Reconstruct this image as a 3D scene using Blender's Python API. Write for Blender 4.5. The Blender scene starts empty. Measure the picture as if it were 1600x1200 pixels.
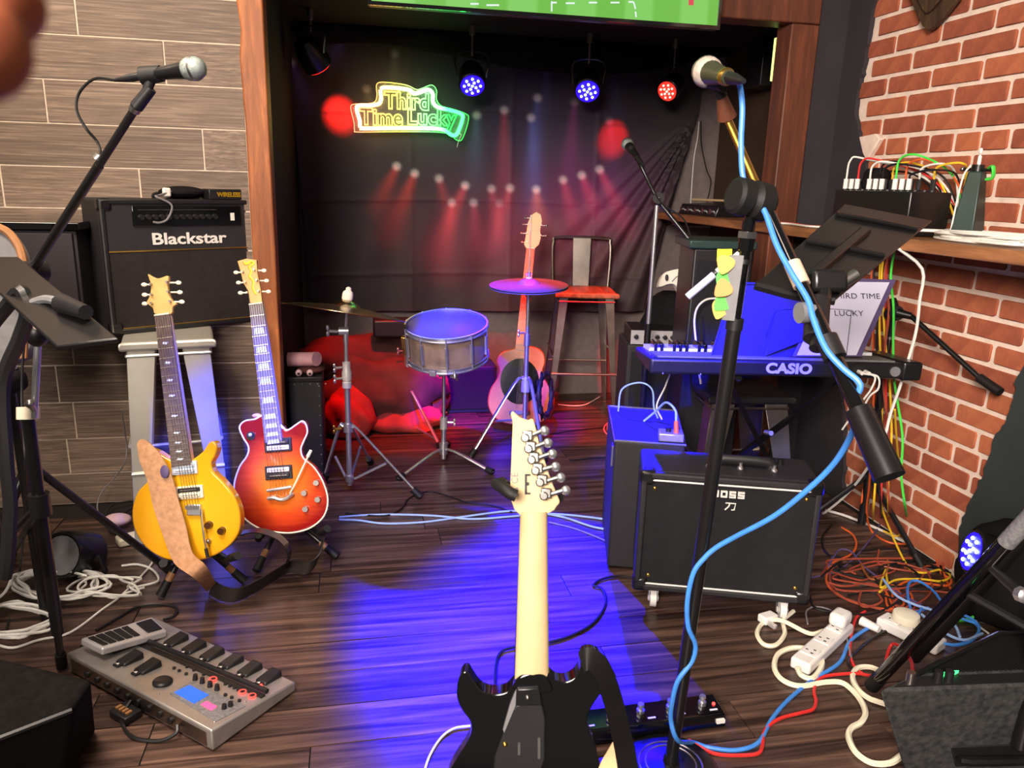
import bpy, math, random
from mathutils import Vector, Matrix
random.seed(11)
sc = bpy.context.scene
COL = sc.collection
V = Vector
R = math.radians

# ---------------------------------------------------------------- camera, world, lamps, exposure
FPX, HEAD, PITCH, ROLL = 1200.0, R(11.5), R(14.6), math.asin(.0277)
EYE = V((0, 0, 1.4))
_f0 = V((math.sin(HEAD), math.cos(HEAD), 0))
CF = _f0 * math.cos(PITCH) + V((0, 0, -math.sin(PITCH)))
_r0 = V((math.cos(HEAD), -math.sin(HEAD), 0))
_u0 = _r0.cross(CF)
CR = _r0 * math.cos(ROLL) + _u0 * math.sin(ROLL)
CU = _u0 * math.cos(ROLL) - _r0 * math.sin(ROLL)
cam_d = bpy.data.cameras.new('camera')
cam = bpy.data.objects.new('camera', cam_d)
COL.objects.link(cam)
cam_d.sensor_width = 36
cam_d.lens = 27
cam_d.clip_start = .03
cam_d.dof.use_dof = True
cam_d.dof.focus_distance = 2.8
cam_d.dof.aperture_fstop = 11
mw = Matrix((CR, CU, -CF)).transposed().to_4x4()
mw.translation = EYE
cam.matrix_world = mw
sc.camera = cam
# the photograph's rays, used to read sizes and places off it
def ray(x, y): return CF + CR * ((x - 800) / FPX) - CU * ((y - 600) / FPX)
def dp(x, y, d): return EYE + ray(x, y) * d                 # at depth d along the view axis
def oz(x, y, z=0.0):
    r = ray(x, y); return EYE + r * ((z - EYE.z) / r.z)     # on a level plane
def oy(x, y, Y):
    r = ray(x, y); return EYE + r * (Y / r.y)               # on a plane parallel to the stage wall
def ox(x, y, X):
    r = ray(x, y); return EYE + r * (X / r.x)               # on a plane parallel to the brick wall
def depth(p): return (V(p) - EYE).dot(CF)

def vpx(p):
    q = V(p) - EYE; d = q.dot(CF); return 800 + FPX * q.dot(CR) / d, 600 - FPX * q.dot(CU) / d
def z_at(p, py):
    """height above floor point p at which a vertical line through it meets image row py"""
    lo, hi = 0, 2.4
    for _ in range(40):
        m = (lo + hi) / 2
        if vpx((p[0], p[1], m))[1] > py: lo = m
        else: hi = m
    return lo

sc.view_settings.view_transform = 'Standard'
sc.view_settings.look = 'None'
sc.view_settings.gamma = 1
sc.view_settings.use_curve_mapping = False
sc.view_settings.exposure = 0.0
world = bpy.data.worlds.new('world')
sc.world = world
world.use_nodes = True
world.node_tree.nodes['Background'].inputs[0].default_value = (1, .88, .78, 1)
world.node_tree.nodes['Background'].inputs[1].default_value = .15
sc.cycles.use_denoising = True
sc.cycles.max_bounces = 6
sc.cycles.sample_clamp_indirect = 4

def lamp(name, kind, loc, target, color, power, size=.1, angle=40, blend=.3, sy=None, spread=180):
    d = bpy.data.lights.new(name, kind)
    d.color = color
    d.energy = power
    if kind == 'AREA':
        d.size = size; d.spread = R(spread)
        if sy: d.shape = 'RECTANGLE'; d.size_y = sy
    else:
        d.shadow_soft_size = size
    if kind == 'SPOT':
        d.spot_size = R(angle); d.spot_blend = blend
    o = bpy.data.objects.new(name, d)
    COL.objects.link(o)
    o.location = loc
    o.rotation_euler = (V(target) - V(loc)).to_track_quat('-Z', 'Y').to_euler()
    return o

# room lamps over the bar behind the camera, warm white, plus an added fill on the left
lamp('bar_ceiling_lamp', 'AREA', (-1.3, -1.9, 2.7), (2.2, 2.3, .95), (1, .87, .77), 128, 1.3, spread=88)
lamp('left_floor_fill', 'AREA', (-.7, 1.1, 2.85), (-.6, 1.95, 0), (1, .85, .72), 24, .8, spread=95)  # added downlight, out of view, to brighten the front-left floor
lamp('bar_ceiling_lamp_warm', 'AREA', (-1.3, 1.9, 2.85), (-1.15, 3.4, 1.9), (1, .78, .58), 62, .7)
# ceiling LED pars of the room side, aimed at the stage
lamp('room_par_blue_keyboard', 'SPOT', (.75, 1.0, 2.7), (1.27, 2.5, .86), (.001, .0, 1), 3000, .05, 17, .35)
lamp('room_par_blue_drums', 'SPOT', (.2, 1.9, 2.75), (.62, 3.62, .82), (.001, .0, 1), 3600, .05, 17, .4)
lamp('room_par_blue_floor', 'SPOT', (.2, 1.8, 2.75), (.40, 3.25, 0), (.02, .04, 1), 260, .05, 36, .8)
lamp('room_par_blue_guitars', 'SPOT', (.35, .9, 2.7), dp(378, 610, 2.68), (.02, .05, 1), 3400, .05, 11.5, .8)

# ---------------------------------------------------------------- geometry helpers
def basis(o, x, y, z): 
    m = Matrix((V(x), V(y), V(z))).transposed().to_4x4(); m.translation = V(o); return m
def frame(o, zdir, xhint=(1, 0, 0)):
    z = V(zdir).normalized(); x = V(xhint); x = (x - z * x.dot(z))
    if x.length < 1e-4: x = V((0, 1, 0)) - z * z.y
    x.normalize()
    return basis(o, x, z.cross(x), z)
def yaw(o, ang): return Matrix.Translation(V(o)) @ Matrix.Rotation(ang, 4, 'Z')
def T(*a): return Matrix.Translation(V(a))
def catmull(P, k=6, closed=False):
    P = [V(p) for p in P]
    n = len(P); out = []
    if n < 3 or k < 2: return P
    for i in range(n if closed else n - 1):
        p1, p2 = P[i], P[(i + 1) % n]
        p0 = P[i - 1] if (i > 0 or closed) else p1 * 2 - p2
        p3 = P[(i + 2) % n] if (i + 2 < n or closed) else p2 * 2 - p1
        for j in range(k):
            t = j / k
            out.append(.5 * ((2 * p1) + (p2 - p0) * t + (2 * p0 - 5 * p1 + 4 * p2 - p3) * t * t + (3 * p1 - p0 - 3 * p2 + p3) * t ** 3))
    if not closed: out.append(P[-1])
    return out
class MB:
    def __init__(s, M=None):
        s.v = []; s.f = []; s.m = []; s.M = M or Matrix(); s.k = 0
    def add(s, vs, fs, M=None):
        b = len(s.v); MM = s.M @ M if M is not None else s.M
        s.v += [MM @ V(p) for p in vs]
        if MM.to_3x3().determinant() < 0: fs = [tuple(reversed(f)) for f in fs]
        s.f += [tuple(b + i for i in f) for f in fs]
        s.m += [s.k] * len(fs)
        return s
    def box(s, sx, sy, sz, c=(0, 0, 0), M=None):
        x, y, z = sx / 2, sy / 2, sz / 2; cx, cy, cz = c
        vs = [(cx + a * x, cy + b * y, cz + d * z) for a in (-1, 1) for b in (-1, 1) for d in (-1, 1)]
        return s.add(vs, [(0, 1, 3, 2), (4, 6, 7, 5), (0, 4, 5, 1), (2, 3, 7, 6), (0, 2, 6, 4), (1, 5, 7, 3)], M)
    def span(s, a, b, M=None):
        return s.box(b[0] - a[0], b[1] - a[1], b[2] - a[2], [(a[i] + b[i]) / 2 for i in range(3)], M)
    def hexa(s, p):   # bottom four then top four, both counter-clockwise from above
        return s.add(p, [(3, 2, 1, 0), (4, 5, 6, 7), (0, 1, 5, 4), (1, 2, 6, 5), (2, 3, 7, 6), (3, 0, 4, 7)])
    def lathe(s, prof, M=None, n=20, cap=True):
        vs = []; fs = []
        for r, z in prof:
            vs += [(r * math.cos(2 * math.pi * i / n), r * math.sin(2 * math.pi * i / n), z) for i in range(n)]
        for j in range(len(prof) - 1):
            for i in range(n):
                a, b = j * n + i, j * n + (i + 1) % n
                fs.append((a, b, b + n, a + n))
        if cap:
            fs.append(tuple(range(n - 1, -1, -1)))
            o = (len(prof) - 1) * n
            fs.append(tuple(o + i for i in range(n)))
        return s.add(vs, fs, M)
    def cyl(s, a, b, r0, r1=None, n=12):
        a, b = V(a), V(b); r1 = r0 if r1 is None else r1
        return s.lathe([(r0, 0), (r1, (b - a).length)], frame(a, b - a), n)
    def tube(s, P, r, n=8, k=5, closed=False, flat=1.0):
        P = catmull(P, k, closed) if k > 1 else [V(p) for p in P]
        N = len(P); vs = []; fs = []
        rr = r if callable(r) else (lambda t: r)
        t0 = (P[1] - P[0]).normalized()
        up = V((0, 0, 1)) if abs(t0.z) < .9 else V((1, 0, 0))
        x = (up - t0 * up.dot(t0)).normalized()
        for i in range(N):
            if closed: t = (P[(i + 1) % N] - P[i - 1])
            else: t = P[min(i + 1, N - 1)] - P[max(i - 1, 0)]
            if t.length < 1e-9: t = t0
            t = t.normalized(); x = x - t * x.dot(t)
            if x.length < 1e-6: x = t.orthogonal()
            x.normalize(); y = t.cross(x); q = rr(i / (N - 1))
            vs += [P[i] + (x * math.cos(2 * math.pi * j / n) * flat + y * math.sin(2 * math.pi * j / n)) * q for j in range(n)]
        for i in range(N if closed else N - 1):
            for j in range(n):
                a, b = i * n + j, i * n + (j + 1) % n
                c, d = ((i + 1) % N) * n + j, ((i + 1) % N) * n + (j + 1) % n
                fs.append((a, b, d, c))
        if not closed:
            fs.append(tuple(range(n - 1, -1, -1))); fs.append(tuple((N - 1) * n + j for j in range(n)))
        return s.add(vs, fs)
    def prism(s, poly, z0, z1, M=None):
        n = len(poly)
        a = sum(poly[i][0] * poly[(i + 1) % n][1] - poly[(i + 1) % n][0] * poly[i][1] for i in range(n))
        if a < 0: poly = list(poly)[::-1]
        vs = [(p[0], p[1], z0) for p in poly] + [(p[0], p[1], z1) for p in poly]
        fs = [tuple(range(n - 1, -1, -1)), tuple(range(n, 2 * n))]
        fs += [(i, (i + 1) % n, n + (i + 1) % n, n + i) for i in range(n)]
        return s.add(vs, fs, M)
    def sph(s, c, r, n=12, sc_=(1, 1, 1), M=None):
        m = n // 2 + 1
        prof = [(max(1e-5, math.sin(math.pi * j / m)) * r, -math.cos(math.pi * j / m) * r) for j in range(m + 1)]
        MM = Matrix.Translation(V(c)) @ Matrix.Diagonal((*sc_, 1))
        return s.lathe(prof, (M @ MM) if M is not None else MM, n, cap=False)
    def ribbon(s, P, W, th, k=6, wv=None):
        """A strap: centre points P, half-width vectors W (one per point), thickness th along the normal."""
        P = catmull(P, k); W = catmull(W, k); N = len(P); vs = []; fs = []
        for i in range(N):
            t = (P[min(i + 1, N - 1)] - P[max(i - 1, 0)]).normalized()
            nn = t.cross(W[i]); nn = nn.normalized() * th / 2 if nn.length > 1e-9 else V((0, 0, th / 2))
            vs += [P[i] - W[i] - nn, P[i] + W[i] - nn, P[i] + W[i] + nn, P[i] - W[i] + nn]
        for i in range(N - 1):
            for j in range(4):
                a, b = i * 4 + j, i * 4 + (j + 1) % 4
                fs.append((a, b, b + 4, a + 4))
        fs += [(3, 2, 1, 0), tuple((N - 1) * 4 + j for j in range(4))]
        return s.add(vs, fs)
    def grid(s, nu, nv, fn, thick=None):
        vs = [fn(i / nu, j / nv) for j in range(nv + 1) for i in range(nu + 1)]
        fs = [(j * (nu + 1) + i, j * (nu + 1) + i + 1, (j + 1) * (nu + 1) + i + 1, (j + 1) * (nu + 1) + i) for j in range(nv) for i in range(nu)]
        return s.add(vs, fs)

MATS = {}
def obj(name, mb, mat, parent=None, bevel=0, seg=2, smooth=40, solid=0, raw=False):
    me = bpy.data.meshes.new(name)
    inv = parent.matrix_world.inverted() if parent is not None and not raw else Matrix()
    off = Matrix()
    if parent is None and mb.v:                     # a one-mesh thing gets its origin at its base
        n = len(mb.v); c = sum(mb.v, V()) / n; c.z = min(p.z for p in mb.v); off = Matrix.Translation(c); inv = off.inverted()
    me.from_pydata([inv @ p for p in mb.v], [], mb.f)
    for m in (mat if isinstance(mat, (list, tuple)) else [mat]): me.materials.append(MAT(m))
    if any(mb.m): me.polygons.foreach_set('material_index', mb.m)
    me.validate()
    if smooth:
        me.shade_smooth(); me.set_sharp_from_angle(angle=R(smooth))
    o = bpy.data.objects.new(name, me)
    COL.objects.link(o)
    if parent is not None: 
        o.parent = parent
        o.matrix_world = parent.matrix_world.copy()
    else: o.matrix_world = off
    if bevel:
        b = o.modifiers.new('bevel', 'BEVEL'); b.width = bevel; b.segments = seg; b.limit_method = 'ANGLE'; b.angle_limit = R(35)
    if solid:
        m = o.modifiers.new('thickness', 'SOLIDIFY'); m.thickness = solid
    return o
def tag(o, label=None, cat=None, group=None, kind=None):
    for k, v in (('label', label), ('category', cat), ('group', group), ('kind', kind)):
        if v: o[k] = v
    return o
def thing(name, label, cat, loc=(0, 0, 0), group=None, rot=0):
    o = bpy.data.objects.new(name, None)
    o.empty_display_size = .05
    COL.objects.link(o)
    o.matrix_world = yaw(loc, rot)
    return tag(o, label, cat, group)
def empty(name, parent, loc=None):
    o = bpy.data.objects.new(name, None); COL.objects.link(o); o.parent = parent
    m = parent.matrix_world.copy()
    if loc is not None: m.translation = V(loc)
    o.matrix_world = m
    return o
def copy_tree(o, delta, label=None, parent=None):
    c = o.copy(); COL.objects.link(c)
    if parent is None: c.matrix_world = delta @ o.matrix_world
    else: c.parent = parent
    if label: c['label'] = label
    for ch in o.children: copy_tree(ch, delta, None, c)
    return c
def text(name, body, M, size, mat, parent, ext=.001, bold=0.0, spacing=1, sx=1, align='CENTER', outline=0):
    cu = bpy.data.curves.new(name, 'FONT')
    cu.body = body; cu.size = size; cu.align_x = align; cu.space_character = spacing; cu.offset = bold; cu.extrude = ext
    cu.resolution_u = 4
    if outline:
        cu.fill_mode = 'NONE' if hasattr(cu, 'fill_mode') else cu.fill_mode
        cu.bevel_depth = outline; cu.bevel_resolution = 2; cu.extrude = 0
    o = bpy.data.objects.new(name, cu); COL.objects.link(o)
    dg = bpy.context.evaluated_depsgraph_get()
    me = bpy.data.meshes.new_from_object(o.evaluated_get(dg))
    bpy.data.objects.remove(o)
    inv = parent.matrix_world.inverted() @ M @ Matrix.Diagonal((sx, 1, 1, 1))
    me.transform(inv)
    me.materials.clear(); me.materials.append(MAT(mat))
    me.name = name
    r = bpy.data.objects.new(name, me); COL.objects.link(r); r.parent = parent; r.matrix_world = parent.matrix_world.copy()
    return r
# plane facing the camera squarely at depth d: px outline -> prism of real thickness (away from the camera)
def pxplane(x, y, d): return basis(dp(x, y, d), CR, CU, CF)   # z runs away from the camera
def pxpoly(pts, x, y, d): return [((a - x) * d / FPX, -(b - y) * d / FPX) for a, b in pts]
def smoothpoly(pts, k=5): return [(p.x, p.y) for p in catmull([V((a, b, 0)) for a, b in pts], k, True)]
# ---------------------------------------------------------------- materials
def srgb(r, g, b):
    f = lambda c: c / 12.92 if c <= .04045 else ((c + .055) / 1.055) ** 2.4
    return (f(r / 255), f(g / 255), f(b / 255), 1)
def new_mat(name):
    m = bpy.data.materials.new(name); m.use_nodes = True; MATS[name] = m
    nt = m.node_tree; return m, nt, nt.nodes['Principled BSDF']
def pb(b, col=None, rough=None, metal=None, spec=None, coat=None):
    if col: b.inputs['Base Color'].default_value = col
    if rough is not None: b.inputs['Roughness'].default_value = rough
    if metal is not None: b.inputs['Metallic'].default_value = metal
    if spec is not None: b.inputs['Specular IOR Level'].default_value = spec
    if coat: b.inputs['Coat Weight'].default_value = coat; b.inputs['Coat Roughness'].default_value = .08
def node(nt, t, **kw):
    n = nt.nodes.new(t)
    for k, v in kw.items():
        if k in n.inputs: n.inputs[k].default_value = v
        else: setattr(n, k, v)
    return n
def ramp(nt, fac, stops):
    r = nt.nodes.new('ShaderNodeValToRGB'); e = r.color_ramp.elements
    while len(e) < len(stops): e.new(.5)
    for i, (p, c) in enumerate(stops): e[i].position = p; e[i].color = c
    nt.links.new(fac, r.inputs[0]); return r.outputs[0]
def plain(name, col, rough=.5, metal=0, spec=.5, coat=0, var=.12, scale=30, bump=0, bscale=200):
    m, nt, b = new_mat(name); c = srgb(*col)
    pb(b, c, rough, metal, spec, coat)
    tc = node(nt, 'ShaderNodeTexCoord')
    if var:
        n = node(nt, 'ShaderNodeTexNoise', Scale=scale, Detail=4.0)
        nt.links.new(tc.outputs['Object'], n.inputs['Vector'])
        lo = tuple(x * (1 - var) for x in c[:3]) + (1,); hi = tuple(min(1, x * (1 + var)) for x in c[:3]) + (1,)
        nt.links.new(ramp(nt, n.outputs['Fac'], [(.3, lo), (.7, hi)]), b.inputs['Base Color'])
    if bump:
        n2 = node(nt, 'ShaderNodeTexNoise', Scale=bscale, Detail=3.0)
        nt.links.new(tc.outputs['Object'], n2.inputs['Vector'])
        bp = node(nt, 'ShaderNodeBump', Strength=bump, Distance=.002)
        nt.links.new(n2.outputs['Fac'], bp.inputs['Height']); nt.links.new(bp.outputs[0], b.inputs['Normal'])
    return m
def emit(name, col, strength):
    m, nt, b = new_mat(name)
    pb(b, (.02, .02, .02, 1), .4)
    b.inputs['Emission Color'].default_value = (*col, 1); b.inputs['Emission Strength'].default_value = strength
    return m
def wood(name, dark, light, axis=0, scale=6, stretch=14, rough=.45, random_off=False, spec=.4, coat=0, mid=.5, coord='Object'):
    m, nt, b = new_mat(name); pb(b, None, rough, 0, spec, coat)
    tc = node(nt, 'ShaderNodeTexCoord'); mp = node(nt, 'ShaderNodeMapping')
    s = [stretch] * 3; s[axis] = 1
    mp.inputs['Scale'].default_value = s
    src = tc.outputs[coord]
    if random_off:
        oi = node(nt, 'ShaderNodeObjectInfo'); mu = node(nt, 'ShaderNodeMath', operation='MULTIPLY'); mu.inputs[1].default_value = 37
        nt.links.new(oi.outputs['Random'], mu.inputs[0])
        va = node(nt, 'ShaderNodeVectorMath', operation='ADD')
        nt.links.new(src, va.inputs[0]); nt.links.new(mu.outputs[0], va.inputs[1]); src = va.outputs[0]
    nt.links.new(src, mp.inputs['Vector'])
    n = node(nt, 'ShaderNodeTexNoise', Scale=scale, Detail=6.0, Roughness=.62, Distortion=.5)
    nt.links.new(mp.outputs[0], n.inputs['Vector'])
    D, L = srgb(*dark), srgb(*light); M_ = tuple((a * 1.6 + c) / 2.6 for a, c in zip(D, L))
    col = ramp(nt, n.outputs['Fac'], [(mid - .18, D), (mid + .02, M_), (mid + .17, L)])
    if random_off:
        hs = node(nt, 'ShaderNodeHueSaturation'); mr = node(nt, 'ShaderNodeMapRange'); mr.inputs[3].default_value = .75; mr.inputs[4].default_value = 1.2
        nt.links.new(oi.outputs['Random'], mr.inputs[0]); nt.links.new(mr.outputs[0], hs.inputs['Value']); nt.links.new(col, hs.inputs['Color']); col = hs.outputs[0]
    nt.links.new(col, b.inputs['Base Color'])
    bp = node(nt, 'ShaderNodeBump', Strength=.25, Distance=.002)
    nt.links.new(n.outputs['Fac'], bp.inputs['Height']); nt.links.new(bp.outputs[0], b.inputs['Normal'])
    return m
def MAT(m): return m if not isinstance(m, str) else MATS[m]

wood('floor_wood', (40, 27, 24), (128, 98, 84), 0, 2.0, 17, .36, True, .45, mid=.56)
wood('wall_plank', (92, 78, 68), (150, 130, 114), 0, 3.0, 7, .55, True, .35)
wood('trim_wood', (120, 66, 34), (186, 112, 58), 2, 3, 9, .5)
wood('trim_wood_dark', (74, 42, 30), (112, 62, 40), 2, 3, 9, .5)
wood('shelf_wood', (104, 66, 40), (166, 112, 70), 1, 3, 9, .45)
wood('plaque_wood', (50, 34, 24), (92, 66, 46), 2, 8, 5, .5)
plain('grout', (206, 190, 172), .8, var=.15)
plain('floor_joint', (22, 15, 13), .8)
plain('mortar', (222, 200, 184), .9, var=.1, scale=20, bump=.5, bscale=90)
plain('black_paint', (50, 46, 50), .75, spec=.3, var=.12, scale=6, bump=.12, bscale=60)
plain('black_paint_green', (48, 54, 54), .7, spec=.3, var=.2, scale=4, bump=.12, bscale=60)
plain('brown_paint', (66, 50, 38), .8, spec=.3, var=.08, scale=5)
plain('recess_grey', (120, 108, 106), .8, spec=.2, var=.1)
plain('alcove_black', (34, 30, 30), .85, spec=.2, var=.1)
# bricks: one hue each, mottled
m, nt, b = new_mat('brick')
pb(b, None, .82, 0, .3)
tc = node(nt, 'ShaderNodeTexCoord'); oi = node(nt, 'ShaderNodeObjectInfo')
n = node(nt, 'ShaderNodeTexNoise', Scale=14.0, Detail=8.0, Roughness=.65); nt.links.new(tc.outputs['Object'], n.inputs['Vector'])
ad = node(nt, 'ShaderNodeMath', operation='MULTIPLY_ADD'); ad.inputs[1].default_value = .42
nt.links.new(oi.outputs['Random'], ad.inputs[0]); nt.links.new(n.outputs['Fac'], ad.inputs[2])
nt.links.new(ramp(nt, ad.outputs[0], [(.35, srgb(126, 66, 48)), (.65, srgb(156, 84, 60)), (.95, srgb(180, 104, 70))]), b.inputs['Base Color'])
bp = node(nt, 'ShaderNodeBump', Strength=.5, Distance=.003); n2 = node(nt, 'ShaderNodeTexNoise', Scale=70.0, Detail=5.0)
nt.links.new(tc.outputs['Object'], n2.inputs['Vector']); nt.links.new(n2.outputs['Fac'], bp.inputs['Height']); nt.links.new(bp.outputs[0], b.inputs['Normal'])

plain('tolex', (36, 34, 37), .62, spec=.4, bump=.35, bscale=500)
plain('grille_cloth', (44, 40, 40), .9, spec=.15, bump=.3, bscale=700)
plain('grille_black', (32, 32, 34), .85, spec=.2, bump=.3, bscale=700)
plain('black_plastic', (26, 25, 27), .42, spec=.45)
plain('black_gloss', (7, 7, 9), .08, spec=.6, coat=.6, var=0)
plain('black_metal', (20, 19, 20), .3, spec=.6)
plain('rubber', (18, 17, 17), .6, spec=.35)
plain('black_cloth', (24, 22, 24), .9, spec=.1, bump=.4, bscale=60)
plain('carpet', (58, 58, 58), .95, spec=.1, var=.45, scale=60, bump=1, bscale=400)
plain('dark_carpet', (20, 18, 17), .95, spec=.1, var=.3, scale=60, bump=.8, bscale=300)
plain('chrome', (222, 222, 226), .3, .92, var=0)
plain('brushed_silver', (206, 204, 194), .42, .6, var=.06, scale=10)
plain('steel', (180, 176, 172), .32, 1, var=.1)
plain('gunmetal', (150, 140, 130), .34, 1, var=.2, scale=12)
plain('brass', (214, 170, 84), .3, 1, var=.1)
plain('cymbal', (176, 160, 120), .24, 1, var=.12, scale=50)
plain('hat_bronze', (112, 104, 116), .5, .35, var=.1, scale=50)
plain('white_plastic', (226, 222, 218), .4, var=.04)
plain('cream_plastic', (236, 228, 204), .45, var=.04)
plain('white_cable', (222, 220, 212), .45, var=.05)
plain('cream_cable', (234, 226, 200), .45, var=.05)
plain('black_cable', (24, 23, 24), .4, spec=.5)
plain('grey_cable', (120, 116, 118), .5)
plain('orange_cable', (214, 92, 40), .5)
plain('dark_orange_cable', (150, 66, 46), .5)
plain('red_cable', (206, 44, 40), .5)
plain('pink_cable', (236, 120, 140), .5)
plain('yellow_cable', (226, 186, 40), .5)
plain('green_cable', (70, 210, 70), .5)
plain('blue_cable', (66, 136, 222), .45)
plain('pale_blue_cable', (150, 180, 226), .45)
plain('purple_cable', (84, 70, 110), .5)
plain('snare_shell', (128, 108, 92), .3, spec=.5, coat=.4, var=.35, scale=14)
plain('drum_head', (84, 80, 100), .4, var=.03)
plain('felt_white', (226, 218, 200), .9, var=.1)
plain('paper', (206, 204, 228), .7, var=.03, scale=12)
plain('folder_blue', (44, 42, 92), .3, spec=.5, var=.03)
plain('yellow_note', (240, 226, 40), .7, var=.04)
plain('pick_orange', (240, 184, 90), .4, var=.03)
plain('pick_green', (96, 200, 84), .4, var=.03)
plain('pick_red', (236, 150, 90), .4, var=.03)
plain('tape_beige', (206, 182, 158), .6)
plain('silver_case', (168, 162, 158), .34, .6, var=.08)
plain('pale_metal', (200, 196, 196), .35, .5, var=.06)
plain('fretboard', (88, 74, 74), .45, var=.3, scale=60)
plain('fretboard_light', (124, 116, 122), .4, var=.2, scale=60)
plain('maple', (226, 198, 150), .3, coat=.3, var=.06, scale=12)
plain('maple_raw', (204, 176, 134), .4, var=.08, scale=12)
plain('headstock_tan', (204, 160, 98), .35, coat=.3, var=.1, scale=20)
plain('ivory', (236, 226, 204), .35, var=.04)
plain('pearl', (196, 208, 226), .2, var=.15, scale=40)
plain('string_steel', (226, 220, 210), .25, 1, var=0)
plain('strap_leather', (186, 138, 100), .6, var=.2, scale=60, bump=.7, bscale=90)
plain('strap_dark', (40, 34, 32), .55, spec=.3)
plain('strap_black', (20, 18, 18), .3, spec=.5)
plain('suede', (208, 172, 130), .85, var=.1)
plain('gold_print', (214, 174, 40), .35, .7, var=.1)
plain('acoustic_top', (176, 92, 52), .35, coat=.3, var=.12, scale=20)
plain('lettering_white', (226, 222, 216), .5, var=0)
plain('lettering_blue', (190, 190, 230), .5, var=0)
plain('lettering_dark', (40, 36, 40), .6, var=0)
plain('amber_knob', (70, 40, 16), .2, coat=.5, var=.1)
plain('cream_cloth', (226, 220, 208), .9, var=.06)
plain('red_cloth', (160, 60, 56), .85, spec=.15, var=.3, scale=8, bump=.5, bscale=30)
plain('maroon_cloth', (84, 50, 48), .85, spec=.15, var=.3, scale=8, bump=.5, bscale=30)
plain('pink_paper', (226, 170, 176), .6)
plain('skin', (196, 108, 74), .5, spec=.4, var=.08, scale=60, bump=.2, bscale=200)
plain('nail', (214, 150, 128), .3, spec=.5)
plain('grey_pad', (110, 110, 112), .6)
plain('tan_rim', (150, 104, 66), .5)
plain('dark_teal', (30, 52, 48), .4, var=.2, scale=8)
plain('key_white', (226, 228, 232), .3, var=0)
plain('mic_grey', (150, 160, 156), .4, .6, var=.15, scale=120, bump=1, bscale=600)
plain('mic_white', (212, 200, 186), .5, .3, var=.15, scale=120, bump=1, bscale=600)
plain('mic_green', (74, 76, 56), .35, .4)
plain('grey_print', (130, 128, 130), .6, .3, var=.3, scale=120)
# guitar finishes
def burst(name, stops, radius, rough=.12):
    m, nt, b = new_mat(name); pb(b, None, rough, 0, .5, .6)
    tc = node(nt, 'ShaderNodeTexCoord'); ln = node(nt, 'ShaderNodeVectorMath', operation='LENGTH'); dv = node(nt, 'ShaderNodeMath', operation='DIVIDE')
    mp = node(nt, 'ShaderNodeMapping'); mp.inputs['Scale'].default_value = (1, 1, .2)
    nt.links.new(tc.outputs['Object'], mp.inputs['Vector']); nt.links.new(mp.outputs[0], ln.inputs[0])
    n = node(nt, 'ShaderNodeTexNoise', Scale=9.0, Detail=4.0)
    ms = node(nt, 'ShaderNodeMapping'); ms.inputs['Scale'].default_value = (1, 9, 1)
    nt.links.new(tc.outputs['Object'], ms.inputs['Vector']); nt.links.new(ms.outputs[0], n.inputs['Vector'])
    dv.inputs[1].default_value = radius; nt.links.new(ln.outputs['Value'], dv.inputs[0])
    ad = node(nt, 'ShaderNodeMath', operation='MULTIPLY_ADD'); ad.inputs[1].default_value = .22
    su = node(nt, 'ShaderNodeMath', operation='SUBTRACT'); su.inputs[1].default_value = .11
    nt.links.new(n.outputs['Fac'], ad.inputs[0]); nt.links.new(dv.outputs[0], ad.inputs[2]); nt.links.new(ad.outputs[0], su.inputs[0])
    nt.links.new(ramp(nt, su.outputs[0], [(p, srgb(*c)) for p, c in stops]), b.inputs['Base Color'])
burst('cherry_burst', [(.25, (226, 126, 40)), (.62, (206, 70, 30)), (.92, (140, 22, 20))], .20)
burst('amber_top', [(.2, (232, 176, 34)), (.8, (228, 160, 24)), (1, (206, 140, 20))], .22)
# lights, screens
emit('screen_green', (.10, .55, .10), 1.0)
m, nt, b = new_mat('pitch'); pb(b, (.01, .01, .01, 1), .3)
tc = node(nt, 'ShaderNodeTexCoord'); wv = node(nt, 'ShaderNodeTexWave', Scale=1.3, Distortion=.3); wv.bands_direction = 'X'
nt.links.new(tc.outputs['Object'], wv.inputs['Vector'])
nt.links.new(ramp(nt, wv.outputs['Fac'], [(.4, (.15, .50, .06, 1)), (.6, (.21, .60, .11, 1))]), b.inputs['Emission Color']); b.inputs['Emission Strength'].default_value = 1
emit('screen_white', (.8, .9, .9), 1.0)
emit('screen_red', (.7, .05, .08), 1.0)
emit('lcd_blue', (.0, .13, 1), 1.5)
emit('digit_red', (1, .05, .16), 3)
emit('led_red', (1, .04, .03), 4)
emit('led_green', (.05, 1, .2), 3)
emit('led_blue_white', (.55, .7, 1), 14)
emit('lens_blue', (.01, .0, 1), 2.6)
emit('led_red_white', (1, .45, .3), 8)
emit('lens_red', (1, .02, .01), 2.2)
emit('strip_yellow', (.75, 1, .22), 2.2)
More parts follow.
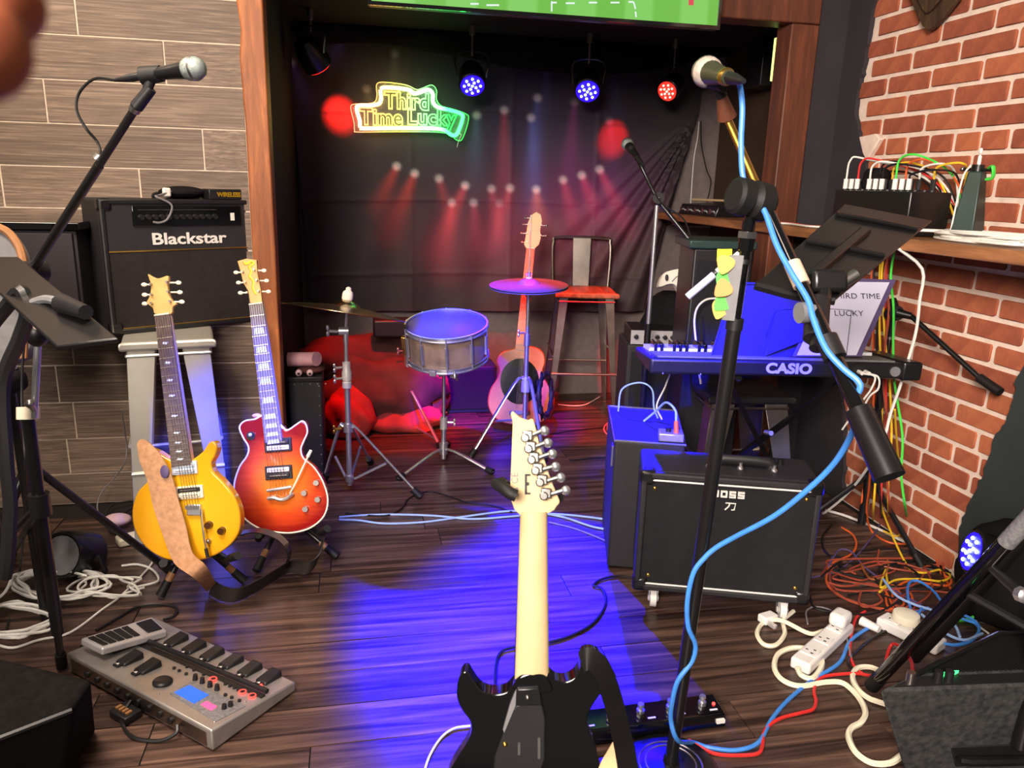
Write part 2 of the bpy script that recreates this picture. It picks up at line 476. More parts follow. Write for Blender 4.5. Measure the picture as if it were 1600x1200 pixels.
# neon: a colour run from red through yellow to green along the sign
m, nt, b = new_mat('neon_letters'); pb(b, (.02, .02, .02, 1), .4)
tc = node(nt, 'ShaderNodeTexCoord'); sp = node(nt, 'ShaderNodeSeparateXYZ'); nt.links.new(tc.outputs['Object'], sp.inputs[0])
mr = node(nt, 'ShaderNodeMapRange'); mr.inputs[1].default_value = -.36; mr.inputs[2].default_value = .36; nt.links.new(sp.outputs[0], mr.inputs[0])
STOPS = [(0, (1, .30, .16, 1)), (.2, (1, .42, .12, 1)), (.42, (1, .86, .12, 1)), (.62, (.32, 1, .30, 1)), (.82, (.03, .95, .10, 1)), (1, (.03, .9, .08, 1))]
nt.links.new(ramp(nt, mr.outputs[0], STOPS), b.inputs['Emission Color']); b.inputs['Emission Strength'].default_value = 2.4
m, nt, b = new_mat('neon_border'); pb(b, (.02, .02, .02, 1), .4)
tc = node(nt, 'ShaderNodeTexCoord'); sp = node(nt, 'ShaderNodeSeparateXYZ'); nt.links.new(tc.outputs['Object'], sp.inputs[0])
mr = node(nt, 'ShaderNodeMapRange'); mr.inputs[1].default_value = -.36; mr.inputs[2].default_value = .36; nt.links.new(sp.outputs[0], mr.inputs[0])
nt.links.new(ramp(nt, mr.outputs[0], STOPS), b.inputs['Emission Color']); b.inputs['Emission Strength'].default_value = 9
m, nt, b = new_mat('clear_acrylic'); pb(b, (.9, .95, .95, 1), .4, 0, .1); b.inputs['Alpha'].default_value = .06
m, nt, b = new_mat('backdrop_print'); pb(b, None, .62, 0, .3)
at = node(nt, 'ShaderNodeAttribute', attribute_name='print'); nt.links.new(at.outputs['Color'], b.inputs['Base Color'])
plain('pink_cap', (226, 190, 190), .5)
# ---------------------------------------------------------------- the setting
def struct(name, mb, mat, parent=None, bevel=0, label=None):
    o = obj(name, mb, mat, parent, bevel)
    if parent is None: o['kind'] = 'structure'
    if label: o['label'] = label
    return o
YW, XW = 3.40, 2.20           # stage-front wall plane, brick wall plane
YB = 4.97                     # back of the stage recess
fl = struct('floor', MB().span((-3.0, -1.0, -.06), (3.4, 5.2, -.006)), 'floor_joint', label='dark brown wooden plank floor with lighter grain streaks')
# planks run along the stage front; every plank is its own object
unit = MB().box(1, 1, 1, (0, 0, 0))
pm = obj('plank', MB().box(1.0, .150, .011, (0, 0, -.0055)), 'floor_wood', fl, 0, raw=True)
pm.data.materials[0] = MATS['floor_wood']
first = True
PW = .154
for r in range(29):
    y = .72 + r * PW
    x = -2.1 - random.random() * 1.1
    if y > YW: x = -.30 - random.random() * .3
    while x < 2.25:
        L = random.choice((1.15, 1.3, 1.45))
        x0, x1 = max(x, -.36 if y > YW - .08 else -2.5), min(x + L, 2.2 if y < YW - .08 else 2.35)
        lim = 2.19 if y < YW - .08 else 2.355
        if lim - x1 < .25: x1 = lim
        x = x1 if x1 < lim else 9
        if x1 - x0 < .02: continue
        # the view's left edge: no plank that lies wholly out of sight
        if x1 < -.62 * y - .45 or x0 > 1.15 * y + .5: continue
        o = pm if first else pm.copy()
        if not first: COL.objects.link(o)
        first = False
        o.parent = fl
        o.matrix_world = T((x0 + x1) / 2, y, random.uniform(-.0012, .0)) @ Matrix.Diagonal(((x1 - x0 - .004), 1, 1, 1))

wl = struct('wall_left', MB().span((-3.0, YW + .008, 0), (-.43, YW + .12, 3.0)), 'grout', label='wall of grey brown wood-look planks with pale joints')
joints = {12: [-1.72, -1.02, -.35], 11: [-1.3, -.72], 10: [-1.75, -1.16], 9: [-1.55, -.6], 8: [-1.35, -.85], 7: [-1.6, -.95]}
wp = None
def wall_plank(x0, x1, z0, z1):
    global wp
    if wp is None:
        wp = obj('plank', MB().box(1, .012, 1), 'wall_plank', wl, 0, smooth=0, raw=True); o = wp
    else:
        o = wp.copy(); COL.objects.link(o); o.parent = wl
    o.matrix_world = T((x0 + x1) / 2, YW + .0105 + random.uniform(-.001, .001), (z0 + z1) / 2) @ Matrix.Diagonal((x1 - x0 - .007, 1, z1 - z0 - .007, 1))
random.seed(5)
for k in range(15):
    z0, z1 = -.02 + .16 * k, .14 + .16 * k
    z0 = max(z0, .001)
    js = joints.get(k) or [-2.0 + random.random() * .5, -1.25 + random.random() * .5]
    xs = [-2.7] + js + [-.432]
    for a, b_ in zip(xs, xs[1:]):
        if b_ - a > .05: wall_plank(a, b_, z0, z1)

# posts and lintel of the stage opening
P = MB()
prof = [(-.435, YW - .03), (-.335, YW - .03), (-.335, YW + .11), (-.435, YW + .11)]
edge = [(-.43, 0), (-.43, 1.2), (-.428, 1.6), (-.436, 1.85), (-.425, 1.95), (-.44, 2.1), (-.437, 2.4)]
poly = edge + [(-.338, 2.4), (-.338, 0)]
P.prism([(a, b_) for a, b_ in poly], 0, .13, basis((0, YW - .03, 0), (1, 0, 0), (0, 0, 1), (0, 1, 0)))
struct('trim_1', P, 'trim_wood', None, .006, 'orange-brown timber post at the left side of the stage opening')
struct('trim_2', MB().span((1.90, YW - .03, 0), (2.035, YW + .10, 2.118)), 'trim_wood_dark', None, .006, 'dark timber post at the right side of the stage opening')
struct('trim_3', MB().span((-.337, YW - .03, 2.12), (2.035, YW + .10, 2.30)), 'trim_wood_dark', None, .006, 'timber lintel over the stage opening behind the television')
struct('wall_front', MB().span((2.036, YW, 0), (XW + .05, YW + .1, 2.7)), 'black_paint', label='narrow black wall strip between timber post and brick wall')
struct('wall_above', MB().span((-.45, YW - .005, 2.301), (2.036, YW + .1, 2.9)), 'black_paint', label='black wall above the stage opening')
struct('wall_recess_left', MB().span((-.46, YW + .122, 0), (-.345, YB, 2.24)), 'alcove_black', label='black left wall of the stage recess')
struct('wall_recess_right', MB().span((2.36, YW + .101, 0), (2.46, YB, 2.24)), 'brown_paint', label='dark brown right wall of the stage recess')
struct('wall_back', MB().span((-.46, YB + .001, 0), (2.46, YB + .1, 2.24)), 'recess_grey', label='dark back wall of the stage recess')
struct('ceiling', MB().span((-.46, YW + .101, 2.241), (2.46, YB + .1, 2.32)), 'alcove_black', label='black ceiling of the stage recess')

# brick wall: mortar bed, single bricks, black plaster left and right of the bared patch
wr = struct('wall_right', MB().span((XW + .012, -.6, 0), (XW + .14, YW - .001, 2.75)), 'mortar', label='wall of exposed red brick with pale mortar beside black plaster')
def onw(x, y): 
    p = ox(x, y, XW); return (p.y, p.z)
LB = [(1368, -40), (1370, 0), (1361, 50), (1358, 68), (1354, 95), (1348, 122), (1343, 142), (1340, 170), (1339, 182), (1345, 208), (1352, 216), (1357, 244), (1357, 255), (1352, 300),
      (1346, 360), (1338, 420), (1330, 480), (1322, 540), (1314, 600), (1320, 637), (1322, 680), (1321, 735), (1318, 770), (1312, 790)]
RB = [(1640, 470), (1620, 530), (1602, 575), (1590, 601), (1587, 624), (1574, 660), (1557, 686), (1545, 722), (1534, 753), (1515, 790), (1505, 815), (1502, 835), (1500, 880), (1498, 950)]
lb = [onw(*p) for p in LB]; rb = [onw(*p) for p in RB]
random.seed(3)
def jag(pts, n=4, a=.006):
    out = []
    for p, q in zip(pts, pts[1:]):
        for i in range(n):
            t = i / n; out.append((p[0] + (q[0] - p[0]) * t + random.uniform(-a, a), p[1] + (q[1] - p[1]) * t + random.uniform(-a, a)))
    return out + [pts[-1]]
lbj, rbj = jag(lb), jag(rb)
MX = basis((XW + .02, 0, 0), (0, 1, 0), (0, 0, 1), (1, 0, 0))
def clampz(pts): return [(min(y, YW - .003), max(0.002, z)) for y, z in pts]
pl = clampz([(YW - .003, 2.7)] + [(lbj[0][0], 2.7)] + lbj + [(YW - .003, 0)])
# plaster sits 20 mm proud of the mortar
o = obj('plaster', MB().prism(pl, -.031, -.009, MX), 'black_paint', wr, 0, smooth=20)
pr = clampz([(-.5, 2.7), (.9, 2.7), (1.0, 1.7), (rbj[0][0], rbj[0][1])] + rbj + [(rbj[-1][0], 0), (-.5, 0)])
o = obj('plaster', MB().prism(pr, -.031, -.009, MX), 'black_paint_green', wr, 0, smooth=20)
def inside(y, z, poly):
    c = False; n = len(poly)
    for i in range(n):
        (x1, y1), (x2, y2) = poly[i], poly[(i + 1) % n]
        if (y1 > z) != (y2 > z) and y < (x2 - x1) * (z - y1) / (y2 - y1) + x1: c = not c
    return c
def chip_brick(L, H, seed, cut=None):
    random.seed(seed); pts = []
    for (a, b_) in ((-1, -1), (1, -1), (1, 1), (-1, 1)):
        cx, cz = a * L / 2, b_ * H / 2; q = .004
        pts += [(cx - a * q * random.uniform(.5, 2) if a * b_ > 0 else cx, cz if a * b_ > 0 else cz - b_ * q * random.uniform(.5, 2))]
        pts += [(cx if a * b_ > 0 else cx - a * q * random.uniform(.5, 2), cz - b_ * q * random.uniform(.5, 2) if a * b_ > 0 else cz)]
        mx = cx * .1 if a == b_ else cx; mz = cz if a == b_ else cz * .1
    pts = [(x + random.uniform(-.0015, .0015), z + random.uniform(-.0015, .0015)) for x, z in pts]
    ang = sorted(pts, key=lambda p: math.atan2(p[1] / H, p[0] / L))
    return MB().prism(ang, 0, .02, basis((0, 0, 0), (0, 1, 0), (0, 0, 1), (1, 0, 0)))
BH, BL, BJ = .0825, .262, .019
stretch = [obj('brick', chip_brick(BL - BJ, BH - BJ, s), 'brick', wr, .002, 1, 30, raw=True) for s in range(3)]
heads = [obj('brick', chip_brick(BL / 2 - BJ, BH - BJ, s + 9), 'brick', wr, .002, 1, 30, raw=True) for s in range(2)]
used = set(); random.seed(8)
for r in range(30):
    z = .0408 + .0818 * r
    hrow = r in (5, 19)
    step = BL / 2 if hrow else BL
    y = -.2 + (BL / 2 if r % 2 else 0) + random.uniform(-.012, .012) + (.04 if hrow else 0)
    while y < YW - .06:
        vis = y > 1.15 and (y < 3.3) and z < 2.5
        inl = inside(y - .10 * (.5 if hrow else 1), z, pl); inr = inside(y + .10 * (.5 if hrow else 1), z, pr)
        if vis and not inl and not inr:
            src = random.choice(heads if hrow else stretch)
            if src.name in used: o = src.copy(); COL.objects.link(o); o.parent = wr
            else: o = src; used.add(src.name)
            o.matrix_world = T(XW + .005 + random.uniform(-.0025, .0025) , y, z) @ Matrix.Rotation(random.uniform(-.006, .006), 4, 'X')
        y += step
# a stub of pale broken mortar at the patch's left corner
q = [ox(x, y, XW - .002) for x, y in ((1346, 214), (1372, 209), (1379, 217), (1358, 252), (1352, 240))]
obj('mortar_lump', MB().prism([(p.y, p.z) for p in q], -.016, .012, basis((XW, 0, 0), (0, 1, 0), (0, 0, 1), (1, 0, 0))), 'mortar', wr, .004)

# plank shelf along the brick wall into the recess
SH = 1.252
sh = thing('wall_shelf', 'long brown wooden ledge running along the brick wall into the stage recess', 'shelf', (2.05, 2.6, SH - .04))
poly = [(1.875, .9), (2.186, .9), (2.186, 3.365), (1.897, 3.365), (1.897, 3.505), (2.355, 3.505), (2.355, 4.76), (1.875, 4.76)]
obj('board', MB().prism(poly, SH - .042, SH), 'shelf_wood', sh, .004)
for y in (1.5, 2.7, 3.62, 4.6):
    x1 = 2.186 if y < 3.4 else 2.355
    b1 = MB().span((1.93, y - .02, SH - .075), (x1, y + .02, SH - .043)); obj('bracket', b1, 'trim_wood_dark', sh, .003)

# ---------------------------------------------------------------- printed backdrop
TOPZ, BOTZ = 2.2, .60
Redge = [(1112, 40), (1104, 110), (1096, 175), (1086, 205), (1074, 245), (1060, 290), (1046, 340), (1030, 400), (1012, 460), (994, 530), (985, 620)]
Ledge = [(441, 40), (452, 120), (462, 220), (472, 330), (480, 430), (488, 520), (494, 620)]
YC = 4.83
def edge_fn(E):
    pts = sorted([(oy(x, y, YC).z, oy(x, y, YC).x) for x, y in E])
    def f(z):
        if z <= pts[0][0]: return pts[0][1]
        for (z0, x0), (z1, x1) in zip(pts, pts[1:]):
            if z <= z1: return x0 + (x1 - x0) * (z - z0) / (z1 - z0)
        return pts[-1][1]
    return f
fr, fl_ = edge_fn(Redge), edge_fn(Ledge)
tie = oy(1094, 178, YC)
def fold(x, z):
    dx, dz = tie.x - x, tie.z - z
    d = math.hypot(dx, dz) + 1e-6; a = math.atan2(dx, dz)
    f = 0
    if dz > -.02:
        w = max(0, 1 - abs(a - .42) / .5) ** .8
        f += w * .035 * min(1, d / .25) * (math.sin(a * 46) + .6 * math.sin(a * 23 + 1)) * max(0, 1 - d / 2.2)
        f += .06 * w * min(1, d / .5)
    # soft vertical waves low down, horizontal packing creases
    f += .008 * math.sin(x * 21 + 1.3 * math.sin(z * 3)) * min(1, max(0, (1.35 - z) / .3))
    f += .006 * math.sin(x * 7.3 + z * 2.1)
    for zc in (1.28, 1.79, .83):
        f += .007 * math.exp(-((z - zc - .015 * math.sin(x * 2)) / .012) ** 2)
    for xc in (.33, .95, 1.5):
        f += .005 * math.exp(-((x - xc) / .012) ** 2)
    return f
def cloth(u, v):
    z = TOPZ + (BOTZ - TOPZ) * v
    x = fl_(z) + (fr(z) - fl_(z)) * u
    return V((x, YC + .05 - fold(x, z), z))
NU, NV = 190, 150
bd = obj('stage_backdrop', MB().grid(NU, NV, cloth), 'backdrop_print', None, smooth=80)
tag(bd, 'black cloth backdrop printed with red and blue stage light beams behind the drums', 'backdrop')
BEAMS = [  # dot x, y, end x, y, half width at end, colour, strength (print design measured on the cloth; the last two, violet, paint in blue par light)
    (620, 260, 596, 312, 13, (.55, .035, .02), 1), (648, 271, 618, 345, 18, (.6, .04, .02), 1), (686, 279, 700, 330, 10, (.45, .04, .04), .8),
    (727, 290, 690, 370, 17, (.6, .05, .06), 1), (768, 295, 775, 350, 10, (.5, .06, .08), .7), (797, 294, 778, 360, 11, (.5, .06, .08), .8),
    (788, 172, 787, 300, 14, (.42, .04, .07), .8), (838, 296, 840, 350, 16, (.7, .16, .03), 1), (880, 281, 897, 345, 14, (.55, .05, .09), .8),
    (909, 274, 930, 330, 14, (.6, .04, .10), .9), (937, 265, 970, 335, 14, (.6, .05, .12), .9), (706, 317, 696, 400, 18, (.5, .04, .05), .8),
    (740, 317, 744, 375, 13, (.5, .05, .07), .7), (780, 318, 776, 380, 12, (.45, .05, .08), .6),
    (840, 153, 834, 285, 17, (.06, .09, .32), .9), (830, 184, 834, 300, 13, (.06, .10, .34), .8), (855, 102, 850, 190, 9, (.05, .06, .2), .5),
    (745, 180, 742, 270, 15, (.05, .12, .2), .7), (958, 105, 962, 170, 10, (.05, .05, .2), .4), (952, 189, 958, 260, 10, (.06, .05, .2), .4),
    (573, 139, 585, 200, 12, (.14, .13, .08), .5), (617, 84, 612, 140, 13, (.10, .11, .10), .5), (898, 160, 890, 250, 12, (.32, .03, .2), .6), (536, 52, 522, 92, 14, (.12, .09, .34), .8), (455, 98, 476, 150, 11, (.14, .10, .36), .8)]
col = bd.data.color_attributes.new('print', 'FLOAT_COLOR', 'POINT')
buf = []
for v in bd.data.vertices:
    p = bd.matrix_world @ v.co - EYE; d = p.dot(CF)
    x, y = 800 + FPX * p.dot(CR) / d, 600 - FPX * p.dot(CU) / d
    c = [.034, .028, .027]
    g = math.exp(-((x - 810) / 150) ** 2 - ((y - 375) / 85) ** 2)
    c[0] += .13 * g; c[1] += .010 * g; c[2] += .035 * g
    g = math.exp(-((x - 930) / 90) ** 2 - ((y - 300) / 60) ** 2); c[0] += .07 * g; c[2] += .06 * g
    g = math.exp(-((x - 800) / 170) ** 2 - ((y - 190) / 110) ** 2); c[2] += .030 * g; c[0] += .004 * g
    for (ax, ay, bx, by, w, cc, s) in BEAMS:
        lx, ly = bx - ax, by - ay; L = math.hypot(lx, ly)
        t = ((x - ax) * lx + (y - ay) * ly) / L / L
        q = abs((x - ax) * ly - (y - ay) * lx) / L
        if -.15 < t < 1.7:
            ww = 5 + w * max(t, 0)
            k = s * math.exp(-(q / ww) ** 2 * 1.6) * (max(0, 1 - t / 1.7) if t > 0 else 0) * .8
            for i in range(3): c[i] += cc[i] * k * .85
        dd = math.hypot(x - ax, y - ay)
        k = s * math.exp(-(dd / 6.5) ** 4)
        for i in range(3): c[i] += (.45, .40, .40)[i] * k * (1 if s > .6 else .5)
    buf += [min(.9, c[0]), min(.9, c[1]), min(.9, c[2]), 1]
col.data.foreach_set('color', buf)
# black valance cloth hung under the recess ceiling, scooped over to the right
def val(u, v):
    x = -.3 + 2.6 * u
    zb = 2.10 + .05 * math.sin(u * 7 + .5) + .06 * max(0, u - .8) * 5
    return V((x, 4.765 + .03 * v * v + .02 * math.sin(u * 30) * v, 2.239 + (zb - 2.239) * v))
o = obj('valance', MB().grid(60, 6, val), 'black_cloth', None, 0, smooth=80, solid=.004)
tag(o, 'black cloth valance hung from the recess ceiling above the stage lights', 'curtain')

# ---------------------------------------------------------------- television
tvz = 2.045
tv = thing('television', 'wide flat television above the stage opening showing a green football pitch', 'television', (.78, 3.27, tvz))
M = T(.78, 3.25, tvz)
obj('casing', MB(M).span((-.72, 0, 0), (.72, .04, .84)), 'black_plastic', tv, .006)
obj('bezel', MB(M).span((-.72, -.012, 0), (.72, 0, .014)).span((-.72, -.012, .826), (.72, 0, .84)).span((-.72, -.012, .014), (-.708, 0, .826)).span((.708, -.012, .014), (.72, 0, .826)), 'black_gloss', tv)
obj('screen', MB(M).span((-.707, -.006, .015), (.707, -.001, .825)), 'pitch', tv)
lm = MB()
def onscreen(x, y): return oy(x, y, 3.242)
def seg(a, b, w=.006):
    lm = MB(); p, q = onscreen(*a), onscreen(*b); d = (q - p).normalized(); n = V((-d.z, 0, d.x)) * w / 2
    lm.add([p - n, q - n, q + n, p + n], [(0, 1, 2, 3)])
    return lm
for a, b_ in (((862, 2), (862, 18)), ((862, 4), (870, 4)), ((884, 5), (898, 5)), ((920, 4), (933, 4)), ((954, 4), (968, 4)), ((982, 3), (990, 3)), ((990, 3), (993, 14)), ((993, 18), (994, 27)), ((735, 6), (748, 6)), ((760, 8), (780, 8))): obj('pitch_line', seg(a, b_), 'screen_white', tv)
obj('scoreboard_patch', seg((1076, 2), (1084, 2), .03), 'screen_red', tv)
obj('wall_bracket', MB(M).span((-.2, .04, .1), (.2, .121, .5)), 'black_metal', tv)

# ---------------------------------------------------------------- neon sign
YN = 4.73
nc = oy(637, 174, YN)
ns = thing('neon_sign', 'neon sign reading Third Time Lucky in red yellow green hung on backdrop', 'sign', nc)
C2 = [(690, 490), (740, 483), (840, 495), (870, 515), (900, 510), (950, 495), (975, 520), (975, 560), (1000, 590), (1060, 605), (1125, 625), (1140, 650), (1110, 735), (1080, 745), (1020, 712), (850, 706), (600, 708), (575, 700), (572, 665), (555, 600), (570, 582), (640, 580), (680, 570), (690, 540)]
def cpx(a, b_, Y=YN): return oy(a / 3.529 + 400, b_ / 3.529, Y)
obj('border_tube', MB().tube([cpx(*p) for p in C2], .0105, 8, 5, True), 'neon_border', ns)
cx, cy = 850, 615
outer = [cpx(cx + (a - cx) * 1.07 + (12 if a > cx else -12), cy + (b_ - cy) * 1.22, YN + .012) for a, b_ in C2]
obj('backing_panel', MB().prism([(p.x, p.z) for p in catmull(outer, 3, True)], 0, .004, basis((0, YN + .014, 0), (1, 0, 0), (0, 0, 1), (0, 1, 0))), 'clear_acrylic', ns)
obj('panel_edge', MB().tube(outer, .0022, 6, 4, True), 'neon_letters', ns)
def neon_word(name, s, xa, xb, base, hgt):
    a, b_ = cpx(xa, base), cpx(xb, base - (0 if name == 'x' else 0))
    w = b_.x - a.x
    t = text('lettering', s, basis((0, 0, 0), (1, 0, 0), (0, 0, 1), (0, -1, 0)), .1, 'neon_letters', ns, outline=.0032, align='LEFT', bold=.004, spacing=1.12)
    xs = [v.co.x for v in t.data.vertices]; zs = [v.co.z for v in t.data.vertices]
    return t, a, w
def fit(t, x0, z0, w, h, Y):
    xs = [v.co.x for v in t.data.vertices]; zs = [v.co.z for v in t.data.vertices]
    for v in t.data.vertices:
        v.co.x = (v.co.x - min(xs)) / (max(xs) - min(xs)) * w + x0 - nc.x
        v.co.z = (v.co.z - min(zs)) / (max(zs) - min(zs)) * h + z0 - nc.z
        v.co.y = v.co.y * .6 + 0
def word(s, xa, xb, top, bot):
    t = text('lettering', s, Matrix.Translation(nc) @ basis((0, 0, 0), (1, 0, 0), (0, 0, 1), (0, -1, 0)), .1, 'neon_letters', ns, outline=.0034, align='LEFT', bold=.003, spacing=1.05)
    a, b_ = cpx(xa, bot), cpx(xb, top)
    xs = [v.co.x for v in t.data.vertices]; zs = [v.co.z for v in t.data.vertices]
    x0, x1, z0, z1 = min(xs), max(xs), min(zs), max(zs)
    for v in t.data.vertices:
        v.co.x = (v.co.x - x0) / (x1 - x0) * (b_.x - a.x) + a.x - nc.x
        v.co.z = (v.co.z - z0) / (z1 - z0) * (b_.z - a.z) + a.z - nc.z
word('Third', 705, 955, 512, 602); word('Time', 570, 812, 600, 692); word('Lucky', 835, 1112, 605, 716)
for xa, xb, yt in ((735, 720, 210), (930, 900, 190)):
    p, q = cpx(xa, 470, YN + .012), cpx(xb, yt, YN + .012); q.z = 2.235
    obj('hanging_wire', MB().tube([p, q], .0012, 5, 1), 'black_cable', ns)
p = cpx(1120, 735); obj('power_lead', MB().tube([p, cpx(1132, 745), cpx(1118, 775), cpx(1108, 812)], .002, 6, 5), 'white_cable', ns)

# ---------------------------------------------------------------- LED par lamps
def par(label, centre, aim, r, col, ceil=True, body='black_metal', power=60, angle=28, target=None, group='LED par lamps of the stage'):
    c = V(centre); d = (V(aim) - c).normalized()
    t = thing('par_lamp', label, 'stage lamp', c, group)
    F = frame(c, -d)                       # z points back from the lens
    obj('housing', MB(F).lathe([(r * 1.02, -.005), (r * 1.16, .0), (r * 1.16, .03), (r * 1.1, .10), (r * .8, .15), (r * .3, .165)], None, 20), body, t)
    obj('lens', MB(F).lathe([(r, -.003), (r, -.008)], None, 20), 'lens_' + col, t)
    k = 0
    for n_, rr in ((1, 0), (4, .34), (8, .68)):
        for i in range(n_):
            a = 2 * math.pi * i / n_ + rr
            m = MB(F).sph((rr * r * math.cos(a), rr * r * math.sin(a), -.011), r * .105, 8, (1, 1, .6))
            obj('led', m, 'led_blue_white' if col == 'blue' else 'led_red_white', t)
    side = d.cross(V((0, 0, 1))).normalized()
    mid = c - d * .07
    if ceil:
        top = V((mid.x, mid.y, 2.238))
        y0 = mid.z + r * 1.5 + .02
        P = [mid + side * r * 1.25, V((mid + side * r * 1.25).to_tuple()[:2] + (y0,)), V((mid - side * r * 1.25).to_tuple()[:2] + (y0,)), mid - side * r * 1.25]
        obj('yoke', MB().tube(P, .006, 6, 4), 'black_metal', t)
        obj('hanger', MB().cyl((mid.x, mid.y, y0 - .01), (mid.x, mid.y, 2.2), .006).cyl((mid.x, mid.y, 2.19), top, .018), 'steel', t)
    else:
        P = [mid + side * r * 1.25, mid + side * r * 1.2 + V((0, 0, -r * 1.3)), mid - side * r * 1.2 + V((0, 0, -r * 1.3)), mid - side * r * 1.25]
        obj('yoke', MB().tube(P, .008, 6, 4), 'black_metal', t)
        obj('stand_foot', MB().cyl((mid.x, mid.y, .0), (mid.x, mid.y, .02), .07).cyl((mid.x, mid.y, .02), (mid.x, mid.y, mid.z - r * 1.3), .012), 'black_metal', t)
    lc = (.003, .0, 1) if col == 'blue' else (1, .015, .01)
    lamp('par_beam', 'SPOT', c + d * .025, target or (c + d), lc, power, .03, angle, .5)
    return t
c = oy(738, 133, 4.5); par('first blue LED par lamp facing out, just right of the neon sign', c, (.52, 2.45, .0), .066, 'blue', power=2800, angle=26)
c = oy(918, 142, 4.5); par('second blue LED par lamp facing out, mid backdrop between the first blue and red', c, (.66, 2.2, 0), .066, 'blue', power=2800, angle=26)
c = oy(1043, 142, 4.5); par('red LED par lamp at the right end of the backdrop, angled left', c, c + V((-.55, -.5, -.4)), .056, 'red', power=110, angle=24, target=oy(968, 208, 4.84))
c = oy(497, 103, 4.45); par('red LED par lamp at the left end of the backdrop, tilted steeply down', c, oy(560, 215, 4.70), .066, 'red', power=260, angle=24, target=oy(530, 175, 4.86))
c = dp(1520, 862, 2.62); par('low LED par lamp with bluish white cells standing on floor under brick wall', c, c - CR * .95 + CF * .12 + CU * .28, .066, 'blue', False, power=14, angle=60)
# added red wash spots, out of view behind the lintel
for x in (.25, .85, 1.45): lamp('recess_red_wash', 'SPOT', (x, 3.64, 2.2), (x, 4.50, 0), (1, .004, .008), 360, .04, 35, .4)

# speaker-like black box and glowing strip lamp at the recess right wall
p = ox(1196, 100, 2.30)
o = obj('wall_box', MB().span((2.22, p.y - .11, p.z - .13), (2.359, p.y + .08, p.z + .10)), 'black_plastic', None, .006)
tag(o, 'small black box fixed to the dark brown recess wall beside the glowing strip', 'speaker')
q = oy(1213, 93, 3.58)
st = thing('strip_lamp', 'upright glowing yellow-green strip lamp on the inside of the right timber post', 'lamp', q)
obj('diffuser', MB(T(*q)).box(.03, .03, .19), 'strip_yellow', st, .004)
obj('mount', MB(T(*q)).span((.0, -.075, -.1), (.025, -.016, .1)), 'black_plastic', st)

# wooden shield plaque on the bricks
sp_ = [(1408, -60), (1418, -10), (1428, 12), (1441, 40), (1450, 49), (1460, 42), (1478, 22), (1497, -2), (1512, -50)]
pts = [ox(x, y, XW - .03) for x, y in sp_]
pq = thing('wall_plaque', 'dark wooden shield plaque hung on the bricks at the top edge', 'plaque', ox(1455, 20, XW - .02))
MXp = basis((XW - .012, 0, 0), (0, 1, 0), (0, 0, 1), (-1, 0, 0))
obj('shield', MB().prism([(p.y, p.z) for p in pts], 0, .02, MXp), 'plaque_wood', pq, .004)
cc = ox(1455, -30, XW - .03)
obj('raised_panel', MB().prism([(cc.y + (p.y - cc.y) * .66, cc.z + (p.z - cc.z) * .66) for p in pts], .02, .034, MXp), 'plaque_wood', pq, .005)
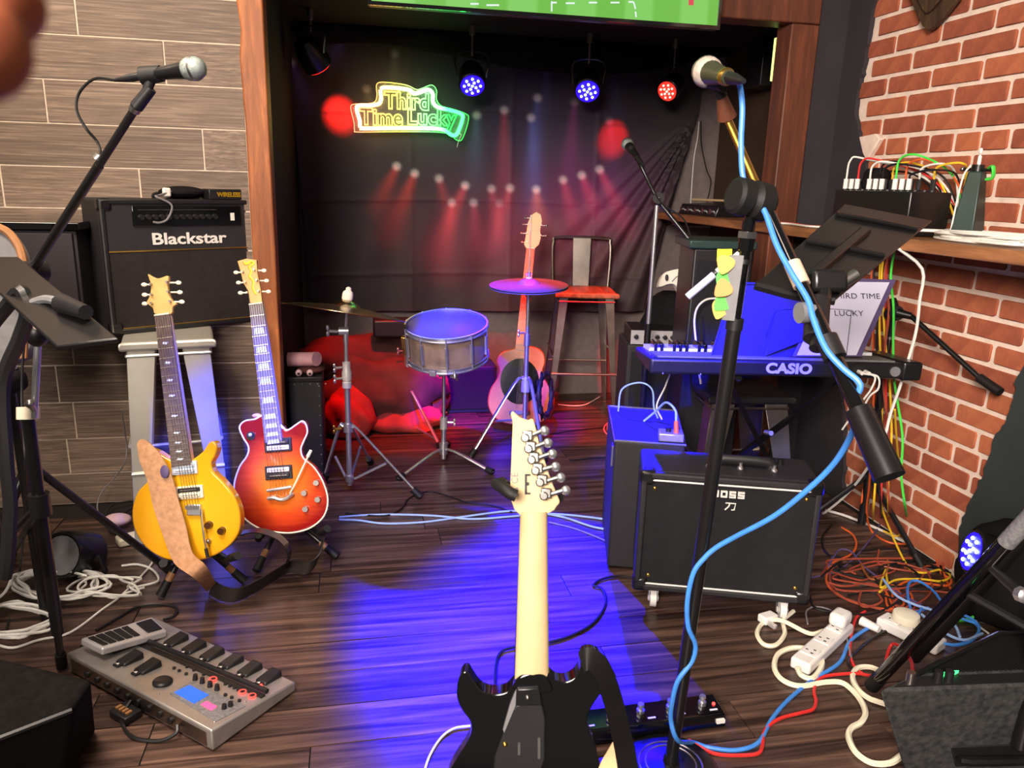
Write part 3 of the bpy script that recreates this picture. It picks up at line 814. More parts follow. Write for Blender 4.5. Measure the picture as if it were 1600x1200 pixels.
# ---------------------------------------------------------------- left: combo amplifier on a metal stool
def metal_stool(name, label, cx, cy, H, ang, seat=.30, foot=.42, back=0, mat='gunmetal', seatmat='gunmetal', group=None, lw=.05):
    t = thing(name, label, 'stool', (cx, cy, 0), group, ang)
    M = yaw((cx, cy, 0), ang)
    s2 = seat / 2; f2 = foot / 2
    obj('seat', MB(M).prism(smoothpoly([(-s2, -s2 * .9), (-s2 * .9, -s2), (s2 * .9, -s2), (s2, -s2 * .9), (s2, s2 * .9), (s2 * .9, s2), (-s2 * .9, s2), (-s2, s2 * .9)], 2), H - .035, H), seatmat, t, .010, 3)
    for a in (-1, 1):
        for b_ in (-1, 1):
            top = V((a * s2 * .9, b_ * s2 * .9, H - .03)); bot = V((a * f2, b_ * f2, 0))
            m = MB(M); w0, w1 = lw, lw * .5
            # angle-section leg: two tapering faces meeting at the outer corner
            for dx, dy in ((-a, 0), (0, -b_)):
                d = V((dx, dy, 0)); o_ = V((-dy, dx, 0)) * .003 * (1 if dx else -1) if 0 else V((0, 0, 0))
                n = V((dy, dx, 0)); n = V((0, -b_, 0)) if dx else V((-a, 0, 0)); n = n * .004
                p = [bot, bot + d * w1, bot + d * w1 + n, bot + n, top, top + d * w0, top + d * w0 + n, top + n]
                m.hexa(p)
            obj('leg', m, mat, t, .002, 1)
    def at(z, a, b_): 
        k = (H - .03 - z) / (H - .03); q = s2 * .9 + (f2 - s2 * .9) * k; return V((a * q, b_ * q, z))
    for zz, pr_ in ((H * .36, ((-1, -1), (1, -1))), (H * .36, ((-1, 1), (1, 1))), (H * .5, ((-1, -1), (-1, 1))), (H * .5, ((1, -1), (1, 1)))):
        p, q = at(zz, *pr_[0]), at(zz, *pr_[1])
        obj('rung', MB(M).cyl(p, q, .008, n=8), mat, t)
    m = MB(M)
    for pr_ in (((-1, -1), (1, -1)), ((-1, 1), (1, 1)), ((-1, -1), (-1, 1)), ((1, -1), (1, 1))):
        p, q = at(H - .055, *pr_[0]), at(H - .055, *pr_[1])
        m.cyl(p, q, .006, n=6)
    obj('brace', m, mat, t)
    if back:
        y = s2 * .92
        P = [(-s2 * .95, y, H - .03), (-s2 * 1.0, y + .015, H + back * .55), (-s2 * .98, y + .03, H + back * .9), (-s2 * .8, y + .035, H + back), (s2 * .8, y + .035, H + back), (s2 * .98, y + .03, H + back * .9), (s2 * 1.0, y + .015, H + back * .55), (s2 * .95, y, H - .03)]
        obj('back_frame', MB(M).tube(P, .010, 8, 5), mat, t)
        m = MB(M).hexa([(-.052, y - .006, H - .02), (.052, y - .006, H - .02), (.052, y, H - .02), (-.052, y, H - .02), (-.058, y + .026, H + back), (.058, y + .026, H + back), (.058, y + .032, H + back), (-.058, y + .032, H + back)])
        obj('back_splat', m, mat, t, .002)
    return t

AZ = .80
bl, br_ = oz(176, 524, AZ), oz(417, 500, AZ)
ex = (br_ - bl); AW = ex.length; ex.normalize(); ey = V((-ex.y, ex.x, 0))
AD = .26
top = oz(146, 312, 1.3)
# height from the front's left upright
lo, hi = .3, .8
for _ in range(30):
    mid = (lo + hi) / 2; p = bl + V((0, 0, mid)) - EYE
    if 600 - FPX * p.dot(CU) / p.dot(CF) > 311: lo = mid
    else: hi = mid
AH = lo
cen = bl + ex * AW / 2 + ey * AD / 2
angA = math.atan2(ex.y, ex.x)
metal_stool('metal_stool', 'tall brushed metal stool carrying the guitar amplifier by the plank wall', cen.x - .01, cen.y - .22, AZ - .002, .2, .32, .36, 0, 'brushed_silver', 'brushed_silver', lw=.098)
MA = basis(bl, ex, ey, (0, 0, 1))
am = thing('guitar_amplifier', 'black guitar combo amplifier lettered Blackstar, on a metal stool', 'amplifier', bl, None, angA)
obj('cabinet', MB(MA).span((0, .02, .0), (AW, AD, AH)), 'tolex', am, .012, 3)
obj('front_frame', MB(MA).span((0, 0, 0), (AW, .022, .018)).span((0, 0, AH - .018), (AW, .022, AH)).span((0, 0, .018), (.018, .022, AH - .018)).span((AW - .018, 0, .018), (AW, .022, AH - .018)), 'black_plastic', am, .004)
zs = AH * .615
obj('speaker_grille', MB(MA).span((.018, .006, .018), (AW - .018, .02, zs)), 'grille_cloth', am)
obj('upper_panel', MB(MA).span((.018, .006, zs + .004), (AW - .018, .02, AH - .018)), 'tolex', am)
for z in (zs + .002, .02): obj('gold_piping', MB(MA).cyl((.018, .005, z), (AW - .018, .005, z), .0028, n=6), 'brass', am)
for x in (.004, AW - .004): obj('side_piping', MB(MA).cyl((x, .002, .01), (x, .002, AH - .01), .004, n=6), 'steel', am)
px0, px1, pz0, pz1 = AW * .18, AW * .86, AH * .80, AH * .955
pan = obj('control_panel', MB(MA).span((px0, .0, pz0), (px1, .007, pz1)), 'black_gloss', am, .003)
for i in range(12):
    x = px0 + .03 + i * (px1 - px0 - .14) / 11
    obj('knob', MB(MA).cyl((x, -.014, pz0 + .035), (x, .001, pz0 + .035), .0095, .012, 10), 'black_plastic', pan)
obj('rocker_switch', MB(MA).span((px1 - .045, -.004, pz0 + .02), (px1 - .03, .001, pz0 + .05)), 'lettering_white', pan)
obj('panel_line', MB(MA).span((px0 + .02, -.002, pz0 + .062), (px1 - .1, .001, pz0 + .0635)), 'steel', pan)
text('lettering', 'Blackstar', basis(bl + ex * AW * .515 + V((0, 0, AH * .665)) - ey * .0, ex, (0, 0, 1), -ey) @ T(0, 0, -.004), .062, 'lettering_white', am, .002, .0012, 1.0, 1.28)
for x in (.02, AW - .02):
    for z in (.02, AH - .02):
        obj('corner_cap', MB(MA).box(.05, .05, .05, (x, .024, z)), 'black_metal', am, .012, 2)
obj('top_handle', MB(MA).tube([(AW * .38, AD / 2, AH), (AW * .40, AD / 2, AH + .018), (AW * .6, AD / 2, AH + .018), (AW * .62, AD / 2, AH)], .008, 6, 4), 'black_plastic', am)

# wireless receiver and dark pouch with a lead on the amplifier's top
w = thing('wireless_receiver', 'small black receiver box marked WIRELESS on the combo amplifier', 'receiver', MA @ V((AW * .82, .1, AH)), None, angA)
MW = MA @ T(AW * .80, .06, AH)
obj('case', MB(MW).span((-.085, -.05, 0), (.075, .05, .042)), 'black_plastic', w, .004)
text('lettering', 'WIRELESS', MW @ basis((-.004, -.051, .013), (1, 0, 0), (0, 0, 1), (0, -1, 0)), .024, 'gold_print', w, .0008, .0008, .95, .98)
pc = thing('cable_pouch', 'flat dark cloth pouch with a grey strap lying on the combo amplifier', 'pouch', MA @ V((AW * .56, .09, AH)), None, angA)
obj('bag', MB(MA @ T(AW * .545, .10, AH + .026)).sph((0, 0, 0), .088, 16, (1.05, .75, .28)), 'black_cloth', pc)
obj('strap_tab', MB(MA @ T(AW * .42, .05, AH + .026)).box(.03, .02, .035), 'lettering_white', pc, .006)
def on(x, y, z): return MA @ V((x, y, z))
o = obj('instrument_lead', MB().tube([on(AW * .45, .05, AH + .03), on(AW * .36, .03, AH + .014), on(AW * .33, .0, AH + .01), on(AW * .41, -.012, AH - .02), on(AW * .38, -.014, AH * .86), on(AW * .33, -.014, AH * .83), on(AW * .29, -.012, AH * .835)], .004, 6, 6), 'grey_cable')
tag(o, 'short grey lead drooping over the front of the combo amplifier', 'cable')

# cupboard top behind the amplifier and padded chair back at the left edge
cb = thing('wall_cupboard', 'low black cupboard fixed to the plank wall behind the combo amplifier', 'cupboard', (-1.75, 3.25, .72))
tz = oy(60, 347, 3.12).z
obj('carcass', MB().span((-2.5, 3.14, tz - .42), (-1.02, 3.385, tz - .03)), 'black_paint', cb, .004)
obj('top_board', MB().span((-2.52, 3.12, tz - .028), (-1.0, 3.385, tz)), 'black_gloss', cb, .004)
obj('door', MB().span((-2.49, 3.122, tz - .41), (-1.78, 3.139, tz - .04)), 'black_paint', cb, .003)
obj('door', MB().span((-1.77, 3.122, tz - .41), (-1.03, 3.139, tz - .04)), 'black_paint', cb, .003)
D = 2.25
def seatback(pts, d, th, mat, parent, nm, bev=.006):
    return obj(nm, MB(pxplane(-10, 450, d)).prism(pxpoly(pts, -10, 450, d), 0, th), mat, parent, bev)
ch = thing('padded_chair', 'grey padded chair back with tan rim at the left edge', 'chair', dp(-60, 700, D) * 1)
ch.matrix_world = T(*oz(-75, 930))
seatback(smoothpoly([(-130, 352), (-60, 345), (0, 358), (22, 378), (34, 410), (36, 470), (34, 560), (-130, 570)], 4), D, .05, 'grey_pad', ch, 'backrest')
obj('rim', MB().tube([dp(x, y, D - .005) for x, y in ((-130, 350), (-60, 343), (0, 356), (24, 376), (36, 408), (38, 470), (36, 560))], .012, 8, 4), 'tan_rim', ch)
base = oz(-75, 930)
sc_ = dp(-60, 590, D); sc_z = sc_.z
obj('seat', MB(yaw((sc_.x - .05, sc_.y - .2, sc_z), -.2)).box(.42, .42, .06), 'black_cloth', ch, .02, 3)
for dx in (-.22, .14):
    for dy in (-.38, -.02):
        obj('leg', MB().cyl((sc_.x + dx, sc_.y + dy, 0), (sc_.x + dx * .95, sc_.y + dy, sc_z), .014), 'black_metal', ch)

# ---------------------------------------------------------------- microphones
def microphone(label, ball, tail, r, ballmat, bodymat='black_metal', ring=None, holder=None):
    """A handheld vocal mic: ball grille at 'ball', cable end at 'tail'."""
    ball, tail = V(ball), V(tail); ax = tail - ball; L = ax.length; F = frame(ball, ax)
    t = thing('microphone', label, 'microphone', ball)
    obj('grille', MB(F).lathe([(r * .35, -r * .95), (r * .72, -r * .72), (r * .97, -r * .28), (r, .0), (r * 1.0, r * .3), (r * .92, r * .7), (r * .78, r * .95)], None, 20), ballmat, t)
    obj('grille_band', MB(F).lathe([(r * 1.03, -.0025), (r * 1.05, 0), (r * 1.03, .0035)], None, 20), 'steel', t)
    obj('body', MB(F).lathe([(r * .80, r * .9), (r * .74, r * 1.25), (r * .62, r * 2.2), (r * .48, L * .86), (r * .44, L * .88), (r * .44, L)], None, 18), bodymat, t)
    if ring: obj('collar_ring', MB(F).lathe([(r * .5, L * .82), (r * .56, L * .84), (r * .56, L * .9), (r * .5, L * .93)], None, 18), ring, t)
    obj('connector', MB(F).lathe([(r * .36, L), (r * .36, L + .03), (r * .22, L + .06), (r * .14, L + .075)], None, 14), 'black_plastic', t)
    return t, F, L
# left vocal mic on its boom
d0 = 1.72
mb_, mt_ = dp(304, 107, d0), dp(222, 119, d0 + .03)
microphone('vocal microphone with pale teal ball grille in front of the plank wall', mb_, mt_, .0255 * 18 / 17.7, 'mic_grey')
ls = thing('microphone_stand', 'black boom microphone stand at the left holding the teal-grille mic', 'microphone stand', oz(62, 960))
hubf = oz(75, 955); clutch = dp(50, 440, 2.08)
clip = dp(236, 122, d0 + .03)
knee = dp(226, 152, d0 + .03)
btm = dp(48, 425, 2.06)
obj('clip', MB().cyl(dp(222, 119, d0 + .03), dp(252, 115, d0 + .025), .021, .018, 14).cyl(clip, knee, .013, .009), 'rubber', ls)
k2 = dp(213, 167, d0 + .04)
obj('adapter', MB().cyl(dp(236, 138, d0 + .03), k2, .013, .015), 'black_plastic', ls)
obj('thread_ring', MB().cyl(k2, k2 + (btm - k2).normalized() * .012, .0135), 'steel', ls)
obj('boom', MB().cyl(k2, dp(155, 258, d0 + .12), .0095, n=10).cyl(dp(155, 258, d0 + .12), btm, .0115, n=10), 'black_metal', ls)
pole_top = V((hubf.x, hubf.y, btm.z - .02))
obj('clutch', MB().cyl(btm + V((-.02, -.03, 0)), btm + V((.02, .03, 0)), .03, n=16).cyl(btm, pole_top - V((0, 0, .05)), .017), 'black_plastic', ls)
obj('pole', MB().cyl(pole_top - V((0, 0, .03)), V((hubf.x, hubf.y, .55)), .009, n=10), 'chrome', ls)
obj('lower_tube', MB().cyl(V((hubf.x, hubf.y, .82)), V((hubf.x, hubf.y, .2)), .014, n=10), 'black_metal', ls)
hub = V((hubf.x, hubf.y, .52))
obj('hub_collar', MB().cyl(hub - V((0, 0, .02)), hub + V((0, 0, .03)), .026, .022, 14), 'tape_beige', ls)
for foot in (oz(268, 893, .012), oz(-60, 1010, .012), hubf + V((-.35, .42, .012))):
    lg = obj('leg', MB().cyl(hub, foot, .0125, n=10), 'black_metal', ls)
    dd = (foot - hub).normalized()
    obj('rubber_foot', MB().cyl(foot - dd * .05, foot, .016, .017, 10), 'rubber', lg)
cl = [mt_ + (mt_ - mb_).normalized() * .07] + [dp(x, y, d) for x, y, d in ((148, 123, 1.80), (124, 145, 1.82), (120, 172, 1.82), (134, 200, 1.82), (152, 222, 1.84), (157, 243, 1.83), (146, 262, 1.86), (118, 315, 1.92), (86, 372, 1.99), (60, 425, 2.05), (40, 520, 2.08), (34, 620, 2.1), (40, 760, 2.1))]
cl.append(oz(30, 900, .006)); cl.append(oz(10, 985, .006))
o = obj('microphone_cable', MB().tube(cl, .0036, 6, 6), 'black_cable'); tag(o, 'thin black cable looping from the left vocal microphone down its boom', 'cable')
o = obj('cable_tie', MB().cyl(dp(151, 249, 1.835), dp(157, 243, 1.835), .013), 'steel'); o.parent = ls; o.matrix_parent_inverse = ls.matrix_world.inverted()

# music stand at the far left: desk seen edge-on, chrome post
ms = thing('music_stand', 'black folding music stand with chrome post in front of the amplifier, left edge', 'music stand', oz(40, 900))
dk = [dp(x, y, d) for x, y, d in ((-60, 404, 1.95), (30, 404, 1.92), (186, 532, 1.55), (90, 545, 1.55))]
m = MB(); n = (dk[1] - dk[0]).cross(dk[3] - dk[0]).normalized() * .006
m.hexa([p - n for p in dk] + [p + n for p in dk])
obj('desk', m, 'black_metal', ms, .003)
obj('desk_lip', MB().tube([dp(52, 473, 1.72), dp(70, 468, 1.70), dp(86, 470, 1.67), dp(98, 476, 1.65)], .010, 8, 4), 'grey_pad', ms)
pb_ = oz(58, 1000)
obj('upper_post', MB().cyl(dp(59, 540, 1.9), dp(53, 652, 1.93), .009, n=10), 'chrome', ms)
obj('post_grip', MB().sph(dp(58, 522, 1.88), .027, 12, (1, 1, 1.2)), 'black_plastic', ms)
obj('grip_cap', MB().sph(dp(60, 511, 1.87), .016, 10), 'tape_beige', ms)
obj('lip_block', MB().cyl(dp(96, 474, 1.66), dp(134, 488, 1.60), .022, .016, 10), 'black_plastic', ms)
obj('desk_arm', MB().tube([dp(60, 512, 1.87), dp(66, 495, 1.83), dp(78, 482, 1.74), dp(100, 480, 1.68)], .008, 8, 4), 'steel', ms)
obj('desk_bracket', MB().tube([dp(32, 512, 1.88), dp(48, 497, 1.82), dp(66, 488, 1.75)], .009, 8, 4), 'tan_rim', ms)
kn = dp(44, 648, 1.94)
obj('collar', MB().cyl(dp(44, 655, 1.94), dp(44, 636, 1.94), .026, n=14), 'cream_plastic', ms)
obj('collar_screw', MB().cyl(dp(52, 640, 1.92), dp(46, 630, 1.90), .008).sph(dp(47, 631, 1.90), .012, 8), 'steel', ms)
pf = oz(66, 1010)
obj('lower_post', MB().cyl(dp(44, 655, 1.94), V((dp(44, 655, 1.94).x, dp(44, 655, 1.94).y, .18)), .016, n=10), 'black_metal', ms)
hb = V((dp(44, 655, 1.94).x, dp(44, 655, 1.94).y, .56))
obj('hub', MB().cyl(hb - V((0, 0, .03)), hb + V((0, 0, .03)), .026), 'black_plastic', ms)
for f in (oz(97, 1042, .012), oz(-130, 985, .012), oz(18, 868, .012)):
    lg = obj('leg', MB().cyl(hb, f, .011, n=8), 'black_metal', ms)
    obj('rubber_foot', MB().cyl(f + (hb - f).normalized() * .05, f, .015), 'rubber', lg)
# thick loops of black cable looped over that stand
o = obj('cable_hank', MB().tube([dp(-20, 520, 1.8), dp(10, 480, 1.78), dp(33, 455, 1.75), dp(42, 490, 1.76), dp(30, 530, 1.78), dp(5, 600, 1.8), dp(10, 720, 1.82), dp(16, 800, 1.84), dp(4, 900, 1.86), dp(-25, 700, 1.85), dp(-30, 560, 1.83)], .017, 8, 6, True), 'black_cable')
tag(o, 'thick glossy black cable hank hung over the left music stand', 'cable')

# ---------------------------------------------------------------- electric guitars
def guitar_frame(x, y, d, lean):
    M = pxplane(x, y, d) @ Matrix.Rotation(lean, 4, 'Z')
    return M
def tuner(M, x, y, side, mat, post='steel'):
    m = MB(M).cyl((x, y, -.012), (x, y, -.002), .004, n=8)
    m2 = MB(M).cyl((x, y, .012), (x + side * .022, y, .012), .0028, n=6).sph((x + side * .030, y, .012), .010, 8, (1, .72, .55))
    return m, m2
def electric(name, label, px, py, d, lean, S, outline, bodymat, scale_, neck, head, fbmat, frets, inl, headmat, tun, th=.045, binding=None, neckmat='maple', group=None, tunmat='ivory'):
    """outline/neck/head in pixels relative to (px,py) before the lean; built in the guitar's own plane."""
    M = guitar_frame(px, py, d, lean); k = d / FPX; globals()['k'] = k
    t = bpy.data.objects.new(name, None); COL.objects.link(t); t.matrix_world = M @ Matrix.Diagonal((1, 1, -1, 1)); t.empty_display_size = .05
    tag(t, label, 'guitar', group)
    P = lambda pts: [(a * k, -b_ * k) for a, b_ in pts]
    body = smoothpoly(P(outline), 5)
    obj('body', MB(M).prism(body, 0, th), bodymat, t, .007, 3, 50)
    if binding: obj('binding', MB(M).tube([V((a, b_, -.0005)) for a, b_ in body], .0028, 6, 1, True) if 0 else MB(M).tube([M.inverted() @ (M @ V((a, b_, .002))) for a, b_ in body], .0032, 6, 1, True), binding, t)
    n0, n1 = P(neck[:2]); w0, w1 = neck[2] * k, neck[3] * k      # nut end, body end
    v0, v1 = V((*n0, 0)), V((*n1, 0)); ax = (v1 - v0); L = ax.length; ax.normalize(); sx = V((ax.y, -ax.x, 0)) * -1
    nb = MB(M).hexa([v0 - sx * w0 / 2 + V((0, 0, .018)), v0 + sx * w0 / 2 + V((0, 0, .018)), v1 + sx * w1 / 2 + V((0, 0, .022)), v1 - sx * w1 / 2 + V((0, 0, .022)),
                     v0 - sx * w0 / 2 - V((0, 0, .004)), v0 + sx * w0 / 2 - V((0, 0, .004)), v1 + sx * w1 / 2 - V((0, 0, .008)), v1 - sx * w1 / 2 - V((0, 0, .008))])
    nk = obj('neck', nb, neckmat, t, .006, 3)
    def F(u, wv, z): 
        w_ = w0 + (w1 - w0) * u; c = v0 + ax * (L * u); return c + sx * (w_ * wv) + V((0, 0, -.005 - .004 * u - z))
    fb = MB(M).hexa([F(0, -.5, -.003), F(0, .5, -.003), F(1, .5, -.003), F(1, -.5, -.003), F(0, -.5, .004), F(0, .5, .004), F(1, .5, .004), F(1, -.5, .004)])
    obj('fretboard', fb, fbmat, nk)
    for i in range(1, frets + 1):
        u = (1 - 2 ** (-i / 12)) / (1 - 2 ** (-(frets + .6) / 12))
        obj('fret', MB(M).cyl(F(u, -.5, .0045), F(u, .5, .0045), .0013, n=5), 'string_steel', nk)
    if inl:
        us = [(1 - 2 ** (-(i - .5) / 12)) / (1 - 2 ** (-(frets + .6) / 12)) for i in (1, 3, 5, 7, 9, 12, 15, 17, 19, 21)]
        for i, u in enumerate(us[1 if inl == 'block' else 1:]):
            h = .012 * (1 - u * .35) * (1 if inl == 'block' else .45)
            du = h / L
            a = [F(u - du, -.30, .0046), F(u - du, .30, .0046), F(u + du, .36, .0046), F(u + du, -.36, .0046)] if inl == 'block' else [F(u - du, -.12, .0046), F(u - du * .3, .2, .0046), F(u + du, .06, .0046), F(u + du * .3, -.2, .0046)]
            dz = V((0, 0, .0008))
            obj('inlay', MB(M).hexa([p + dz for p in a] + [p - dz for p in a]), 'pearl', nk)
    obj('headstock', MB(M).prism(smoothpoly(P(head), 3) if len(head) > 12 else P(head), -.001, .014), headmat, t, .002, 2)
    obj('nut', MB(M).cyl(F(-.005, -.5, .005), F(-.005, .5, .005), .003, n=6), 'ivory', nk)
    for (a, b_, s_) in tun:
        q = P([(a, b_)])[0]
        m, m2 = tuner(M, q[0], q[1], s_, tunmat)
        tn = obj('tuning_post', m, 'steel', t); obj('tuning_button', m2, tunmat, tn)
    return t, M, k, F
# sunburst single-cut: pixel outline about the body centre (440,750)
GX, GY = 440, 752
def rel(pts, x=GX, y=GY): return [(a - x, b_ - y) for a, b_ in pts]
lp_out = rel([(398, 655), (412, 650), (436, 662), (448, 672), (462, 664), (472, 658), (478, 664), (480, 676), (474, 690), (470, 702), (474, 716), (490, 730), (504, 752), (512, 780), (506, 806), (486, 824), (460, 832), (436, 832), (406, 826), (380, 808), (368, 782), (366, 756), (374, 730), (386, 712), (388, 698), (380, 684), (374, 668), (382, 658)])
head_lp = rel([(391, 474), (388, 455), (380, 442), (376, 425), (371, 408), (385, 404), (401, 406), (402, 425), (407, 450), (410, 474)])
tl = [(-61, -329, -1), (-57, -314, -1), (-53, -299, -1)]
t, M, k, F = electric('electric_guitar', 'cherry sunburst single-cut electric guitar with white binding on a stand', GX, GY, 2.78, 0, 1, lp_out, 'cherry_burst', 1,
    ((401 - GX, 476 - GY), (429 - GX, 690 - GY), 21, 27), head_lp, 'fretboard_light', 20, 'block', 'headstock_tan',
    [(380 - GX, 425 - GY, -1), (384 - GX, 441 - GY, -1), (387 - GX, 457 - GY, -1), (398 - GX, 422 - GY, 1), (402 - GX, 438 - GY, 1), (405 - GX, 455 - GY, 1)], binding='ivory')
def gp(x, y, z=0, gx=GX, gy=GY): return V(((x - gx) * k, -(y - gy) * k, z))
RT = Matrix.Rotation(R(7.6), 4, 'Z')
def pickup(M, c, w, h, rot, surround, bob, t, slots=True):
    MM = M @ T(*c) @ Matrix.Rotation(rot, 4, 'Z')
    p = obj('pickup', MB(MM).box(w, h, .01, (0, 0, -.002)), surround, t, .002)
    for i, s_ in enumerate(bob):
        yy = (h * .2) * (1 if i == 0 else -1)
        obj('coil', MB(MM).box(w * .82, h * .34, .008, (0, yy, -.008)), s_, p, .003)
        obj('pole_piece', MB(MM).box(w * .62, h * .05, .002, (0, yy, -.0125)), 'steel', p)
    return p
pickup(M, gp(435, 695), .098, .05, R(4), 'black_plastic', ('black_plastic', 'ivory'), t)
pickup(M, gp(436, 738), .098, .05, R(4), 'black_plastic', ('ivory', 'black_plastic'), t)
obj('bridge', MB(M).tube([gp(419, 766, -.012), gp(438, 763, -.014), gp(457, 760, -.012)], .006, 8, 3), 'chrome', t)
obj('tailpiece', MB(M).tube([gp(420, 778, -.012), gp(430, 777, -.014), gp(441, 780, -.014), gp(452, 776, -.014), gp(459, 770, -.012)], .0075, 8, 4), 'chrome', t)
for i in range(6):
    u = i / 5 - .5
    obj('string', MB(M).cyl(F(0, u * .8, .007), gp(437 + u * 24, 765, -.016), .0008, n=5).cyl(gp(437 + u * 24, 765, -.016), gp(437 + u * 24, 778, -.016), .0008, n=5), 'string_steel', t)
obj('vibrato_arm', MB(M).tube([gp(455, 770, -.014), gp(459, 764, -.022), gp(466, 752, -.03), gp(488, 706, -.035)], .0036, 8, 4).cyl(gp(485, 712, -.035), gp(490, 702, -.035), .007, .0055, 10), 'cream_plastic', t)
for a, b_ in ((495, 754), (476, 770), (497, 780), (478, 795)):
    obj('control_knob', MB(M).cyl(gp(a, b_, .002), gp(a, b_, -.014), .012, .010, 12), 'steel', t)
obj('selector_switch', MB(M).cyl(gp(392, 681, .002), gp(392, 681, -.003), .016, n=14).cyl(gp(392, 681, -.003), gp(394, 679, -.018), .005), 'black_plastic', t)
obj('selector_tip', MB(M).sph(gp(394, 679, -.02), .0075, 8), 'pearl', t)
obj('strap_button', MB(M).sph(gp(399, 650, .02), .012, 8, (1.6, .8, 1)), 'pink_paper', t)
m = MB(M)
gold = [(381, 409), (384, 413), (393, 409), (396, 412), (389, 418), (393, 424), (390, 432), (396, 440), (395, 450), (400, 460)]
obj('headstock_inlay', m.tube([gp(a, b_, -.002) for a, b_ in gold], .0042, 6, 4, flat=.4), 'gold_print', t)

# amber double-cut with the tan strap
GX2, GY2 = 290, 788
yo = rel([(232, 700), (246, 706), (262, 716), (284, 724), (300, 718), (316, 706), (326, 692), (334, 690), (339, 698), (336, 712), (330, 724), (334, 738), (350, 754), (366, 776), (375, 804), (372, 834), (352, 858), (320, 874), (288, 878), (256, 873), (228, 856), (210, 828), (206, 798), (214, 770), (230, 752), (236, 736), (230, 720), (222, 708), (219, 696), (224, 692)], GX2, GY2)
hd2 = rel([(243, 491), (239, 482), (232, 476), (229, 472), (234, 462), (236, 446), (233, 436), (231, 428), (238, 432), (248, 435), (263, 431), (262, 446), (265, 462), (271, 472), (276, 475), (270, 480), (267, 491)], GX2, GY2)
t2, M2, k2_, F2 = electric('electric_guitar', 'amber yellow double-cut electric guitar draped with a wide tan strap', GX2, GY2, 2.48, 0, 1, yo, 'amber_top', 1,
    ((255 - GX2, 493 - GY2), (286 - GX2, 728 - GY2), 23, 31), hd2, 'fretboard', 22, 'dot', 'headstock_tan',
    [(237 - GX2, 444 - GY2, -1), (238 - GX2, 460 - GY2, -1), (238 - GX2, 474 - GY2, -1), (262 - GX2, 441 - GY2, 1), (264 - GX2, 456 - GY2, 1), (267 - GX2, 471 - GY2, 1)])
k = k2_
def g2(x, y, z=0): return gp(x, y, z, GX2, GY2)
pickup(M2, g2(289, 731), .083, .042, R(5), 'pearl', ('pearl', 'pearl'), t2)
pickup(M2, g2(297, 769), .088, .042, R(5), 'cream_plastic', ('black_plastic', 'cream_plastic'), t2)
obj('bridge', MB(M2).box(.045, .036, .014, tuple(g2(305, 796, -.006))), 'chrome', t2, .003)
for i in range(6):
    u = i / 5 - .5
    obj('string', MB(M2).cyl(F2(0, u * .8, .007), g2(303 + u * 22, 792, -.014), .0008, n=5), 'string_steel', t2)
    obj('saddle', MB(M2).box(.006, .012, .008, tuple(g2(303 + u * 18, 792, -.014))), 'steel', t2)
obj('vibrato_arm', MB(M2).tube([g2(318, 795, -.014), g2(319, 806, -.02), g2(324, 835, -.028), g2(328, 856, -.028)], .0034, 8, 4), 'string_steel', t2)
obj('arm_tip', MB(M2).cyl(g2(327, 854, -.028), g2(330, 868, -.028), .0055), 'black_plastic', t2)
for a, b_ in ((327, 820), (347, 829)):
    obj('control_knob', MB(M2).cyl(g2(a, b_, .002), g2(a, b_, -.016), .014, .011, 12), 'amber_knob', t2)
obj('toggle_switch', MB(M2).cyl(g2(327, 845, .002), g2(327, 845, -.01), .008).sph(g2(328, 844, -.014), .006, 8), 'steel', t2)
# horn carve: paler scoop on the right horn
# its strap: a thing of its own, hanging over the body's front
sp = lambda x, y, z=-.03: M2 @ g2(x, y, z)
d2 = 2.48
PS = [sp(219, 690, -.01), sp(226, 692, -.02), sp(240, 712), sp(256, 745), sp(266, 785), sp(280, 825, -.035), sp(297, 866, -.05), dp(312, 893, 2.40), oz(330, 918, .03)]
HW = [3, 8, 16, 19, 20, 19, 16, 13, 10]
WV = []
for i in range(len(PS)):
    a, b_ = vpx(PS[max(i - 1, 0)]), vpx(PS[min(i + 1, len(PS) - 1)])
    dx, dy = b_[0] - a[0], b_[1] - a[1]; q = math.hypot(dx, dy)
    WV.append((CR * (dy / q) + CU * (dx / q)) * (HW[i] * d2 / FPX))
gs_ = thing('guitar_strap', 'wide tan ostrich-textured leather strap hanging across the amber guitar', 'strap', PS[-1])
obj('leather_band', MB().ribbon(PS, WV, .004, 5), 'strap_leather', gs_, smooth=60)
obj('blue_badge', MB(pxplane(257, 737, 2.44)).lathe([(.012, -.001), (.014, .0), (.012, .002)], Matrix.Diagonal((1, 1.5, 1, 1)), 16), 'lens_blue' if 0 else 'purple_cable', gs_)
PT = [oz(330, 918, .03), oz(350, 928, .03), oz(372, 929, .03), oz(398, 917, .03), oz(430, 898, .03), oz(455, 884, .03), oz(478, 888, .04), oz(495, 876, .06), oz(503, 850, .10), oz(507, 826, .16)]
WT = [V((0, 0, .026)) + CR * .01 for _ in PT]
obj('tail_band', MB().ribbon(PT, WT, .004, 5), 'strap_dark', gs_, smooth=60)
st2 = [oz(372, 828, .16), dp(400, 831, 2.62), dp(432, 842, 2.58), dp(450, 862, 2.55), oz(452, 880, .05), oz(420, 900, .04)]
o = obj('strap_end', MB().ribbon([dp(370, 835, 2.6), dp(402, 829, 2.58), dp(436, 840, 2.56), dp(452, 862, 2.52), oz(448, 884, .03)], [CF * .02 + CU * .004] * 5, .004, 5), 'strap_black', gs_, smooth=60)

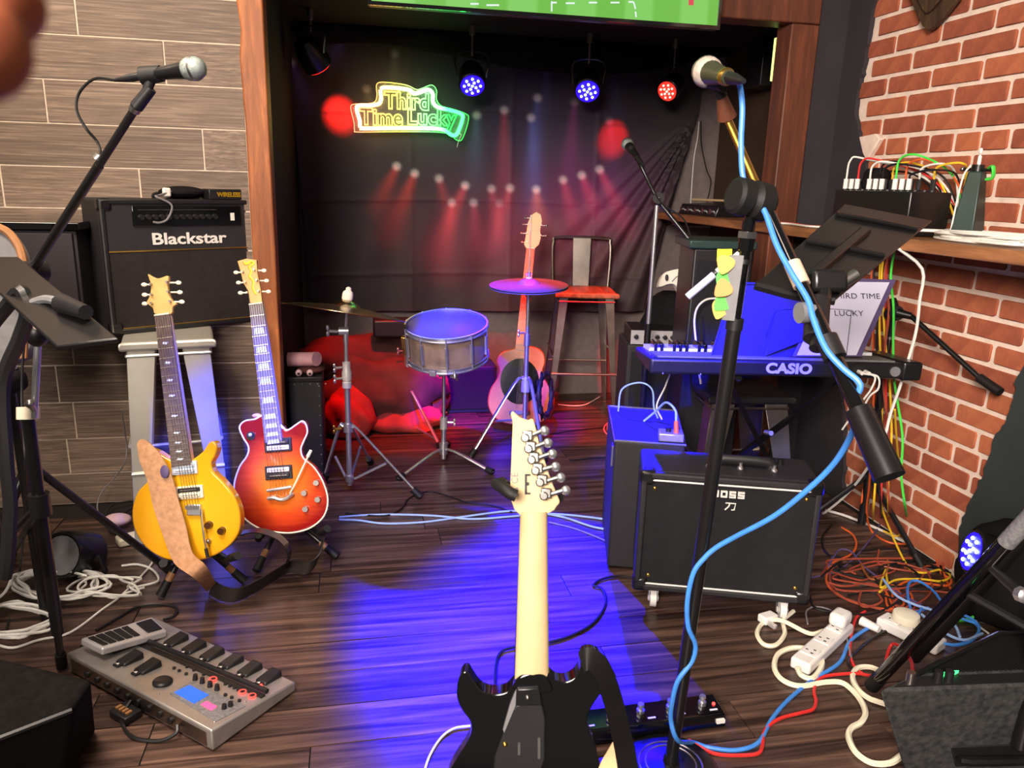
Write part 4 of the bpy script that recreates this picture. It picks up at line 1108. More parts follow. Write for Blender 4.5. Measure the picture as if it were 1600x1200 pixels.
# A-frame guitar stands
def guitar_stand(label, arms, feet, hub, group='A-frame guitar stands'):
    t = thing('guitar_stand', label, 'guitar stand', (hub.x, hub.y, 0), group)
    obj('hub', MB().cyl(hub - CR * .04, hub + CR * .04, .022, n=12), 'black_plastic', t)
    for (p, q, r_) in arms:                       # hub -> elbow -> pad tip
        a = obj('arm', MB().tube([hub, p, q], .011, 8, 4), 'black_metal', t)
        obj('rubber_pad', MB().cyl(q, r_, .013, n=10), 'rubber', a)
    for f in feet:
        l = obj('leg', MB().cyl(hub, f, .011, n=10), 'black_metal', t)
        e = (hub - f).normalized()
        obj('orange_band', MB().cyl(f + e * .055, f + e * .085, .0125, n=10), 'tan_rim', l)
        obj('rubber_foot', MB().cyl(f + e * .055, f, .0145, .016, 10), 'rubber', l)
    return t
hubY = dp(300, 838, 2.66)
guitar_stand('black A-frame guitar stand under the amber guitar', [(dp(262, 880, 2.62), dp(256, 884, 2.50), dp(255, 880, 2.42)), (dp(352, 872, 2.62), dp(360, 872, 2.50), dp(372, 868, 2.42))],
    [oz(250, 931, .012), oz(383, 908, .012), hubY + V((-.02, .32, -hubY.z + .012))], hubY)
hubR = dp(445, 800, 2.95)
guitar_stand('black A-frame guitar stand under the cherry sunburst guitar', [(dp(408, 838, 2.9), dp(404, 842, 2.80), dp(403, 836, 2.72)), (dp(494, 828, 2.9), dp(500, 832, 2.80), dp(512, 826, 2.72))],
    [oz(400, 892, .012), oz(527, 870, .012), hubR + V((.05, .28, -hubR.z + .012))], hubR)
# ---------------------------------------------------------------- drums
def tripod(base, zh, zl, feet, r=.009, double=True, mat='chrome', parent=None):
    hub = V((base.x, base.y, zh)); low = V((base.x, base.y, zl))
    obj('hub_collar', MB().cyl(hub - V((0, 0, .02)), hub + V((0, 0, .02)), .022, n=14), mat, parent)
    obj('lower_collar', MB().cyl(low - V((0, 0, .015)), low + V((0, 0, .015)), .020, n=14), mat, parent)
    for f in feet:
        o_ = (V((f.x, f.y, 0)) - V((base.x, base.y, 0))).normalized() * .025
        l = obj('leg', MB().tube([hub + o_, hub + o_ * 2.2 + V((0, 0, -.012)), f], r, 8, 3, flat=.6), mat, parent)
        mid = hub.lerp(f, .52)
        obj('brace', MB().cyl(low + o_, mid, r * .62, n=8), mat, l)
        obj('rubber_foot', MB().cyl(f + (hub - f).normalized() * .05, f, r * 1.5, r * 1.7, 10), 'rubber', l)
def wing(p, d, parent, mat='chrome', s=1):
    p = V(p); d = V(d).normalized(); u = V((0, 0, 1))
    m = MB().cyl(p, p + d * .03 * s, .006 * s, n=8)
    m.sph(p + d * .035 * s + u * .011 * s, .009 * s, 8, (.7, .7, 1.2)).sph(p + d * .035 * s - u * .011 * s, .009 * s, 8, (.7, .7, 1.2))
    return obj('wing_nut', m, mat, parent)
# crash cymbal
cbase = oz(547, 767)
cst = thing('cymbal_stand', 'chrome double-braced cymbal stand in front of the red-lit cloth heap', 'cymbal stand', cbase)
zt = z_at(cbase, 478)
obj('lower_tube', MB().cyl((cbase.x, cbase.y, .03), (cbase.x, cbase.y, z_at(cbase, 600)), .0125, n=12), 'chrome', cst)
za = z_at(cbase, 590); ax_ = V((cbase.x, cbase.y, 0))
obj('height_collar', MB(T(cbase.x, cbase.y, za - .05)).lathe([(.015, 0), (.021, .004), (.021, .03), (.016, .035), (.022, .04), (.022, .075), (.018, .09), (.018, .12), (.010, .125)], None, 16), 'pale_metal', cst)
obj('upper_tube', MB().cyl((cbase.x, cbase.y, za), (cbase.x, cbase.y, z_at(cbase, 530)), .009, n=10), 'chrome', cst)
wing((cbase.x - .02, cbase.y - .01, za), (-1, -.4, 0), cst); wing((cbase.x - .02, cbase.y - .01, za + .05), (-1, -.4, 0), cst)
zj = z_at(cbase, 517)
obj('tilter', MB().cyl((cbase.x - .03, cbase.y, zj), (cbase.x + .012, cbase.y, zj), .018, n=14).cyl((cbase.x, cbase.y, zj - .05), (cbase.x, cbase.y, zj), .012), 'chrome', cst)
wing((cbase.x - .035, cbase.y - .01, zj), (-1, -.2, .1), cst, 'chrome', 1.2)
cc = V((cbase.x + .006, cbase.y, zt))
nrm = V((.165, .175, 1)).normalized()
obj('tilter_rod', MB().cyl((cbase.x, cbase.y, zj), cc + nrm * .05, .006, n=8), 'chrome', cst)
tripod(cbase, z_at(cbase, 668), z_at(cbase, 747), [oz(505, 752, .012), oz(657, 776, .012), cbase + V((.1, .34, .012))], .0105, parent=cst)
wing((cbase.x - .03, cbase.y - .01, z_at(cbase, 668)), (-1, -.4, 0), cst, 'brass')
cy = thing('cymbal', 'large crash cymbal tilted away on the chrome stand, seen nearly edge-on', 'cymbal', cc)
cr = (vpx(cc)[0] - 443) / FPX * depth(cc) * 1.0
obj('plate', MB(frame(cc, nrm)).lathe([(cr, -.030), (cr * .7, -.014), (cr * .35, -.004), (.062, .0), (.05, .012), (.03, .022), (.010, .025), (.010, .023), (.03, .019), (.048, .009), (.06, -.002), (cr * .35, -.006), (cr * .7, -.016), (cr, -.0315), (cr, -.030)], None, 56, cap=False), 'cymbal', cy)
obj('felt', MB(frame(cc, nrm)).lathe([(.020, .024), (.024, .03), (.024, .05), (.021, .062), (.013, .068)], None, 10), 'felt_white', cy)
obj('top_nut', MB(frame(cc, nrm)).lathe([(.012, .068), (.012, .078), (.004, .084)], None, 8), 'felt_white', cy)

# snare drum and stand
sc0 = dp(697, 508, 3.48)
sn = V((-.075, -.19, 1)).normalized()
SF = frame(sc0, sn)
rr_ = 64 / FPX * 3.48
sd = thing('snare_drum', 'snare drum with brown grey shell, chrome hoops and blue-lit head', 'drum', sc0 - sn * .165)
obj('shell', MB(SF).lathe([(rr_ * .95, -.150), (rr_ * .95, -.008)], None, 40), 'snare_shell', sd)
obj('batter_head', MB(SF).lathe([(rr_ * .965, -.010), (rr_ * .965, .0), (rr_ * .93, .003)], None, 40), 'drum_head', sd)
for z0 in (-.012, -.160):
    obj('hoop', MB(SF).lathe([(rr_ * 1.0, z0), (rr_ * 1.03, z0), (rr_ * 1.03, z0 + .004), (rr_ * 1.0, z0 + .006), (rr_ * 1.0, z0 + .018), (rr_ * 1.025, z0 + .022), (rr_ * .985, z0 + .022), (rr_ * .985, z0), (rr_ * 1.0, z0)], None, 40, cap=False), 'chrome', sd)
for i in range(10):
    a = 2 * math.pi * i / 10 + .2
    c_, s_ = math.cos(a), math.sin(a)
    lg = obj('lug', MB(SF).cyl((rr_ * c_, rr_ * s_, -.125), (rr_ * c_, rr_ * s_, -.035), .0085, n=8), 'chrome', sd)
    obj('tension_rod', MB(SF).cyl((rr_ * 1.03 * c_, rr_ * 1.03 * s_, -.150), (rr_ * 1.03 * c_, rr_ * 1.03 * s_, .012), .0032, n=6), 'chrome', lg)
a = math.pi * 1.03
obj('strainer', MB(SF @ Matrix.Rotation(a, 4, 'Z')).box(.022, .03, .09, (rr_ * 1.03, 0, -.075)).box(.014, .016, .06, (rr_ * 1.09, .0, -.06)), 'brass', sd, .004)
a = 4.25
obj('tape_patch', MB(SF @ Matrix.Rotation(a, 4, 'Z')).box(.012, .03, .028, (rr_ * 1.03, 0, -.155)), 'grey_cable', sd, .003)
sb = oz(693, 722)
ss = thing('snare_stand', 'chrome snare stand with basket arms and flat tripod under the snare drum', 'drum stand', sb)
bz = z_at(sb, 582)
cup = V((sb.x, sb.y, bz))
obj('lower_tube', MB().cyl((sb.x, sb.y, .02), (sb.x, sb.y, z_at(sb, 660)), .013, n=12), 'chrome', ss)
obj('upper_tube', MB().cyl((sb.x, sb.y, z_at(sb, 665)), cup, .0085, n=10), 'chrome', ss)
obj('height_collar', MB().cyl((sb.x, sb.y, z_at(sb, 670)), (sb.x, sb.y, z_at(sb, 652)), .019, n=14), 'pale_metal', ss)
wing((sb.x + .02, sb.y, z_at(sb, 660)), (1, -.2, 0), ss, 'pale_metal')
obj('basket_clamp', MB().cyl(cup - V((.03, 0, .01)), cup + V((.03, 0, .01)), .016).cyl(cup, sc0 - sn * .20, .011), 'chrome', ss)
wing(cup + V((.03, -.01, -.02)), (1, -.4, 0), ss)
for a in (.6, 2.7, 4.75):
    q = SF @ V((rr_ * 1.07 * math.cos(a), rr_ * 1.07 * math.sin(a), -.172)); q2 = SF @ V((rr_ * 1.07 * math.cos(a), rr_ * 1.07 * math.sin(a), -.14))
    obj('basket_arm', MB().tube([sc0 - sn * .20, q, q2], .006, 8, 4), 'chrome', ss)
hub = V((sb.x, sb.y, .075))
obj('foot_collar', MB().cyl(hub - V((0, 0, .03)), hub + V((0, 0, .03)), .022, n=14), 'chrome', ss)
for f in (oz(622, 748, .012), oz(770, 738, .012), sb + V((.05, .25, .012))):
    l = obj('leg', MB().tube([hub, hub.lerp(f, .3) + V((0, 0, .012)), f], .010, 8, 4, flat=.6), 'chrome', ss)
    obj('rubber_foot', MB().cyl(f + (hub - f).normalized() * .04, f, .015, .018, 10), 'rubber', l)

# hi-hat
hbase = oz(818, 700)
hs = thing('hi_hat_stand', 'chrome hi-hat stand with splayed tripod legs in front of the red-lit guitar', 'cymbal stand', hbase)
zc = z_at(hbase, 447)
obj('pull_rod', MB().cyl((hbase.x, hbase.y, zc - .1), (hbase.x, hbase.y, z_at(hbase, 336)), .0038, n=8), 'chrome', hs)
obj('clutch', MB().cyl((hbase.x, hbase.y, zc + .01), (hbase.x, hbase.y, zc + .075), .009).cyl((hbase.x - .02, hbase.y, zc + .06), (hbase.x + .015, hbase.y, zc + .06), .006), 'chrome', hs)
obj('upper_tube', MB().cyl((hbase.x, hbase.y, z_at(hbase, 545)), (hbase.x, hbase.y, zc - .045), .0095, n=12), 'chrome', hs)
obj('seat_cup', MB(T(hbase.x, hbase.y, zc - .06)).lathe([(.012, 0), (.022, .02), (.026, .035), (.012, .04)], None, 14), 'chrome', hs)
obj('height_collar', MB().cyl((hbase.x, hbase.y, z_at(hbase, 540)), (hbase.x, hbase.y, z_at(hbase, 522)), .017, n=14), 'chrome', hs)
wing((hbase.x - .015, hbase.y, z_at(hbase, 520)), (-1, -.3, 0), hs)
obj('lower_tube', MB().cyl((hbase.x, hbase.y, .05), (hbase.x, hbase.y, z_at(hbase, 535)), .0125, n=12), 'chrome', hs)
hz = z_at(hbase, 592)
obj('leg_hub', MB().cyl((hbase.x, hbase.y, hz - .07), (hbase.x, hbase.y, hz + .01), .024, n=14), 'pale_metal', hs)
hub = V((hbase.x, hbase.y, hz))
for f in (oz(735, 713, .012), oz(851, 722, .012), hbase + V((.08, .3, .012))):
    o_ = (V((f.x, f.y, hz)) - hub).normalized()
    l = obj('leg', MB().tube([hub + o_ * .02, hub + o_ * .075 + V((0, 0, -.02)), f], .0105, 8, 4, flat=.55), 'chrome', hs)
    obj('brace', MB().cyl(hub.lerp(f, .55), V((hbase.x, hbase.y, hz * .42)), .006), 'chrome', l)
    obj('rubber_foot', MB().cyl(f + (hub - f).normalized() * .045, f, .016, .018, 10), 'rubber', l)
fp0 = V((hbase.x, hbase.y, 0))
obj('foot_plate', MB().hexa([fp0 + V(q) for q in ((-.045, -.30, .012), (.045, -.30, .012), (.045, -.03, .07), (-.045, -.03, .07), (-.045, -.30, .02), (.045, -.30, .02), (.045, -.03, .08), (-.045, -.03, .08))]), 'steel', hs, .003)
tagz = dp(807, 625, depth(hbase) - .05)
hr = 62 / FPX * depth(V((hbase.x, hbase.y, zc)))
prof = [(hr, -.016), (hr * .6, -.004), (hr * .30, .002), (hr * .28, .008), (hr * .17, .024), (.008, .028), (.008, .026), (hr * .16, .021), (hr * .27, .005), (hr * .3, -.001), (hr * .6, -.007), (hr, -.018), (hr, -.016)]
for i, (z, fl_p, lb_) in enumerate(((zc + .012, 1, 'upper hi-hat cymbal with raised bell, lit deep blue'), (zc - .012, -1, 'lower hi-hat cymbal facing up under the upper one'))):
    c = V((hbase.x, hbase.y, z)); n_ = V((-.03, -.05, 1)) * fl_p
    h = thing('hi_hat_cymbal', lb_, 'cymbal', c, 'hi-hat cymbals')
    obj('plate', MB(frame(c, n_)).lathe(prof, None, 48, cap=False), 'hat_bronze', h)
    obj('bell_washer', MB(frame(c, n_)).lathe([(.016, .028), (.016, .034), (.010, .036)], None, 12), 'felt_white', h)

# low chrome tripod stand behind the snare
tb = oz(637, 668)
lt = thing('tripod_stand', 'low chrome tripod stand behind the snare drum, red-lit', 'drum stand', tb)
obj('post', MB().cyl((tb.x, tb.y, .03), (tb.x, tb.y, z_at(tb, 560)), .010, n=10), 'chrome', lt)
obj('post_top', MB().cyl((tb.x, tb.y, z_at(tb, 575)), (tb.x, tb.y, z_at(tb, 552)), .016, n=12), 'chrome', lt)
wing((tb.x - .02, tb.y, z_at(tb, 548)), (-1, -.4, 0), lt)
hub = V((tb.x, tb.y, z_at(tb, 607)))
obj('hub_collar', MB().cyl(hub - V((0, 0, .02)), hub + V((0, 0, .02)), .02), 'chrome', lt)
low = V((tb.x, tb.y, z_at(tb, 660)))
for f in (oz(571, 672, .012), oz(690, 702, .012), tb + V((.1, .3, .012))):
    o_ = (V((f.x, f.y, hub.z)) - hub).normalized()
    l = obj('leg', MB().tube([hub + o_ * .02, hub + o_ * .08 - V((0, 0, .01)), f], .010, 8, 4, flat=.55), 'chrome', lt)
    obj('brace', MB().cyl(low, hub.lerp(f, .85), .006), 'chrome', l)
    obj('rubber_foot', MB().cyl(f + (hub - f).normalized() * .045, f, .016, .018, 10), 'rubber', l)

# ---------------------------------------------------------------- things in the recess
# black studded case with odds and ends
kb = oz(508, 752)
kx0, ky0 = -.33, kb.y
kz = z_at((kb.x, ky0), 590)
kc = thing('road_case', 'tall black case with a row of bright studs inside the recess, left', 'case', (kx0 + .1, ky0 + .12, 0))
obj('box', MB().span((kx0, ky0, .0), (kb.x, ky0 + .26, kz)), 'tolex', kc, .008)
obj('rim_edge', MB().span((kx0 - .003, ky0 - .004, kz - .02), (kb.x + .004, ky0 + .264, kz + .004)), 'black_plastic', kc, .004)
for i in range(10):
    z = kz - .04 - i * (kz - .08) / 9
    obj('stud', MB().sph((kb.x - .012, ky0 - .001, z), .0042, 8), 'steel', kc)
for i in range(5):
    obj('stud', MB().sph((kx0 + .03 + i * .035, ky0 - .001, kz - .03), .0042, 8), 'steel', kc)
pr_ = MB().tube([(kx0 - .0, ky0 + .09, kz + .068), (kx0 + .09, ky0 + .08, kz + .07), (kb.x - .02, ky0 + .06, kz + .075)], .042, 12, 3, flat=.8)
o = obj('paper_roll', pr_, 'pink_paper'); tag(o, 'pinkish rolled sheet lying across the top of the studded black case', 'paper roll')
m = MB()
o = obj('cloth_wad', MB(T(kx0 + .10, ky0 + .09, kz + .02)).sph((0, 0, 0), .06, 14, (1.1, 1, .36)), 'maroon_cloth'); tag(o, 'crumpled reddish cloth under the paper roll on the studded case', 'cloth')
for i, (dx, dy) in enumerate(((.05, .02), (.10, .015))):
    tcap = thing('bottle_stopper', ('left' if i == 0 else 'right') + ' one of two pale round caps at the front of the studded case top', 'cap', (kx0 + dx, ky0 + dy, kz + .004), 'pale caps on the studded case')
    obj('cap', MB(T(kx0 + dx, ky0 + dy, kz + .02)).sph((0, 0, 0), .016, 10), 'pink_cap', tcap)
    obj('hole', MB(T(kx0 + dx, ky0 + dy - .0155, kz + .02)).sph((0, 0, 0), .006, 8), 'black_plastic', tcap)

# heap of gig bags and a red cloth
def lump(nm, label, cat, c, s, mat, seed, amp=.25, n=36, cut=True):
    random.seed(seed)
    ph = [(random.uniform(2, 7), random.uniform(2, 7), random.uniform(2, 7), random.uniform(0, 6)) for _ in range(6)]
    def f(u, v):
        a = u * 2 * math.pi; e = v * math.pi
        d = V((math.sin(e) * math.cos(a), math.sin(e) * math.sin(a), -math.cos(e)))
        w = sum(math.sin(p[0] * d.x + p[1] * d.y + p[2] * d.z + p[3]) for p in ph) / 6
        w += .10 * math.sin(11 * d.x - 7 * d.z + ph[1][3]) * math.sin(9 * d.y + 5 * d.x) + .08 * math.sin(17 * d.z + 8 * d.x + ph[2][3]) + .35 * abs(math.sin(4 * d.x + 3 * d.z + ph[0][3])) ** 3
        r = 1 + amp * w
        q = V((d.x * s[0] * r, d.y * s[1] * r, d.z * s[2] * r))
        z = c[2] + q.z
        return V((c[0] + q.x, c[1] + q.y, max(z, .004)))
    o = obj(nm, MB().grid(n, n // 2, f), mat, None, 0, smooth=70)
    return tag(o, label, cat)
def mid(x, y, Y): return oy(x, y, Y)
c = oy(590, 620, 4.45)
lump('gig_bag', 'large slumped dark maroon gig bag heaped behind the cymbal stand', 'bag', (c.x, 4.45, .18), (.36, .22, .24), 'maroon_cloth', 4)
c = oy(545, 640, 4.22); lump('red_bag', 'bright red cloth bundle at the left foot of the heap, behind the cymbal stand', 'bag', (c.x, 4.24, .10), (.14, .12, .16), 'red_cloth', 6)
c = oy(668, 600, 4.42); lump('red_sack', 'tall bright red cloth sack beside the low tripod stand', 'bag', (c.x, 4.50, .17), (.13, .12, .24), 'red_cloth', 9)
c = oy(600, 665, 4.2); lump('red_cloth', 'low crumpled red cloth on the floor between tripod stand and heap', 'cloth', (c.x + .1, 4.34, .04), (.24, .13, .10), 'red_cloth', 12)
# draped end of the heap's top: dark slab-like bag
lump('soft_case', 'dark soft instrument case lying on top of the heap under the cymbal', 'case', (oy(560, 545, 4.5).x + .05, 4.52, oy(560, 545, 4.5).z - .04), (.40, .15, .12), 'maroon_cloth', 15, .12)
c = oy(612, 511, 4.40)
o = obj('gear_box', MB(T(*c)).box(.21, .12, .10), 'black_plastic', None, .012, 3); tag(o, 'black oblong gear box lying on the heap left of the snare drum', 'box')
# black box behind the snare and power strip
c0 = oy(700, 640, 4.62)
bz_ = oy(735, 575, 4.55).z
o = thing('speaker_box', 'low black speaker box against the backdrop, right of the snare stand', 'speaker', (c0.x, 4.7, 0))
x0, x1 = oy(692, 610, 4.58).x, oy(776, 610, 4.58).x
obj('cabinet', MB().span((x0, 4.58, 0), (x1, 4.80, bz_)), 'tolex', o, .008)
obj('grille', MB().span((x0 + .02, 4.572, .03), (x1 - .02, 4.58, bz_ - .02)), 'grille_black', o)
def power_strip(label, a, b_, w, n, group=None, z=0):
    a, b_ = V(a), V(b_); ax = (b_ - a); L = ax.length; ang = math.atan2(ax.y, ax.x)
    c = (a + b_) / 2; M = yaw((c.x, c.y, z), ang)
    t = thing('power_strip', label, 'power strip', (c.x, c.y, z), group, ang)
    obj('housing', MB(M).span((-L / 2, -w / 2, 0), (L / 2, w / 2, .038)), 'white_plastic', t, .008, 3)
    for i in range(n):
        x = -L / 2 + L * (i + .75) / (n + .5)
        s = obj('socket', MB(M).span((x - .024, -w * .38, .036), (x + .024, w * .38, .041)), 'white_plastic', t, .003)
        for dx, dy in ((0, .012), (-.011, -.008), (.011, -.008)):
            obj('slot', MB(M).box(.004, .008, .002, (x + dx, dy, .0412)), 'black_plastic', s)
    return t, M, L
t, M, L = power_strip('white power strip on the floor under the red-lit acoustic guitar', oz(705, 641), oz(778, 640), .06, 3)
pl_ = thing('power_plug', 'white plug lying on the power strip by the hi-hat leg', 'plug', M @ V((L * .32, 0, .04)))
obj('body', MB(M @ T(L * .32, 0, .061)).box(.06, .045, .04), 'white_plastic', pl_, .012, 3)
obj('lead', MB().tube([M @ V((L * .36, .01, .06)), M @ V((L * .55, .03, .02)), M @ V((L * .8, .02, .006))], .004, 6, 5), 'black_cable', pl_)
o = obj('power_lead', MB().tube([M @ V((-L / 2, 0, .015)), oz(690, 650, .006), oz(672, 655, .006), oz(655, 652, .006)], .004, 6, 5), 'white_cable'); tag(o, 'white lead running left from the power strip in the recess', 'cable')

# acoustic guitar leaning on the stool, red-lit
AX, AY, Dg = 812, 600, 4.42
ag_out = [(a - AX, b_ - AY) for a, b_ in [(800, 545), (816, 540), (836, 542), (848, 550), (852, 565), (848, 580), (852, 594), (864, 612), (866, 634), (856, 654), (836, 662), (812, 664), (788, 661), (770, 650), (762, 630), (766, 608), (776, 592), (780, 578), (776, 564), (784, 550)]]
hd3 = [(a - AX, b_ - AY) for a, b_ in [(822, 388), (819, 382), (822, 366), (825, 348), (830, 336), (838, 331), (845, 335), (847, 345), (844, 360), (845, 372), (842, 382), (836, 388)]]
t3, M3, kk, F3 = electric('acoustic_guitar', 'acoustic guitar with pale maple headstock leaning in the recess behind the hi-hat', AX, AY, Dg, 0, 1, ag_out, 'acoustic_top', 1,
    ((829 - AX, 389 - AY), (812 - AX, 560 - AY), 13, 17), hd3, 'acoustic_top', 14, None, 'maple', [(824 - AX, 378 - AY, -1), (823 - AX, 364 - AY, -1), (826 - AX, 350 - AY, -1), (829 - AX, 340 - AY, -1), (845 - AX, 368 - AY, 1), (846 - AX, 352 - AY, 1)], th=.09, neckmat='maple_raw', tunmat='steel')
g3 = lambda x, y, z=0: V(((x - AX) * kk, -(y - AY) * kk, z))
obj('sound_hole', MB(M3 @ T(*g3(812, 596, -.001))).lathe([(.112, -.001), (.112, .001)], Matrix.Diagonal((1, 1.18, 1, 1)), 28), 'black_gloss', t3)
obj('bridge', MB(M3).box(.12, .024, .014, tuple(g3(812, 645, -.006))), 'fretboard', t3, .003)
for i in range(6):
    u = i / 5 - .5
    obj('string', MB(M3).cyl(F3(0, u * .8, .006), g3(812 + u * 12, 645, -.014), .0007, n=4), 'string_steel', t3)
# tambourine with jingles leaning beside it
tc_ = dp(852, 618, 4.2)
tm = thing('tambourine', 'black tambourine with bright jingles standing beside the acoustic guitar', 'tambourine', V((tc_.x, tc_.y, .02)))
n_ = V((.85, -.5, .1)).normalized(); TF = frame(tc_, n_)
ring = [TF @ V((.115 * math.cos(a), .115 * math.sin(a), 0)) for a in [2 * math.pi * i / 24 for i in range(24)]]
obj('frame_ring', MB().tube(ring, .013, 8, 1, True), 'black_plastic', tm)
for i in range(10):
    a = 2 * math.pi * i / 10
    for dz in (-.009, .009):
        obj('jingle', MB(TF @ Matrix.Rotation(a, 4, 'Z') @ T(.118, 0, dz)).lathe([(.024, -.001), (.020, .003), (.008, .002)], None, 10), 'steel', tm)
# bar stool with a low back
sx_, sy_ = oz(870, 652), oz(965, 654)
dS = (sx_ + sy_) / 2
stc = V((dS.x + .04, dS.y + .2, 0))
seatz = z_at((stc.x, stc.y - .1), 455)
metal_stool('bar_stool', 'dark metal bar stool with low back and wooden seat, right of the hi-hat', stc.x - .045, stc.y, seatz, -.16, .37, .44, .30, 'gunmetal', 'shelf_wood', lw=.055)
o = obj('floor_lead', MB().tube([oz(872, 632, .006), oz(895, 634, .006), oz(915, 632, .006), oz(937, 620, .006)], .004, 6, 6), 'white_cable'); tag(o, 'thin white lead on the floor between the bar stool legs', 'cable')

# head amp on a black speaker, cloth bundle, tall PA column
hd = 3.75
p0, p1 = dp(985, 538, hd), dp(1064, 538, hd)
exh = V((p1.x - p0.x, p1.y - p0.y, 0)); wh = exh.length; exh.normalize(); eyh = V((-exh.y, exh.x, 0))
MH = basis((p0.x, p0.y, 0), exh, eyh, (0, 0, 1)); zc_ = p0.z
hh_ = 23 / FPX * hd
spk = thing('speaker_cabinet', 'black speaker cabinet under the pale amplifier head, left of the keyboard', 'speaker', MH @ V((.15, .15, 0)))
obj('cabinet', MB(MH).span((-.012, .006, 0), (wh + .1, .32, zc_ - .002)), 'tolex', spk, .01)
obj('grille', MB(MH).span((.01, -.004, .04), (wh + .08, .006, zc_ - .04)), 'grille_black', spk)
ha = thing('amplifier_head', 'small pale-fronted amplifier head with dark knobs on a black speaker', 'amplifier', MH @ V((.1, .1, zc_)))
obj('housing', MB(MH).span((0, .006, zc_), (wh + .03, .24, zc_ + hh_)), 'black_plastic', ha, .006)
obj('face_plate', MB(MH).span((.0, .0, zc_ + .002), (wh + .03, .006, zc_ + hh_ - .002)), 'pale_metal', ha)
for i, fx in enumerate((.10, .30, .52, .67, .82)):
    obj('knob', MB(MH).cyl((wh * fx, -.016, zc_ + hh_ * .55), (wh * fx, .002, zc_ + hh_ * .55), .0105, .012, 12), 'black_plastic', ha)
bx = dp(1050, 490, 4.0)
lump('black_holdall', 'black holdall on the speaker behind the white cap', 'bag', (bx.x, bx.y, bx.z - .05), (.16, .12, .17), 'black_cloth', 21, .1)
# white cap-like cloth bundle with dark eyelets
wd = 3.72
wpts = [(1029, 446), (1036, 428), (1050, 422), (1064, 420), (1078, 424), (1082, 450), (1076, 478), (1066, 468), (1056, 446), (1044, 444), (1034, 448)]
wc = thing('peaked_hat', 'white peaked hat with a dark eyelet hanging on the black holdall', 'hat', dp(1055, 470, wd))
obj('cloth_body', MB(pxplane(1055, 450, wd)).prism(pxpoly(smoothpoly(wpts, 3), 1055, 450, wd), 0, .06), 'cream_cloth', wc, .014, 3)
obj('eyelet', MB(pxplane(1042, 434, wd - .005)).lathe([(.012, -.002), (.012, .004)], Matrix.Diagonal((.7, 1.4, 1, 1)), 12), 'black_plastic', wc)
obj('seam', MB().tube([dp(x, y, wd - .003) for x, y in ((1050, 440), (1058, 432), (1068, 430), (1078, 434))], .0025, 6, 4), 'grey_cable', wc)
# tall glossy speaker column
d_ = 3.35
q0, q1 = dp(1066, 562, d_), dp(1160, 562, d_)
exc = V((q1.x - q0.x, q1.y - q0.y, 0)); wcx = exc.length; exc.normalize(); eyc = V((-exc.y, exc.x, 0))
MC = basis((q0.x, q0.y, 0), exc, eyc, (0, 0, 1))
zt_ = z_at((q0.x, q0.y), 388)
pa = thing('loudspeaker', 'tall glossy black speaker cabinet standing behind the keyboard', 'speaker', MC @ V((wcx / 2, .14, 0)))
obj('cabinet', MB(MC).hexa([(0, 0, 0), (wcx, 0, 0), (wcx, .28, 0), (.0, .28, 0), (.012, 0, zt_), (wcx, 0, zt_), (wcx, .28, zt_), (.012, .28, zt_)]), 'black_plastic', pa, .008)
obj('top_rail', MB(MC).span((-.012, -.012, zt_), (wcx + .01, .29, zt_ + .035)), 'dark_teal', pa, .006)
obj('front_panel', MB(MC).span((.03, -.006, .12), (wcx - .02, .0, zt_ - .05)), 'grille_black', pa, .003)
# grey lead over the column
o = obj('speaker_lead', MB().tube([dp(x, y, 3.2) for x, y in ((1125, 466), (1104, 468), (1090, 480), (1085, 500), (1087, 530), (1090, 565), (1095, 600))], .0045, 6, 6), 'white_cable'); tag(o, 'white lead curving down the front of the tall speaker cabinet', 'cable')
# ---------------------------------------------------------------- right: combo amplifier on casters
B0, B1 = oz(990, 921, .075), oz(1262, 946, .075)
bx_ = (B1 - B0); BW = bx_.length; bx_.normalize(); by_ = V((-bx_.y, bx_.x, 0)); angB = math.atan2(bx_.y, bx_.x)
BHt = z_at(B0, 738) - .075
BDp = .25
MBs = basis(B0, bx_, by_, (0, 0, 1))
ba = thing('guitar_amplifier', 'black combo amplifier lettered BOSS, standing on casters under the keyboard', 'amplifier', MBs @ V((BW / 2, BDp / 2, -.075)), None, angB)
obj('cabinet', MB(MBs).span((0, .022, 0), (BW, BDp, BHt)), 'tolex', ba, .012, 3)
obj('front_frame', MB(MBs).span((0, 0, 0), (BW, .024, .022)).span((0, 0, BHt - .022), (BW, .024, BHt)).span((0, 0, .022), (.02, .024, BHt - .022)).span((BW - .02, 0, .022), (BW, .024, BHt - .022)), 'tolex', ba, .006)
obj('speaker_grille', MB(MBs).span((.02, .008, .022), (BW - .02, .022, BHt - .022)), 'grille_black', ba)
for z in (.026, BHt - .026): obj('white_piping', MB(MBs).cyl((.02, .004, z), (BW - .02, .004, z), .0032, n=6), 'lettering_white', ba)
for x in (.045, BW - .045):
    for z in (.055, BHt - .055): obj('grille_screw', MB(MBs).sph((x, .007, z), .007, 10, (1, .6, 1)), 'brass', ba)
for x in (.02, BW - .02):
    for z in (.02, BHt - .02): obj('corner_cap', MB(MBs).box(.052, .052, .052, (x, .026, z)), 'black_metal', ba, .012, 2)
